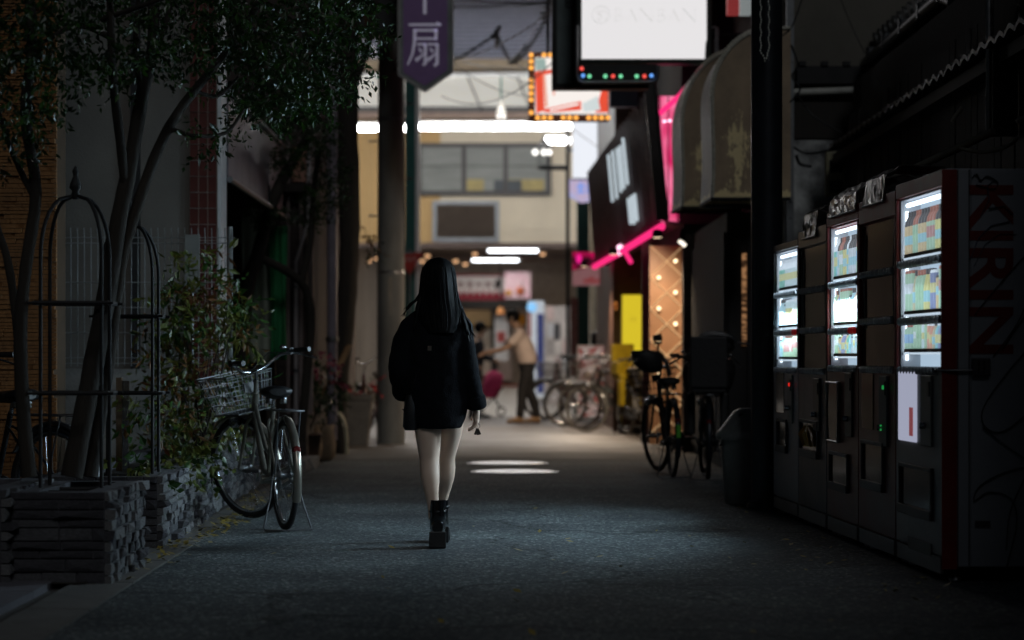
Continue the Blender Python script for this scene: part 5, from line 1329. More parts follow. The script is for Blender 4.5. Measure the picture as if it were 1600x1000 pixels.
m.build('stacked_tiers', mat('dull red crate plastic', (.20,.012,.012), .5), cr_, bevel=.004)
for z in (.25,.61,.97): MB().bx((-.02,-.146,z),(.16,-.138,z+.03)).build('grip', M['black_plastic'], cr_)

# ================================================================ barrel awnings
def awning_mat():
    m = mat('worn brown awning canvas', (.34,.245,.155), .55, bump=.12, bscale=60, scale=2.5, var=.35)
    N = m.node_tree.nodes; L = m.node_tree.links; b = N['Principled BSDF']
    tc = N.new('ShaderNodeTexCoord'); sp = N.new('ShaderNodeSeparateXYZ'); L.new(tc.outputs['Object'], sp.inputs[0])
    nz = N.new('ShaderNodeTexNoise'); nz.inputs['Scale'].default_value = 9; nz.inputs['Detail'].default_value = 8; nz.inputs['Roughness'].default_value = .75
    mp = N.new('ShaderNodeMapping'); mp.inputs['Scale'].default_value = (1.6,.6,.55); L.new(tc.outputs['Object'], mp.inputs[0]); L.new(mp.outputs[0], nz.inputs['Vector'])
    def math_(op, a, b_):
        n = N.new('ShaderNodeMath'); n.operation = op
        for i, v in enumerate((a, b_)):
            if isinstance(v, (int, float)): n.inputs[i].default_value = v
            else: L.new(v, n.inputs[i])
        return n.outputs[0]
    # streak of flaked paint: strongest near x=.2, lower half, and along the hem
    dx = math_('ABSOLUTE', math_('SUBTRACT', sp.outputs['X'], .215), 0)
    streak = math_('MULTIPLY', dx, -1.2)
    zz = math_('ABSOLUTE', math_('SUBTRACT', sp.outputs['Z'], .38), 0)
    streak = math_('ADD', streak, math_('MULTIPLY', zz, -.34))
    hem = math_('MULTIPLY', sp.outputs['Z'], -3.2)
    hem = math_('ADD', hem, .06)
    v = math_('ADD', nz.outputs['Fac'], math_('MAXIMUM', streak, hem))
    rp = N.new('ShaderNodeValToRGB'); rp.color_ramp.elements[0].position = .40; rp.color_ramp.elements[1].position = .42
    L.new(v, rp.inputs[0])
    mx = N.new('ShaderNodeMix'); mx.data_type = 'RGBA'
    old = b.inputs['Base Color'].links[0].from_socket
    L.new(rp.outputs[0], mx.inputs[0]); L.new(old, mx.inputs[6]); mx.inputs[7].default_value = (.80,.64,.34,1); L.new(mx.outputs[2], b.inputs['Base Color'])
    return m
M['awning'] = awning_mat()
def awning(lab, d0, d1, x0, x1, z0, zs, z1, dx):
    t = thing('barrel_awning', lab, 'awning', (x0, d0, z0), 0, 'round topped awnings on the right')
    w = x1-x0; h = z1-z0; s = zs-z0
    prof = [(0.0,0)]+[(.0+.012*sin(i), s*i/4) for i in range(1,4)]
    for i in range(15):
        a = i*pi/2/14; prof.append((w*.78*(1-cos(a)), s+(h-s)*sin(a)))
    prof.append((w, h))
    n = len(prof); L_ = d1-d0
    sh = [Vector((dx,L_,0))]
    m = MB(); V = []
    for k in range(5):
        q = k/4
        V += [Vector((x+dx*q, L_*q, z-.02*sin(pi*q)*(1 if i > 3 else 0))) for i, (x, z) in enumerate(prof)]
    m.add(V, [(k*n+i, k*n+i+1, (k+1)*n+i+1, (k+1)*n+i) for k in range(4) for i in range(n-1)], 0, True)
    o = m.build('canopy', M['awning'], t)
    for q, nm in ((0,'end_panel'),(1,'end_panel')):
        c = MB(); poly = [(x+dx*q, z) for x, z in prof]+[(w+dx*q, 0)]
        c.prism(poly, L_*q-.004, L_*q+.004, 'xz'); c.build(nm, M['awning'], t)
    MB().tube([(x,-.005,z) for x, z in prof], .018, 6).build('piping', mat('pale piping', (.45,.43,.36), .5, var=.4, scale=30), t)
    lc_ = MB()
    for i in range(4, n-2):
        for q in (0,.5):
            x = prof[i][0]*(1-q)+prof[i+1][0]*q; z = prof[i][1]*(1-q)+prof[i+1][1]*q
            lc_.box((x-.014,-.008,z+.014),(.022,.03,.022))
    lc_.build('lacing', mat('pale lacing', (.6,.57,.45), .5), t)
    f = MB(); f.tube([(0,0,-.015),(w,0,-.015)], .016, 6); f.tube([(0,0,-.015),(dx,L_,-.015)], .016, 6); f.tube([(dx,L_,-.015),(w+dx,L_,-.015)], .016, 6); f.build('frame', M['black_metal'], t)
awning('nearer brown barrel awning with flaking pale paint, right behind the dark pole', 21.0, 21.9, P(1113,310,21).x, 2.42, P(0,308,21).z, P(0,150,21).z, P(0,44,21).z, -.03)
awning('farther brown barrel awning, lit along its edge by the pink neon', 23.9, 24.7, P(1066,322,23.9).x, 2.40, P(0,322,23.9).z, P(0,195,23.9).z, P(0,78,23.9).z, -.05)
# wall the awnings hang on
aw = thing('awning_house', 'dark shop house below and above the two barrel awnings', 'building', (0,0,0))
aws = mat('dark house boards', (.022,.021,.022), .8, bump=.3, scale=6, stretch=(1,1,5))
MB().bx((2.44,22.42,0),(5,26.6,8)).build('wall', aws, aw)
MB().bx((1.98,22.3,0),(2.43,26.4,2.38)).build('lower_shop', aws, aw)
for i in range(10): MB().bx((1.955,22.34+i*.4,.1),(1.978,22.34+i*.4+.385,2.2)).build('shutter_panel', aws, aw)
for i, (x0, x1) in enumerate(((2.0,2.11),(2.17,2.42))): MB().bx((x0,22.27,.1),(x1,22.298,2.2)).build('door_panel', aws, aw)
M['amber_slit'] = glow('amber lit glass', (.55,.27,.12), .55, (.06,.03,.015), 9, (1,1,3), (.35,.6))
MB().bx((2.12,22.26,1.15),(2.16,22.296,2.0)).build('lit_slit', M['amber_slit'], aw)
MB().bx((1.87,26.42,0),(2.4,26.6,2.5)).build('clapboard', aws, aw)
for i in range(16): MB().box((1.93,26.40,.3+i*.135),(.12,.02,.128)).build('board', mat('violet grey clapboard', (.10,.085,.09), .7) if i == 0 else bpy.data.materials['violet grey clapboard'], aw)
MB().bx((1.995,26.36,.6),(2.045,26.385,2.3)).build('lit_slit', glow('amber door glass', (.62,.33,.18), .42), aw)
ds = thing('downlight', 'small white spotlight under the farther awning', 'lamp', P(1066,380,26.0))
MB().tube([(-.035,0,.03),(.035,0,-.03)], .022, 10).build('lamp', glow('spotlight face', (1,.9,.75), 1.6), ds); MB().lathe([(.03,.03),(.03,.10),(.012,.16)], 10).build('housing', M['black_metal'], ds)
# ================================================================ big lit box sign
bs = thing('box_sign', 'large lit white box sign with the thin lettering BAN BAN hanging over the lane', 'sign', (0, 24.0, 0))
X0, X1 = P(909,0,24).x, P(1104,0,24).x; Z0, Z1 = P(0,92,24).z, P(0,-62,24).z
MB().bx((X0,.0,Z0),(X1,.02,Z1)).build('lit_face', glow('white sign face', (1,.975,.985), .80), bs)
fr_ = MB(); fr_.bx((X0-.05,-.02,Z0-.045),(X0-.002,.22,Z1+.05)); fr_.bx((X1+.002,-.02,Z0-.045),(X1+.05,.22,Z1+.05)); fr_.bx((X0-.002,-.02,Z0-.045),(X1+.002,.22,Z0-.002)); fr_.bx((X0-.002,-.02,Z1+.002),(X1+.002,.22,Z1+.05)); fr_.bx((X0,.03,Z0),(X1,.22,Z1))
fr_.build('frame', mat('dark green sign frame', (.02,.028,.024), .4, .4), bs, bevel=.006)
pale = mat('pale grey sign print', (.5,.52,.5), .5, emit=(.56,.57,.52), estr=.36)
pale2 = mat('thin olive sign print', (.3,.3,.25), .5, emit=(.46,.47,.38), estr=.30)
dark = mat('dark sign print', (.1,.12,.1), .5, emit=(.25,.30,.27), estr=.6)
S_ = lambda px, py: (P(px,py,24).x, P(px,py,24).z)
def stroke(pts, w, m_):
    q = MB(); q.tube([(S_(a,b)[0], -.004, S_(a,b)[1]) for a, b in pts], w*2.0*24/F, 6, flat=.12); return q.build('letter_stroke', m_, bs)
zb, zt = 34, 13
def letter(ch, x):
    if ch == 'B':
        stroke([(x,zt),(x,zb)], .35, pale2); stroke([(x+2,zt),(x+7,zt+2),(x+8,zt+6),(x+3,zt+10)], .5, pale); stroke([(x+3,zt+10),(x+10,zt+13),(x+11,zt+17),(x+2,zb)], .55, pale); stroke([(x-2,zb),(x+2,zb)], .3, pale2)
    if ch == 'A':
        stroke([(x,zb),(x+6,zt+2)], .25, pale); stroke([(x+6,zt+2),(x+15,zb)], .8, pale2); stroke([(x+2,zb-6),(x+10,zb-6)], .22, pale)
    if ch == 'N':
        stroke([(x,zb),(x,zt)], .25, pale); stroke([(x,zt),(x+19,zb)], .85, dark if x > 1060 else pale2); stroke([(x+19,zb),(x+19,zt)], .25, pale2); stroke([(x+17,zt),(x+21,zt)], .2, pale)
for ch, x in (('B',962),('A',980),('N',1000),('B',1029),('A',1046),('N',1067)): letter(ch, x)
stroke([(939+14*cos(a), 23+13.5*sin(a)) for a in [i*2*pi/28 for i in range(29)]], .7, mat('grey ring print', (.2,.2,.2), .5, emit=(.36,.38,.36), estr=.7))
for pts in ([(930,20),(934,14),(938,18),(934,24)], [(936,22),(941,26),(938,32),(932,28)], [(942,14),(947,18),(950,24)], [(944,30),(949,29)], [(934,19),(938,24)], [(943,20),(940,16)]): stroke(pts, .55, pale2)
# dark neighbouring sign behind it and the row of coloured lamps below
bs2 = thing('dark_sign', 'unlit dark teal sign board behind the left edge of the big white box sign', 'sign', (0, 24.5, 0))
a0, a1 = P(867,0,24.5).x, P(1010,0,24.5).x; c0_, c1_ = P(0,134,24.5).z, P(0,-70,24.5).z
MB().bx((a0,0,c0_),(a1,.2,c1_)).build('board', mat('dark teal board', (.10,.13,.13), .45, var=.2), bs2)
e_ = MB(); e_.bx((a0-.03,-.03,c0_-.03),(a0+.02,.22,c1_)); e_.bx((a0+.02,-.03,c0_-.03),(a1+.02,.22,c0_+.02)); e_.bx((P(898,0,24.5).x-.03,-.03,c0_+.02),(P(905,0,24.5).x,.0,c1_)); e_.build('frame', M['black_metal'], bs2)
lt = text_mb('E', None, .11, .004); lt.tf(Matrix.Translation((P(888,0,24.5).x,-.003,P(0,4,24.5).z))); lt.build('lettering', M['black_metal'], bs2)
ls = thing('lamp_strip', 'strip of small coloured lamps in a tube frame under the big white sign', 'lamps', (0, 23.9, 0))
q = lambda px, py: (P(px,py,23.9).x, 0, P(px,py,23.9).z)
MB().tube([q(901,40),q(901,118),q(904,126),q(911,129),q(1018,128),q(1026,125),q(1028,118),q(1028,102)], .018, 8).build('tube_frame', M['steel'], ls)
MB().bx((q(905,0)[0],.02,q(0,126)[2]),(q(1026,0)[0],.12,q(0,100)[2])).build('housing', M['black_plastic'], ls)
cols = {'r': glow('red lamp', (1,.10,.08), 1.1), 'g': glow('green lamp', (.25,.95,.5), .9), 'b': glow('blue lamp', (.15,.4,1), 1.1)}
for px, py, c_ in ((909,107,'r'),(911,118,'b'),(921,119,'g'),(946,119,'g'),(958,119,'r'),(970,119,'g'),(995,119,'g'),(1007,119,'r'),(1018,118,'b')):
    MB().ell((q(px,py)[0],.004,q(px,py)[2]), (.020,.020,.020), 10, 6).build('lamp', cols[c_], ls)
# sign brackets back to the building
for z in (4.25, 4.9): MB().tube([(X1+.03,.12,z),(2.46,.12,z)], .03, 8).build('bracket', M['black_metal'], bs)
rb = thing('small_sign', 'small red and white box sign right of the big white sign', 'sign', P(1156,8,23.6))
MB().bx((-.12,-.02,-.09),(-.01,.12,.35)).build('red_side', mat('dull red sign', (.30,.05,.05), .5, emit=(.5,.06,.06), estr=.35), rb); MB().bx((0,-.02,-.09),(.11,.12,.35)).build('pale_side', mat('pale sign', (.45,.5,.5), .5, emit=(.5,.55,.55), estr=.35), rb)
fx_ = thing('hooked_bracket', 'bent grey pipe bracket above the farther awning', 'bracket', P(1118,60,24.0))
MB().tube([(-.10,0,-.26),(-.09,0,-.05),(-.04,0,.10),(.0,0,.12)], .012, 6).build('rod', M['steel'], fx_); MB().bx((-.005,-.02,-.26),(.03,.02,.11)).build('plate', M['steel'], fx_)
# ================================================================ pink neon wall and slatted sign
NEON = glow('magenta neon', (1,.028,.20), 1.15); NEON_HOT = glow('hot neon', (1,.55,.72), 2.5)
pn = thing('lit_wall', 'wall with pink neon light painted on as a glow, between the slatted sign and the farther awning', 'sign', (0, 27.4, 0))
p0 = P(1030,350,27.4); p1 = P(1060,150,27.4)
MB().bx((p0.x,0,p0.z),(p1.x,.05,p1.z)).build('lit_face', glow('pink neon light on wall', (.75,.02,.14), .95, (1,.22,.40), 4, (1.5,1,.8), (.36,.64)), pn)  # wall made to glow, standing in for neon light falling on it
for px in (1031,1044,1058): x = P(px,0,27.4).x; MB().bx((x-.006,-.012,p0.z),(x+.006,-.002,p1.z)).build('mullion', mat('dark pink bar', (.3,.03,.08), .5) if px == 1031 else bpy.data.materials['dark pink bar'], pn)
for i, (px, py) in enumerate(((1038,190),(1046,189),(1053,191))): MB().ell((P(px,py,27.4).x,-.03,P(px,py,27.4).z), (.022,.02,.016), 8, 6).build('lamp', NEON_HOT, pn)
MB().tube([tuple(P(1100,104,27.0)-Vector((0,27.4,0))), tuple(P(1062,150,27.0)-Vector((0,27.4,0))), tuple(P(1030,178,27.0)-Vector((0,27.4,0)))], .03, 8).build('neon_tube', NEON, pn)
ss = thing('slatted_sign', 'dark slatted shop sign with white letter bars and pink neon along its lower edge', 'sign', (0,0,0))
slat_m = mat('dark brown slat', (.20,.165,.165), .45, .1, var=.2)
A = Vector((1.70,26.9,2.60)); B = Vector((1.27,36.2,2.50))
n = 22
for i in range(n):
    f = i/(n-1); c = A.lerp(B, f); zt_ = 4.04-.22*f
    m = MB(); lean_ = -.16
    V = []
    for z, o in ((c.z, 0), (zt_, lean_*(1-.3*f))):
        V += [(c.x+o-.035, c.y-.03, z), (c.x+o+.02, c.y-.03, z), (c.x+o+.02, c.y+.03, z), (c.x+o-.035, c.y+.03, z)]
    m.add(V, [(0,1,2,3),(7,6,5,4),(0,4,5,1),(1,5,6,2),(2,6,7,3),(3,7,4,0)]); m.build('slat', slat_m, ss)
    m = MB(); m.tube([(c.x-.05,c.y,c.z),(c.x+.03,c.y,c.z-.06),(c.x+.20,c.y,c.z-.08)], .02, 4, smooth=False); m.build('slat_return', slat_m, ss)
MB().add([(A.x+.03,A.y,A.z),(B.x+.03,B.y,B.z),(B.x-.06,B.y,3.8),(A.x-.12,A.y,4.02),(A.x+.05,A.y,A.z),(B.x+.05,B.y,B.z),(B.x-.04,B.y,3.8),(A.x-.10,A.y,4.02)],[(0,1,2,3),(7,6,5,4),(0,3,7,4),(1,5,6,2),(0,4,5,1),(3,2,6,7)]).build('back_board', mat('dark back board', (.03,.025,.028), .6), ss)
ep = MB(); ep.add([(1.60,26.80,2.56),(1.72,26.80,2.56),(1.58,26.80,4.10),(1.46,26.80,4.10),(1.60,26.84,2.56),(1.72,26.84,2.56),(1.58,26.84,4.10),(1.46,26.84,4.10)],[(0,1,2,3),(7,6,5,4),(0,4,5,1),(1,5,6,2),(2,6,7,3),(3,7,4,0)]); ep.build('end_plate', mat('grey end plate', (.09,.085,.085), .4, .3), ss)
ep = MB(); ep.tube([(1.725,26.78,2.56),(1.585,26.78,4.10)], .016, 6); ep.build('edge_trim', M['steel'], ss)
nt_ = MB(); nt_.tube([A+Vector((-.04,-.1,-.11)), A.lerp(B,.5)+Vector((-.04,0,-.12)), B+Vector((-.04,-.1,-.11))], .042, 8); nt_.build('neon_tube', NEON, ss)
MB().ell(A.lerp(B,.52)+Vector((-.06,0,-.10)), (.05,.05,.07), 10, 6).build('neon_joint', NEON_HOT, ss)
MB().tube([A.lerp(B,.50)+Vector((-.02,0,-.12)), A.lerp(B,.48)+Vector((.05,0,-.28))], .03, 6).build('neon_tail', NEON, ss)
lb = glow('white letter bar', (.80,.92,1.0), .62)
def sbar(px, y0, y1, w=.085):
    k_ = (px-800)/F; d = (1.60+.0463*26.9)/(k_+.0463); zt2 = P(0,y0,d).z; zb2 = P(0,y1,d).z
    f = (d-26.9)/9.3; bxm = lambda z: A.lerp(B,f).x-.10-.16*(1-.3*f)*(z-2.58)/1.45
    m = MB(); m.add([(bxm(zb2), d-w, zb2),(bxm(zb2), d+w, zb2),(bxm(zt2), d+w, zt2),(bxm(zt2), d-w, zt2),(bxm(zb2)+.03, d-w, zb2),(bxm(zb2)+.03, d+w, zb2),(bxm(zt2)+.03, d+w, zt2),(bxm(zt2)+.03, d-w, zt2)],
        [(0,1,2,3),(7,6,5,4),(0,4,5,1),(1,5,6,2),(2,6,7,3),(3,7,4,0)]); m.build('letter_bar', lb, ss)
for px, y0, y1 in ((961,242,315),(968,236,310),(975,232,300),(980,228,295),(986,216,288),(985,310,350),(990,306,350),(995,303,345)): sbar(px, y0, y1)
# ================================================================ lattice panel, columns, brown shop, yellow sign
lp = thing('lattice_panel', 'tan wall panel with a lit diagonal lattice and round lamps at its crossings', 'panel', (0, 27.6, 0))
u0, u1 = P(1015,0,27.6).x, P(1066,0,27.6).x; w0, w1 = .05, P(0,384,27.6).z
MB().bx((u0,0,w0),(u1,.08,w1)).build('board', mat('tan lacquered panel', (.50,.27,.15), .45, var=.15, scale=3), lp)
warm = glow('warm bulb', (1,.80,.48), 2.6); latm = mat('pale gilt lattice strip', (.62,.48,.30), .4, emit=(.80,.56,.30), estr=.5)
nodes = [(1029,434),(1029,482),(1029,531),(1029,579),(1055,408),(1055,457),(1055,506),(1055,555),(1055,604)]
big = (1054,484)
for px, py in ((1029,434),(1029,482),(1029,531),(1029,581),(1055,408),(1055,457),(1055,506),(1055,556)):
    c_ = P(px,py,27.6); MB().lathe([(.026,-.055),(.034,-.045),(.034,-.03),(.02,-.0)], 12, M=Matrix.Rotation(-pi/2,3,'X') @ Matrix.Diagonal((1,1,-1)), c=(c_.x,-.0,c_.z)).build('lamp_socket', latm, lp)
    MB().ell((c_.x,-.055,c_.z), (.022,.018,.022), 10, 6).build('bulb', warm, lp)
for k_ in range(-2, 7):
    za = P(0,384+k_*49,27.6).z
    for sgn in (1,-1):
        pa = (u0, za); pb = (u1, za-sgn*(u1-u0)*.92)
        if max(pa[1],pb[1]) > w1+.02 or min(pa[1],pb[1]) < w0: continue
        MB().tube([(pa[0]+.004,-.008-(.004 if sgn > 0 else 0),pa[1]),(pb[0]-.004,-.008-(.004 if sgn > 0 else 0),pb[1])], .016, 4, smooth=False, flat=.4).build('lattice_strip', latm, lp)
bcol = thing('shop_column', 'slim violet grey column left of the lattice panel', 'column', (P(1009,0,29.5).x, 29.5, 0))
MB().bx((-.05,-.05,0),(.05,.05,2.45)).build('shaft', mat('violet grey column', (.20,.16,.16), .5), bcol, bevel=.004); MB().bx((-.06,-.06,0),(.06,.06,.1)).build('base', M['steel'], bcol)
bsx = thing('brown_shop', 'brown shop front below the slatted sign, behind the yellow sign', 'building', (0,0,0))
brm = mat('brown lacquered boards', (.075,.030,.016), .5, scale=5, stretch=(1,1,6))
MB().bx((P(961,0,34).x,34.0,0),(4.2,41.5,6.5)).build('wall', brm, bsx)
for i in range(9): MB().bx((P(962,0,34).x+.002,33.97,.1+i*.30),(P(1004,0,34).x,33.998,.1+i*.30+.29)).build('board', brm, bsx)
MB().bx((1.95,27.8,0),(4.2,33.9,6.5)).build('return_wall', aws, bsx)
pd = thing('wall_lantern', 'small orange lantern hanging on the brown shop corner', 'lamp', P(962,478,33.6))
MB().ell((0,0,0),(.028,.028,.06),10,6).build('shade', glow('orange lantern', (1,.35,.08), .55, (.25,.06,.01), 14), pd); MB().tube([(0,0,.06),(0,0,.35)], .006, 5).build('cord', M['black_metal'], pd)
pm = MB().tube([(P(960,0,33.7).x,33.7,0),(P(960,0,33.7).x,33.7,2.6)], .025, 8).build('shop_post', mat('brown post', (.10,.05,.04), .4)); tag(pm, 'slim brown post at the corner of the brown shop', 'post')
ys = thing('standing_sign', 'tall bright yellow lit standing sign in front of the brown shop', 'sign', (P(989,0,33).x, 33, 0))
hw = (1006-972)/2*33/F
ZT = P(0,461,33).z
MB().bx((-hw,-.05,.95),(hw,.05,ZT)).build('lit_face', glow('yellow sign face', (.86,.66,.03), .78), ys)
yp_ = mat('brown print on yellow', (.3,.2,.02), .5, emit=(.45,.32,.02), estr=.6)
MB().tube([(.05*cos(a),-.052,ZT-.33+.05*sin(a)) for a in [i*pi/9 for i in range(19)]], .004, 5, flat=.3).build('round_print', yp_, ys)
lt = text_mb('CAFE', .08, None, .002); lt.tf(Matrix.Translation((0,-.053,ZT-.33))); lt.build('lettering', yp_, ys)
for i in range(5): MB().box((hw-.02,-.052,ZT-.62-.06*i),(.035+.012*(i % 2),.003,.03)).build('print_mark', yp_, ys)
fy = MB(); fy.bx((-hw-.015,-.06,.1),(-hw-.001,.06,ZT+.012)); fy.bx((hw+.001,-.06,.1),(hw+.015,.06,ZT+.012)); fy.bx((-hw,-.03,.3),(hw,.03,.945)); fy.bx((-hw-.015,-.06,ZT+.001),(hw+.015,.06,ZT+.014)); fy.build('frame', mat('yellow frame', (.5,.38,.03), .4), ys)
MB().bx((-hw-.05,-.16,0),(hw+.05,.16,.1)).build('base', M['dark_grey'], ys, bevel=.01)
ab = thing('picture_board', 'standing board with red and pale food pictures between the green column and the yellow sign', 'sign', (P(930,0,38).x, 38.2, 0), -.05)
MB().bx((-.26,-.02,.10),(.24,.02,P(0,540,38.2).z)).build('panel', glow('dim picture board', (.30,.05,.04), .55, (.55,.45,.40), 9, (1,1,2), (.42,.58)), ab)
fa = MB(); zt3 = P(0,540,38.2).z+.01; fa.bx((-.28,-.03,.05),(-.262,.03,zt3)); fa.bx((.242,-.03,.05),(.262,.03,zt3)); fa.bx((-.262,-.03,zt3-.018),(.242,.03,zt3)); fa.build('frame', mat('pale frame', (.6,.65,.7), .4), ab)
for i, (x, z) in enumerate(((-.12,.75),(.10,.78),(-.10,.55),(.12,.52))): MB().lathe([(.07,-.004),(.075,0),(.02,.006)], 14, M=Matrix.Rotation(pi/2,3,'X'), c=(x,-.022,z)).build('plate_picture', mat('pale dish print', (.5,.4,.35), .5), ab)
for s_ in (-.2,.2): MB().tube([(s_,.02,.9),(s_,.35,.0)], .012, 6).build('rear_leg', M['steel'], ab)

# warm downlights under the slatted sign that light the bicycles and the lane
for i, (x, d, e_, lab) in enumerate(((1.05, 35.2, 95, 'recessed warm downlight under the far end of the slatted sign'), (1.30, 31.0, 55, 'recessed warm downlight under the middle of the slatted sign'), (1.60, 26.6, 34, 'recessed warm downlight above the lattice panel'))):
    dl = thing('downlight', lab, 'lamp', (x, d, 2.36), 0, 'downlights under the slatted sign')
    MB().lathe([(.05,0),(.06,.03),(.05,.08),(.01,.09)], 14).build('housing', M['black_metal'], dl); MB().lathe([(.001,-.004),(.045,-.004),(.045,.0)], 14).build('lens', glow('warm lens', (1,.75,.48), 2.), dl)
    al = bpy.data.lights.new('downlight_lamp', 'SPOT'); al.energy = e_*3; al.spot_size = radians(170); al.spot_blend = .6; al.shadow_soft_size = .05; al.color = (1,.78,.55)
    lo = bpy.data.objects.new('downlight_lamp', al); C.objects.link(lo); lo.parent = dl; lo.location = (0,0,-.03); lo.rotation_euler = (radians(12 if i == 2 else 0), radians(30), 0)
# ================================================================ covered arcade crossing the lane
ar = thing('arcade_building', 'cream panelled upper storey across the arcade with a window row and a louvre', 'building', (0,55,0))
cream = mat('cream wall panel', (.66,.57,.43), .6, var=.08, scale=1); tan = mat('tan wall panel', (.52,.33,.13), .6, var=.08, scale=1)  # left panels tinted tan to paint in warm lamplight
q55 = lambda px, py: (P(px,py,55).x, P(px,py,55).z)
zb, zt = q55(0,380)[1], q55(0,192)[1]
MB().bx((-14,.05,zb),(14,.5,8.4)).build('wall', cream, ar)
for i in range(26):
    x0 = -10.43+.80*i
    MB().bx((x0+.004,-.0,zb+.01),(x0+.796,.048,zt)).build('wall_panel', tan if x0 < -2.3 else cream, ar)
MB().bx((-14,-.25,zb-.12),(14,.4,zb)).build('lower_beam', mat('brown beam', (.16,.11,.09), .6), ar)
MB().bx((-14,-.5,zt+.15),(14,.02,zt+.32)).build('upper_beam', mat('dark beam', (.09,.085,.085), .5), ar)
MB().bx((-14,-.9,zt+.02),(14,-.02,zt+.15)).build('soffit', mat('brown soffit', (.28,.20,.16), .7), ar)
# windows
frm = mat('dark brown window frame', (.035,.030,.028), .4, .2)
a0, z1_ = q55(655,228); a1, z0_ = q55(857,301)
wf_ = MB()
wf_.bx((a0-.06,-.10,z0_-.07),(a1+.06,-.002,z0_)); wf_.bx((a0-.06,-.10,z1_),(a1+.06,-.002,z1_+.06)); wf_.bx((a0-.06,-.10,z0_),(a0,-.002,z1_)); wf_.bx((a1,-.10,z0_),(a1+.06,-.002,z1_)); wf_.build('window_frame', frm, ar)
blind = mat('pale green grey blind', (.24,.25,.23), .8, scale=1, stretch=(1,1,8)); shelf_y = mat('dull yellow board', (.42,.33,.12), .7)
mull = [a0, q55(725,0)[0], q55(790,0)[0], a1]
for i in range(3):
    s_ = MB(); x0, x1 = mull[i], mull[i+1]
    o = MB().bx((x0+.05,-.06,z0_+.03),(x1-.05,-.052,z1_-.03)).build('pane', M['dull_glass'], ar)
    MB().bx((x0+.03,-.03,z0_+.02),(x1-.03,-.006,z1_-.02)).build('blind', blind, o)
    f_ = MB(); f_.bx((x0,-.08,z0_),(x0+.05,-.03,z1_)); f_.bx((x1-.05,-.08,z0_),(x1,-.03,z1_)); f_.bx((x0+.05,-.08,z0_),(x1-.05,-.03,z0_+.04)); f_.bx((x0+.05,-.08,z1_-.04),(x1-.05,-.03,z1_)); f_.bx((x0+.05,-.07,z0_+(z1_-z0_)*.55),(x1-.05,-.045,z0_+(z1_-z0_)*.57)); f_.build('sash', frm, o)
    if i: MB().bx((x0+.06,-.045,z0_+.04),(x1-.5 if i == 1 else x1-.1,-.034,z0_+.30)).build('shelf_board', shelf_y, o)
MB().bx((q55(772,0)[0],-.05,z0_+.04),(q55(815,0)[0],-.033,z0_+.28)).build('dark_carton', mat('dark carton', (.05,.06,.07), .7), ar)
# louvre
b0, y1_ = q55(676,314); b1, y0_ = q55(780,378)
lv = MB(); lv.bx((b0,-.10,y0_),(b0+.09,-.002,y1_)); lv.bx((b1-.09,-.10,y0_),(b1,-.002,y1_)); lv.bx((b0+.09,-.10,y0_),(b1-.09,-.002,y0_+.09)); lv.bx((b0+.09,-.10,y1_-.09),(b1-.09,-.002,y1_))
lvo = lv.build('louvre', mat('grey louvre frame', (.30,.32,.34), .5), ar)
lvm = mat('brown louvre blade', (.13,.10,.08), .6)
for i in range(14):
    z = y0_+.10+(y1_-y0_-.2)*(i+.5)/14; MB().box(((b0+b1)/2,-.05,z),(b1-b0-.18,.06,.012), rot=Matrix.Rotation(-.7,3,'X')).build('blade', lvm, lvo)
# arcade roof, far slope seen from below
rf = thing('arcade_roof', 'high arcade roof with lavender ribbed sheets above a pale curved cornice', 'roof', (0,0,0))
lav = mat('lavender translucent sheet', (.33,.33,.42), .5, var=.05)
d_of = lambda k: (45.4+k*.317, 1.05+(HY-88)*53/F+ (53-(45.4+k*.317))*.162)
for k_ in range(24):
    d0, z0_k = d_of(k_); d1, z1_k = d_of(k_+1)
    m = MB(); m.add([(-12,d0,z0_k),(12,d0,z0_k),(12,d1-.02,z1_k-.05),(-12,d1-.02,z1_k-.05),(-12,d0,z0_k+.03),(12,d0,z0_k+.03),(12,d1-.02,z1_k-.02),(-12,d1-.02,z1_k-.02)],[(0,1,2,3),(7,6,5,4),(0,4,5,1),(1,5,6,2),(2,6,7,3),(3,7,4,0)])
    m.build('roof_sheet', lav, rf); MB().bx((-12,d0-.05,z0_k-.10),(12,d0+.05,z0_k-.055)).build('batten', bpy.data.materials.get('grey roof batten') or mat('grey roof batten', (.12,.13,.16), .6), rf)
zc = P(0,88,53.1).z
MB().bx((-12,53.12,P(0,115,53.1).z),(12,53.5,zc)).build('brown_beam', mat('tan brown beam', (.30,.23,.15), .6), rf)
cv_ = mat('pale cornice with added glow', (.85,.83,.76), .7, var=.05, emit=(1,.98,.90), estr=.20)  # faint glow added to brighten the cornice, which is no lamp
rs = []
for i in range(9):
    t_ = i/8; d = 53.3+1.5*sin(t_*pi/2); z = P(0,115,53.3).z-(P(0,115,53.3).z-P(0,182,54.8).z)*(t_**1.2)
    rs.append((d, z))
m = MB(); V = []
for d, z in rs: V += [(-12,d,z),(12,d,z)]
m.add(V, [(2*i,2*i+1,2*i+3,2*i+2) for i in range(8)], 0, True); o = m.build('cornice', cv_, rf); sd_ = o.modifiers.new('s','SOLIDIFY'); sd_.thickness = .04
for x in (-2.6,-1.0,.1,1.5): MB().tube([(x,53.2,P(0,116,53.2).z),(x+.35,54.6,P(0,178,54.6).z)], .02, 6).build('stay', M['steel'], rf)
MB().tube([(-8,52.9,P(0,120,53).z),(8,52.9,P(0,114,53).z)], .05, 8).build('white_rail', M['white_plastic'], rf)
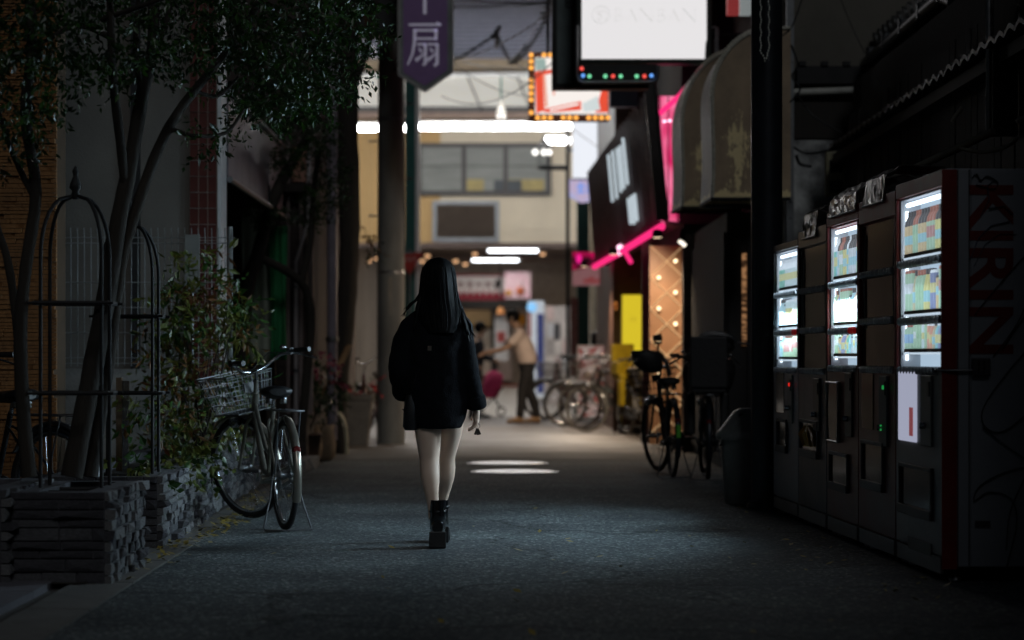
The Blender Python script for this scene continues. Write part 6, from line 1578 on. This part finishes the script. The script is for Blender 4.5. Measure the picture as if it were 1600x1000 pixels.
# fluorescent tubes under the roof edge
TUBE = glow('fluorescent tube', (.95,.97,1.0), 44)
def tubes(lab, x0, x1, d, z, group='fluorescent tubes in the arcade', r_=.06, m_=TUBE):
    t = thing('fluorescent_lamp', lab, 'lamp', ((x0+x1)/2, d, z), 0, group)
    w = (x1-x0)/2
    MB().tube([(-w,0,0),(w,0,0)], r_, 10).build('tube', m_, t); MB().bx((-w-.03,-.015,r_+.01),(w+.03,.015,r_+.05)).build('batten', M['white_plastic'], t)
    for s_ in (-w-.02, w+.02): MB().bx((s_-.02,-.04,-.03),(s_+.02,.04,r_+.01)).build('end_cap', M['white_plastic'], t)
q50 = lambda px, py: (P(px,py,50).x, P(px,py,50).z)
tubes('long bright fluorescent tube across the arcade, in the middle of the photo', q50(655,0)[0], q50(892,0)[0], 50, q50(0,198)[1])
tubes('end of a fluorescent tube between the utility pole and the street tree', q50(540,0)[0], q50(638,0)[0], 50, q50(0,200)[1])
tubes('short fluorescent tube below the right end of the long one', q50(852,0)[0], q50(892,0)[0], 51, P(0,220,51).z)
for x0 in (-10,-6.9,2.4,5.5): tubes('unseen fluorescent tube added behind the shop houses to light the arcade', x0, x0+2.8, 50, q50(0,198)[1])  # tubes added out of sight only to light the arcade
for x0 in (-3.2,.2):  # fittings added overhead, out of view, to brighten the lane and facade
    t_ = thing('fluorescent_lamp', 'wide fluorescent fitting added out of view to light the arcade', 'lamp', (x0+1.5, 44.2, 8.7), 0, 'added high fittings')
    MB().tube([(-1.4,0,0),(1.4,0,0)], .06, 8).build('tube', TUBE, t_); MB().bx((-1.45,-.12,.07),(1.45,.12,.16)).build('batten', M['white_plastic'], t_)
    al = bpy.data.lights.new('added_fill_light', 'AREA'); al.shape = 'RECTANGLE'; al.size = 2.8; al.size_y = .3; al.energy = 215; al.color = (1,.90,.78)
    lo = bpy.data.objects.new('added_fill_light', al); C.objects.link(lo); lo.parent = t_; lo.location = (0,0,-.09)
# passage ceiling, side walls, end shop
ps = thing('passage', 'covered passage below the cream storey with a low brown ceiling', 'building', (0,0,0))
brc = mat('brown grey ceiling', (.30,.23,.19), .7, var=.1)
MB().bx((-7,55.6,4.42),(7,87,4.6)).build('ceiling', brc, ps)
MB().bx((-7,86,0),(7,86.3,4.42)).build('end_wall', mat('pale end wall', (.42,.36,.30), .7), ps)
MB().bx((-4.6,55.6,0),(-4.3,86,4.42)).build('side_wall', mat('pale side wall', (.50,.46,.42), .7, scale=.8), ps)
MB().bx((4.3,55.6,0),(4.6,86,4.42)).build('side_wall', bpy.data.materials['pale side wall'], ps)
for d in (62,70,78): MB().bx((-4.3,d,4.2),(4.3,d+.3,4.42)).build('ceiling_beam', mat('ceiling beam', (.2,.15,.13), .7) if d == 62 else bpy.data.materials['ceiling beam'], ps)
CT = glow('ceiling tube', (.93,.96,1.0), 7)
for px0, px1, py, d, lab in ((763,840,390,76,'ceiling fluorescent tube in the passage, upper one above the woman'),(738,810,405,83,'ceiling fluorescent tube in the passage, lower one right of the head of the woman'),(572,592,405,80,'ceiling fluorescent tube seen left of the utility pole')):
    x0, x1 = P(px0,0,d).x, P(px1,0,d).x; tubes(lab, x0, x1, d, P(0,py,d).z, 'ceiling tubes in the passage', .075, CT)
dlm = glow('warm downlight', (1,.55,.28), 1.3)
for i, (px, py, d) in enumerate(((712,408,70),(742,397,70),(668,400,70),(848,397,70),(727,413,74),(590,404,70),(578,407,70),(660,408,72))):
    dl = thing('downlight', 'tiny warm round downlight in the passage ceiling', 'lamp', P(px,py,d), 0, 'warm downlights in the passage ceiling')
    MB().ell((0,0,0),(.07,.07,.05),10,6).build('lamp', dlm, dl); MB().lathe([(.10,.03),(.10,.06),(.02,.07)], 12).build('ring', M['steel'], dl)
# area lights added to fill the passage, with no fixtures of their own
for x, d, e_ in ((-1,62,120),(1.5,72,120),(-.5,82,90)):
    al = bpy.data.lights.new('passage_fill', 'AREA'); al.size = 3; al.energy = e_*.8; al.color = (1,.90,.78)
    lo = bpy.data.objects.new('passage_fill', al); C.objects.link(lo); lo.location = (x,d,4.15)
vl = thing('shop_sign', 'red and white shop sign with a scalloped edge at the end of the passage', 'sign', (0,85,0))
v0, v1 = P(690,0,85).x, P(790,0,85).x; vz0, vz1 = P(0,468,85).z, P(0,432,85).z
MB().bx((v0,.0,vz0+.15),(v1,.2,vz1)).build('board', mat('white printed board', (.66,.62,.60), .6, scale=8, var=.3, emit=(.5,.45,.44), estr=.25), vl)
MB().bx((v0,-.02,vz1),(v1,.22,vz1+.08)).build('red_edge', mat('dark red edge', (.35,.02,.05), .6), vl)
rdm = bpy.data.materials['dark red edge']
nS = 10
for i in range(nS):
    x = v0+(v1-v0)*(i+.5)/nS; r_ = (v1-v0)/nS/2
    MB().prism([(x-r_,vz0-.02),(x+r_,vz0-.02),(x+r_,vz0+.16),(x,vz0+.36),(x-r_,vz0+.16)], -.04, -.004, 'xz').build('scallop', rdm, vl)
for i in range(6): MB().box((v0+.35+i*.32,-.012,(vz0+vz1)/2+.12),(.2,.012,.16+.05*(i % 3))).build('print_mark', mat('faded print', (.45,.33,.34), .6) if i == 0 else bpy.data.materials['faded print'], vl)
MB().prism([(v1-.42,vz1-.42),(v1-.2,vz1-.4),(v1-.12,vz1-.12),(v1-.3,vz1-.08)], -.03, -.004, 'xz').build('dark_motif', M['black_plastic'], vl)
vs2 = thing('shop_sign', 'pale pink sign with a round orange picture beside the scalloped red sign', 'sign', (0,84,0))
u0_, u1_ = P(789,0,84).x, P(829,0,84).x
MB().bx((u0_,0,P(0,466,84).z),(u1_,.2,P(0,425,84).z)).build('board', mat('pale pink board', (.62,.50,.52), .6, scale=3, col2=(.6,.30,.42), emit=(.55,.42,.46), estr=.3), vs2)
for px, py, r_, nm in ((813,455,.16,'orange picture'),(795,458,.12,'amber picture')):
    c_ = P(px,py,84); MB().lathe([(r_,-.02),(r_,0),(r_*.3,.03)], 14, M=Matrix.Rotation(pi/2,3,'X'), c=(c_.x,-.02,c_.z)).build('round_picture', mat(nm, (.65,.18,.08) if 'orange' in nm else (.7,.36,.08), .6), vs2)
MB().bx((P(700,0,84.5).x,-.1+.0,P(0,482,84.5).z),(P(830,0,84.5).x,.3,P(0,470,84.5).z)).build('dark_lintel', M['black_plastic'], vs2)
dr = thing('shop_entrance', 'shop entrance with dark posts and pale curtain below the scalloped sign', 'building', (0,85.5,0))
for px in (712,772,830): x = P(px,0,85.5).x; MB().bx((x-.1,-.1,0),(x+.1,.1,P(0,480,85.5).z)).build('post', M['black_plastic'], dr)
MB().bx((P(740,0,85.5).x,.0,.4),(P(770,0,85.5).x,.04,2.0)).build('white_curtain', mat('white curtain', (.7,.66,.6), .8, stretch=(6,1,1)), dr)
MB().bx((P(715,0,85.5).x,.1,2.1),(P(768,0,85.5).x,.16,2.7)).build('transom', mat('amber transom', (.5,.35,.18), .6, scale=2), dr)
MB().bx((P(778,0,85.5).x,.05,.2),(P(800,0,85.5).x,.1,2.4)).build('grey_curtain', mat('grey curtain', (.45,.40,.38), .8, stretch=(8,1,1)), dr)
MB().bx((P(700,0,84.8).x,-.9,.005),(P(830,0,84.8).x,-.1,.05)).build('red_mat', mat('red mat', (.40,.03,.03), .8), dr)
ol = thing('paper_lantern', 'glowing orange paper lantern left of the head of the man', 'lamp', P(782,490,60))
MB().ell((0,0,0),(.09,.09,.17),14,8).build('shade', glow('orange paper', (.95,.45,.18), .75, (.7,.25,.08), 8), ol); MB().tube([(0,0,.16),(0,0,1.2)], .008, 5).build('cord', M['black_metal'], ol)
ol2 = thing('paper_lantern', 'dim orange paper lantern right behind the neck of the man', 'lamp', P(816,500,62))
MB().ell((0,0,0),(.10,.10,.16),14,8).build('shade', glow('dim orange paper', (.40,.15,.02), .2), ol2); MB().tube([(0,0,.18),(0,0,1.0)], .008, 5).build('cord', M['black_metal'], ol2)
nb = thing('cloth_banner', 'white cloth banner hanging left of the man in the pale shirt', 'banner', P(783,515,58))
MB().bx((-.16,0,-.75),(.16,.015,.35)).build('cloth', mat('white banner cloth', (.68,.64,.62), .8), nb); MB().tube([(-.18,0,.36),(.18,0,.36)], .012, 6).build('rod', M['steel'], nb); MB().tube([(0,0,.36),(0,0,1.9)], .008, 5).build('cord', M['steel'], nb); MB().bx((-.1,-.008,-.3),(.1,-.002,-.05)).build('print', mat('red cloth print', (.45,.08,.07), .7), nb)
# stroller
stl = thing('pushchair', 'pink pushchair beside the dark clothed person', 'pushchair', (P(768,0,42.5).x, 42.5, 0))
MB().rings([oval((-.02,0,.32),.12,.16), oval((0,0,.5),.18,.19), oval((.05,0,.72),.16,.17), oval((.03,0,.80),.06,.1)]).build('hood', mat('pink cloth', (.42,.03,.12), .8), stl)
for a_, b_ in (((-.3,0,.98),(.16,.15,.12)),((-.3,0,.98),(.16,-.15,.12)),((.2,.15,.5),(-.18,.15,.1)),((.2,-.15,.5),(-.18,-.15,.1))): MB().tube([a_, b_], .012, 6).build('frame_tube', M['black_metal'], stl)
for x, y in ((.17,.17),(.17,-.17),(-.2,.17),(-.2,-.17)): MB().tube([(x+.075*cos(t_), y, .088+.075*sin(t_)) for t_ in [i*pi/7 for i in range(14)]], .012, 6, closed=True).build('wheel', M['rubber'], stl)
# green columns
def column(lab, px, d, w, zt, strip):
    t = thing('arcade_column', lab, 'column', (P(px,0,d).x, d, 0), 0, 'green arcade columns')
    MB().bx((-w/2,-w/2,0),(w/2,w/2,zt)).build('shaft', M['green_paint'], t, bevel=.01)
    MB().bx((-w/2-.03,-w/2-.03,0),(w/2+.03,w/2+.03,.25)).build('base', M['green_paint'], t)
    if strip: MB().bx((w/2+.004,-.08,.3),(w/2+.075,.04,zt)).build('painted_lit_edge', M['white_plastic'], t)  # strip paints in the brightly lit right edge of the column
    MB().bx((-w/2-.05,-w/2-.05,zt),(w/2+.05,w/2+.05,zt+.12)).build('capital', M['green_paint'], t)
    return t
column('dark green arcade column right beside the utility pole', 641, 43, .19, 6.1, True)
column('dark green arcade column on the right, behind the parked bicycles', 911, 43.6, .22, 6.1, False)
gp = thing('poster_strip', 'narrow poster strip with red marks left of the right green column', 'poster', (P(897,0,43.2).x, 43.2, 0))
MB().bx((-.07,0,.7),(.07,.02,2.1)).build('sheet', mat('poster strip paper', (.45,.36,.34), .6, scale=14, col2=(.35,.08,.07)), gp); MB().tube([(0,.03,0),(0,.03,2.1)], .015, 6).build('stand', M['steel'], gp)
lpz = thing('arcade_lamp_post', 'slim dark lamp post with a side arm and cage lantern', 'lamp post', (P(887,0,44).x, 44, 0))
MB().tube([(0,0,0),(0,0,P(0,200,44).z)], .035, 8).build('post', M['dark_pole'], lpz)
MB().tube([(0,0,P(0,262,44).z),(-.5,0,P(0,262,44).z)], .05, 8).build('arm', M['dark_pole'], lpz)
zl = P(0,262,44).z; xl = P(850,0,44).x-P(887,0,44).x
for i in range(6): a_ = i*pi/3; MB().tube([(xl+.10*cos(a_),.10*sin(a_),zl),(xl+.12*cos(a_),.12*sin(a_),zl+.38)], .009, 5).build('cage_bar', M['dark_pole'], lpz)
MB().lathe([(.14,zl+.38),(.03,zl+.52),(.01,zl+.6)], 12, c=(xl,0,0)).build('cap', M['dark_pole'], lpz)
MB().lathe([(.12,zl-.03),(.12,zl+.0)], 12, c=(xl,0,0)).build('cage_base', M['dark_pole'], lpz)
GL = glow('white globe', (1,.97,.92), 2.2)
for dx in (-.16,.0,.09): MB().ell((xl+dx,-.03,zl+.28),(.055,.055,.055),10,6).build('globe', GL, lpz)  # outer globes added in place of bulb reflections in the window behind
pl_ = thing('pendant_lamp', 'small white pendant lamp on a green rod below the arcade roof', 'lamp', P(783,172,46))
MB().tube([(0,0,.15),(0,0,.62)], .022, 6).build('rod', M['green_paint'], pl_); MB().lathe([(.10,-.10),(.09,-.02),(.05,.06),(.03,.14),(.05,.16),(.02,.18)], 14).build('shade', M['white_plastic'], pl_)
for s_ in (-1,1): MB().ell((s_*.05,0,-.13),(.035,.035,.035),8,6).build('bulb', GL, pl_)
# notice wall, drinks fridge, shutter on the right
nw = thing('notice_wall', 'pale wall of pasted notices behind the bicycles, left of the green column', 'wall', (0,52,0))
n0, n1 = P(851,0,52).x, P(889,0,52).x
MB().bx((n0,0,0),(n1+1.6,.15,P(0,478,52).z)).build('board', mat('pale notice board', (.48,.43,.41), .7, scale=6, var=.35), nw)
for i in range(10):
    x = n0+.05+(i % 3)*.165; z = .75+(i//3)*.36; MB().bx((x,-.006-.001*i,z),(x+.15,-.001,z+.30)).build('notice', mat('notice paper %d' % (i % 4), ((.6,.55,.52),(.55,.42,.40),(.5,.5,.52),(.35,.32,.31))[i % 4], .7, scale=20, var=.3), nw)
MB().bx((n0+.2,-.02,1.4),(n0+.32,-.001,1.75)).build('dark_notice', M['dark_grey'], nw)
df = thing('drinks_fridge', 'lit white and blue drinks fridge behind the man, with a round blue sign lamp', 'fridge', (0,56,0))
f0, f1 = P(825,0,56).x, P(850,0,56).x; fz = P(0,470,56).z
MB().bx((f0,0,.1),(f1,.6,fz)).build('cabinet', mat('pale fridge cabinet', (.6,.62,.66), .5, emit=(.5,.56,.62), estr=.35), df)
MB().bx((f1-.16,-.02,.2),(f1-.01,-.002,fz-.3)).build('blue_door_edge', mat('blue edge', (.05,.07,.28), .5), df); MB().bx((f0+.01,-.02,.2),(f0+.07,-.002,fz-.2)).build('red_door_edge', mat('red edge', (.45,.10,.06), .5), df)
MB().lathe([(.115,-.03),(.115,0),(.02,.03)], 16, M=Matrix.Rotation(pi/2,3,'X'), c=(P(831,0,56).x,-.05,P(0,480,56).z)).build('round_lamp', glow('pale blue round lamp', (.28,.62,1), 1.0), df)
cs = thing('ribbed_shutter', 'cream ribbed shutter wall right of the green column', 'wall', (0,45,0))
s0, s1 = P(922,0,45).x, P(962,0,45).x
MB().bx((s0,.03,0),(s1+1.5,.3,6)).build('frame', mat('cream plaster', (.5,.44,.33), .7), cs)
for i in range(24): MB().bx((s0+.02,.0,.9+i*.075),(s1,.028,.9+i*.075+.066)).build('slat', mat('cream slat', (.55,.52,.43), .5) if i == 0 else bpy.data.materials['cream slat'], cs)
st_ = thing('market_stall_cover', 'dark slanting cover over goods behind the picture board', 'cover', (0,42.5,0))
MB().prism([(P(925,0,42.5).x,P(0,520,42.5).z),(P(955,0,42.5).x,P(0,505,42.5).z),(P(975,0,42.5).x,P(0,508,42.5).z),(P(975,0,42.5).x,0),(P(925,0,42.5).x,0)], 0, .8, 'xz').build('cover', mat('dark tarpaulin', (.035,.04,.045), .6, bump=.4, bscale=6), st_)
MB().tube([(P(925,0,42.5).x,-.01,P(0,520,42.5).z),(P(975,0,42.5).x,-.01,P(0,507,42.5).z)], .02, 6).build('edge_tube', M['steel'], st_)
# lit signs on the right
wsn = thing('white_sign', 'large glowing white sign panel above the small blue sign', 'sign', (0,41,0))
MB().bx((P(895,0,41).x,0,P(0,278,41).z),(P(951,0,41).x,.2,P(0,190,41).z)).build('lit_face', glow('cold white face', (.90,.93,1.0), .95), wsn); MB().bx((P(894,0,41).x-.02,-.01,P(0,280,41).z),(P(952,0,41).x,.22,P(0,278.5,41).z)).build('lower_frame', M['steel'], wsn)
MB().bx((P(951,0,41).x-.7,.21,P(0,235,41).z),(P(951,0,41).x+.8,.27,P(0,230,41).z)).build('bracket', M['steel'], wsn)
wsm = thing('white_sign', 'narrow upright glowing sign just behind the top of the slatted sign', 'sign', (0,42,0))
MB().bx((P(952,0,42).x+.01,0,P(0,250,42).z),(P(976,0,42).x,.2,P(0,168,42).z)).build('lit_face', glow('soft white face', (.90,.90,.95), .72), wsm); MB().bx((P(962,0,42).x-.01,-.012,P(0,250,42).z),(P(962,0,42).x+.01,-.002,P(0,168,42).z)).build('seam', M['steel'], wsm)
MB().bx((P(976,0,42).x,.05,P(0,200,42).z),(2.2,.12,P(0,195,42).z)).build('bracket', M['steel'], wsm)
bl_ = thing('blue_sign', 'small glowing blue sign with white characters below the large white sign', 'sign', (0,41.4,0))
bx0, bx1 = P(890,0,41.4).x, P(933,0,41.4).x; bz0, bz1 = P(0,318,41.4).z, P(0,279.5,41.4).z
MB().prism([(bx0,bz1),(bx1,bz1),(bx1,bz0+.06),(bx0+.2,bz0+.02),(bx0,bz0+.12)], 0, .2, 'xz').build('lit_face', glow('pale blue sign face', (.42,.55,.95), .80, (.62,.50,.70), 2.2), bl_)
lt = text_mb('金山', .30, .20, .006); lt.tf(Matrix.Translation(((bx0+bx1)/2+.03,-.008,(bz0+bz1)/2+.06))); lt.build('lettering', glow('blue characters', (.03,.30,.95), 1.0), bl_)
MB().bx((bx1,.05,bz1-.1),(2.2,.1,bz1-.05)).build('bracket', M['steel'], bl_)
pk_ = thing('pink_sign', 'hanging pink sign with red lettering and a dark magenta top, left of the brown shop', 'sign', (0,40,0))
k0, k1 = P(895,0,40).x, P(944,0,40).x; kz0, kz1 = P(0,446,40).z, P(0,394,40).z
MB().prism([(k0,kz0),(k1,kz0),(k1,kz0+.36),(k0,kz0+.24)], 0, .12, 'xz').build('lower_board', mat('dull pink board', (.42,.28,.29), .6, var=.2, emit=(.35,.16,.17), estr=.5), pk_)
MB().prism([(k0,kz0+.25),(k1,kz0+.37),(k1,kz1),(k0,kz1)], 0, .12, 'xz').build('upper_board', glow('dark magenta face', (.02,.004,.008), .9, (.55,.006,.09), 2.6, (1,1,1), (.45,.62)), pk_)
lt = text_mb('ulllul', .28, .10, .004, .02); lt.tf(Matrix.Translation(((k0+k1)/2+.06,-.006,kz0+.09))); lt.build('lettering', mat('red lettering', (.40,.03,.03), .5, emit=(.4,.02,.02), estr=.4), pk_)
MB().ell((k0+.10,-.03,kz0+.44),(.05,.03,.08),10,6).build('magenta_lamp', glow('magenta lamp', (1,.02,.30), .9), pk_)
for z in (kz0+.1, kz1-.1): MB().tube([(k1,.06,z),(1.75,.06,z)], .015, 6).build('bracket', M['steel'], pk_)
# marquee with bulbs
mq = thing('marquee_sign', 'red and white lit sign edged with rows of orange bulbs', 'sign', (0,31,0))
q31 = lambda px, py: (P(px,py,31).x, P(px,py,31).z)
(m0, mz1), (m1, mz0) = q31(826,82), q31(951,188)
MB().bx((m0,.03,mz0),(m1,.25,mz1)).build('case', mat('dark red case', (.06,.015,.012), .5), mq)
e0, e1, f0_, f1_ = q31(836,0)[0], q31(950,0)[0], q31(0,178)[1], q31(0,90)[1]
MB().bx((e0,-.0,f0_),(e1,.028,f1_)).build('lit_face', glow('warm white sign face', (1,.93,.88), .95), mq)
redm = glow('red sign print', (.95,.10,.05), .85); gr = glow('grey green print', (.45,.60,.55), .7); pkm = glow('salmon print', (1,.42,.30), .85)
def flatp(pts, m_, nm='print', y=-.006): MB().prism([q31(a, b) for a, b in pts], y, y+.004, 'xz').build(nm, m_, mq)
flatp([(836,112),(848,110),(851,172),(838,178)], redm, y=-.006); flatp([(836,112),(866,108),(866,114),(846,118)], redm, y=-.008); flatp([(843,172),(908,158),(908,172),(855,176)], redm, y=-.010)
flatp([(858,171),(902,161),(906,164),(860,174)], glow('white print', (1,.93,.88), .95), y=-.012); flatp([(940,140),(950,136),(950,176),(930,176)], redm, y=-.006); flatp([(848,116),(852,116),(856,166),(852,168)], pkm, y=-.011)
flatp([(836,92),(852,91),(854,108),(838,112)], gr, y=-.007); flatp([(890,132),(905,130),(906,134),(891,137)], pkm, y=-.006); flatp([(864,140),(867,139),(867,149),(864,149)], pkm, y=-.006); flatp([(910,162),(934,150),(938,172),(912,175)], glow('pale grey print', (.75,.82,.82), .85), y=-.008)
on = glow('orange bulb', (1,.42,.08), 1.5); off = mat('unlit orange bulb', (.35,.12,.04), .3)
bulb = {True: MB().ell((0,0,0),(.030,.028,.030),10,6).mesh('bulb', on), False: MB().ell((0,0,0),(.030,.028,.030),10,6).mesh('bulb', off)}
for i, py in enumerate(range(86, 184, 10)): inst('bulb', bulb[i not in (3,8)], mq, (q31(830,0)[0], -.01, q31(0,py)[1]))
for i, px in enumerate(range(840, 951, 10)): inst('bulb', bulb[i not in (3,7)], mq, (q31(px,0)[0], -.01, q31(0,184)[1]))
for i, px in enumerate(range(840, 951, 10)): inst('bulb', bulb[i not in (0,4)], mq, (q31(px,0)[0], -.01, q31(0,86)[1]))
for x in (m0+.25, m1-.1): MB().tube([(x,.14,mz1),(x,.14,mz1+2.2)], .025, 6).build('hanger', M['black_metal'], mq)
MB().tube([(m0,.14,mz1+.9),(2.2,.14,mz1+.9)], .03, 6).build('bracket', M['black_metal'], mq)
dbx = thing('dark_box', 'unlit navy box sign right of the bulb edged sign', 'sign', P(975,152,28))
MB().bx((-.165,0,-.11),(.165,.15,.11)).build('case', mat('navy box', (.012,.018,.035), .4), dbx, bevel=.008); MB().tube([(.165,.07,.0),(1.0,.07,.0)], .02, 6).build('bracket', M['black_metal'], dbx)
# ================================================================ left top: vertical banner sign, dark box, lamp head
vb = thing('vertical_sign', 'purple pointed hanging sign with a pale Japanese character, in front of the utility pole', 'sign', (0,27.6,0))
q27 = lambda px, py: (P(px,py,27.6).x, P(px,py,27.6).z)
out_ = [q27(623,-90), q27(707,-90), q27(707,113), q27(664,143), q27(623,117)]
inn = [q27(630,-86), q27(699,-86), q27(699,110), q27(664,134), q27(630,113)]
MB().prism(out_, .0, .10, 'xz').build('case', mat('grey green sign case', (.26,.28,.27), .45, .3), vb)
MB().prism(inn, -.006, -.001, 'xz').build('face', mat('dark purple face', (.11,.07,.15), .5, var=.15, emit=(.10,.055,.14), estr=.12), vb)  # faint glow added in place of light from the front
for a_, b_ in zip(out_, out_[1:]+out_[:1]): MB().tube([(a_[0],-.008,a_[1]),(b_[0],-.008,b_[1])], .014, 6).build('edge_trim', mat('pale edge trim', (.50,.49,.47), .4) if a_ == out_[0] else bpy.data.materials['pale edge trim'], vb)
chm = mat('pale lilac characters', (.60,.57,.70), .5, emit=(.55,.52,.66), estr=.20)  # glow here too stands in for front light on the characters
def brush(pts, w0, w1, nm='brush_stroke'):
    k_ = len(pts); L_ = []; R_ = []
    for i, p in enumerate(pts):
        p = Vector(p); t_ = (Vector(pts[min(i+1,k_-1)])-Vector(pts[max(i-1,0)])).normalized(); n_ = Vector((-t_.y, t_.x)); w = (w0+(w1-w0)*i/(k_-1))/2
        L_.append(p+n_*w); R_.append(p-n_*w)
    poly = L_+R_[::-1]
    MB().prism([q27(636+a*.56, 104-b*.68) for a, b in poly], -.013, -.007, 'xz').build(nm, chm, vb)
for pts, w0, w1 in (([(5,96),(95,96)],5,6), ([(82,101),(95,96)],4,3), ([(22,83),(84,83)],5,6), ([(22,64),(82,64)],5,5), ([(81,86),(81,61)],9,8), ([(22,86),(21,55),(15,28),(2,4)],10,4),
    ([(28,51),(52,51)],5,5), ([(51,53),(51,6),(44,4)],9,7), ([(33,42),(41,33)],4,7), ([(24,14),(36,21),(47,30)],9,3), ([(58,51),(86,51)],5,5), ([(84,53),(84,6),(75,2)],9,8), ([(64,42),(73,33)],4,7), ([(56,14),(68,21),(80,30)],9,3)): brush(pts, w0, w1)
lt = text_mb('十', (693-636)*27.6/F, 76*27.6/F, .004, .0); c_ = q27(664,-16); lt.tf(Matrix.Translation((c_[0],-.011,c_[1]))); lt.build('lettering', chm, vb)
for z in (4.5,5.3): MB().tube([(-1.28,.06,z),(-1.40,1.45,z)], .022, 6).build('bracket', M['black_metal'], vb)
db = thing('dark_sign_box', 'black shop sign box at the top left of the utility pole', 'sign', (0,28.2,0))
b_0, b_1 = P(548,55,28.2), P(622,-60,28.2)
MB().bx((b_0.x,0,b_0.z),(b_1.x,.4,b_1.z)).build('case', M['black_plastic'], db, bevel=.01); MB().bx((b_0.x,-.01,b_0.z+.03),(b_1.x-.02,-.003,b_0.z+.06)).build('trim', M['dark_pole'], db)
MB().bx((b_0.x-.5,.15,b_0.z+.3),(b_0.x,.25,b_0.z+.4)).build('bracket', M['black_metal'], db)
lh = thing('street_lamp', 'pale rimmed street lamp head left of the utility pole', 'lamp', P(572,78,32))
MB().tube([(-.04,0,.16),(.02,0,.13),(.10,0,-.03),(.12,0,-.12)], [.03,.05,.05,.03], 8, flat=.6).build('rim', mat('pale lamp rim', (.75,.75,.75), .35, .2, emit=(.8,.82,.9), estr=.25), lh)
MB().tube([(-.05,0,.14),(-.5,.0,.2)], .03, 6).build('arm', M['black_metal'], lh); MB().ell((0,.02,-.02),(.08,.10,.10),10,6).build('housing', M['black_plastic'], lh)
# stop sign
sg_ = thing('stop_sign', 'red inverted triangle stop sign left of the head of the woman', 'road sign', (P(640,0,42.6).x, 42.6, 0))
zt4 = P(0,394,42.6).z; hw4 = 22.5*42.6/F; hh = 35*42.6/F
MB().prism([(-hw4,zt4),(hw4,zt4),(0,zt4-hh)], 0, .015, 'xz').build('plate', mat('red sign paint', (.42,.03,.02), .4), sg_)
lt = text_mb('止まれ', hw4*1.1, None, .002); lt.tf(Matrix.Translation((0,-.004,zt4-.12))); lt.build('lettering', mat('faded white lettering', (.6,.45,.42), .5), sg_)
MB().tube([(0,.035,0),(0,.035,zt4+.05)], .02, 8).build('post', M['steel'], sg_)
# overhead cables
def ocable(px0, py0, d0, px1, py1, d1, sag, lab, r_=.007):
    a_, b_ = P(px0,py0,d0), P(px1,py1,d1); pts = [a_.lerp(b_, i/14)-Vector((0,0,sag*4*(i/14)*(1-i/14))) for i in range(15)]
    tag(MB().tube(pts, r_, 5).build('overhead_cable', M['black_plastic']), lab, 'cable', 'overhead cables')
for a_ in (
    (600,-6,29,1000,2,26,.05,'overhead cable running almost level along the very top of the photo'),(700,10,30,1000,-30,24,.1,'overhead cable rising to the right from the top of the purple sign'),
    (690,96,30,870,10,25,.12,'overhead cable slanting up from the purple sign to the big white sign'),(690,150,33,880,80,27,.3,'overhead cable sagging low from the tip of the purple sign'),
    (700,96,34,880,110,40,.03,'nearly level overhead cable along the tan beam of the arcade roof'),(705,88,34,890,150,42,.02,'overhead cable falling to the right towards the bulb edged sign'),
    (800,95,33,960,200,40,.0,'overhead cable dropping steeply from the garland dip behind the bulb edged sign'),(893,200,41,965,250,36,.01,'thin cable crossing in front of the large glowing white sign'),
    (560,100,33,630,140,36,.05,'short cable between the street tree and the utility pole'),(700,92,32,880,140,36,.25,'deepest sagging overhead cable in front of the pale cornice')): ocable(*a_)
ctx = thing('cable_knot', 'knot of cables and a small pendant holder in the middle of the arcade roof', 'cables', P(776,48,34))
for i in range(9):
    a_ = i*.7; MB().tube([(.07*cos(a_+t_*.8)*(.6+.4*sin(t_*2+i)), .07*sin(a_+t_), .06*sin(t_*1.3+i)-.02*t_) for t_ in [j*.6 for j in range(8)]], .010, 5).build('cable_loop', M['black_plastic'], ctx)
MB().lathe([(.03,-.25),(.02,-.1),(.01,0)], 8).build('pendant', M['wood'], ctx)
lgm = MB(); p0_, p1_, p2_ = P(783,60,33), P(803,98,32), P(868,-8,27)
def garland(pa, pb, sag, turns, rad, lab):
    for ph in (0, pi):
        pts = []
        for i in range(90):
            f = i/89; c_ = pa.lerp(pb, f)-Vector((0,0,sag*4*f*(1-f))); a_ = f*turns*2*pi+ph
            pts.append(c_+Vector((rad*cos(a_), rad*sin(a_)*.6, rad*sin(a_)*.5)))
        tag(MB().tube(pts, .0085, 5).build('light_garland', M['black_plastic']), lab if ph == 0 else lab.replace('strand','second strand'), 'garland', 'twisted garlands over the lane')
garland(P(800,98,32), P(870,-20,27), .12, 9, .055, 'twisted black garland strand rising from the cable dip to the big white sign')
garland(P(776,52,34), P(800,98,32), .02, 4, .03, 'twisted black garland strand falling from the cable knot')
garland(P(690,100,33), P(776,50,34), .05, 7, .03, 'twisted black garland strand between the purple sign and the cable knot')
for o_ in (_to,): bpy.data.objects.remove(o_)
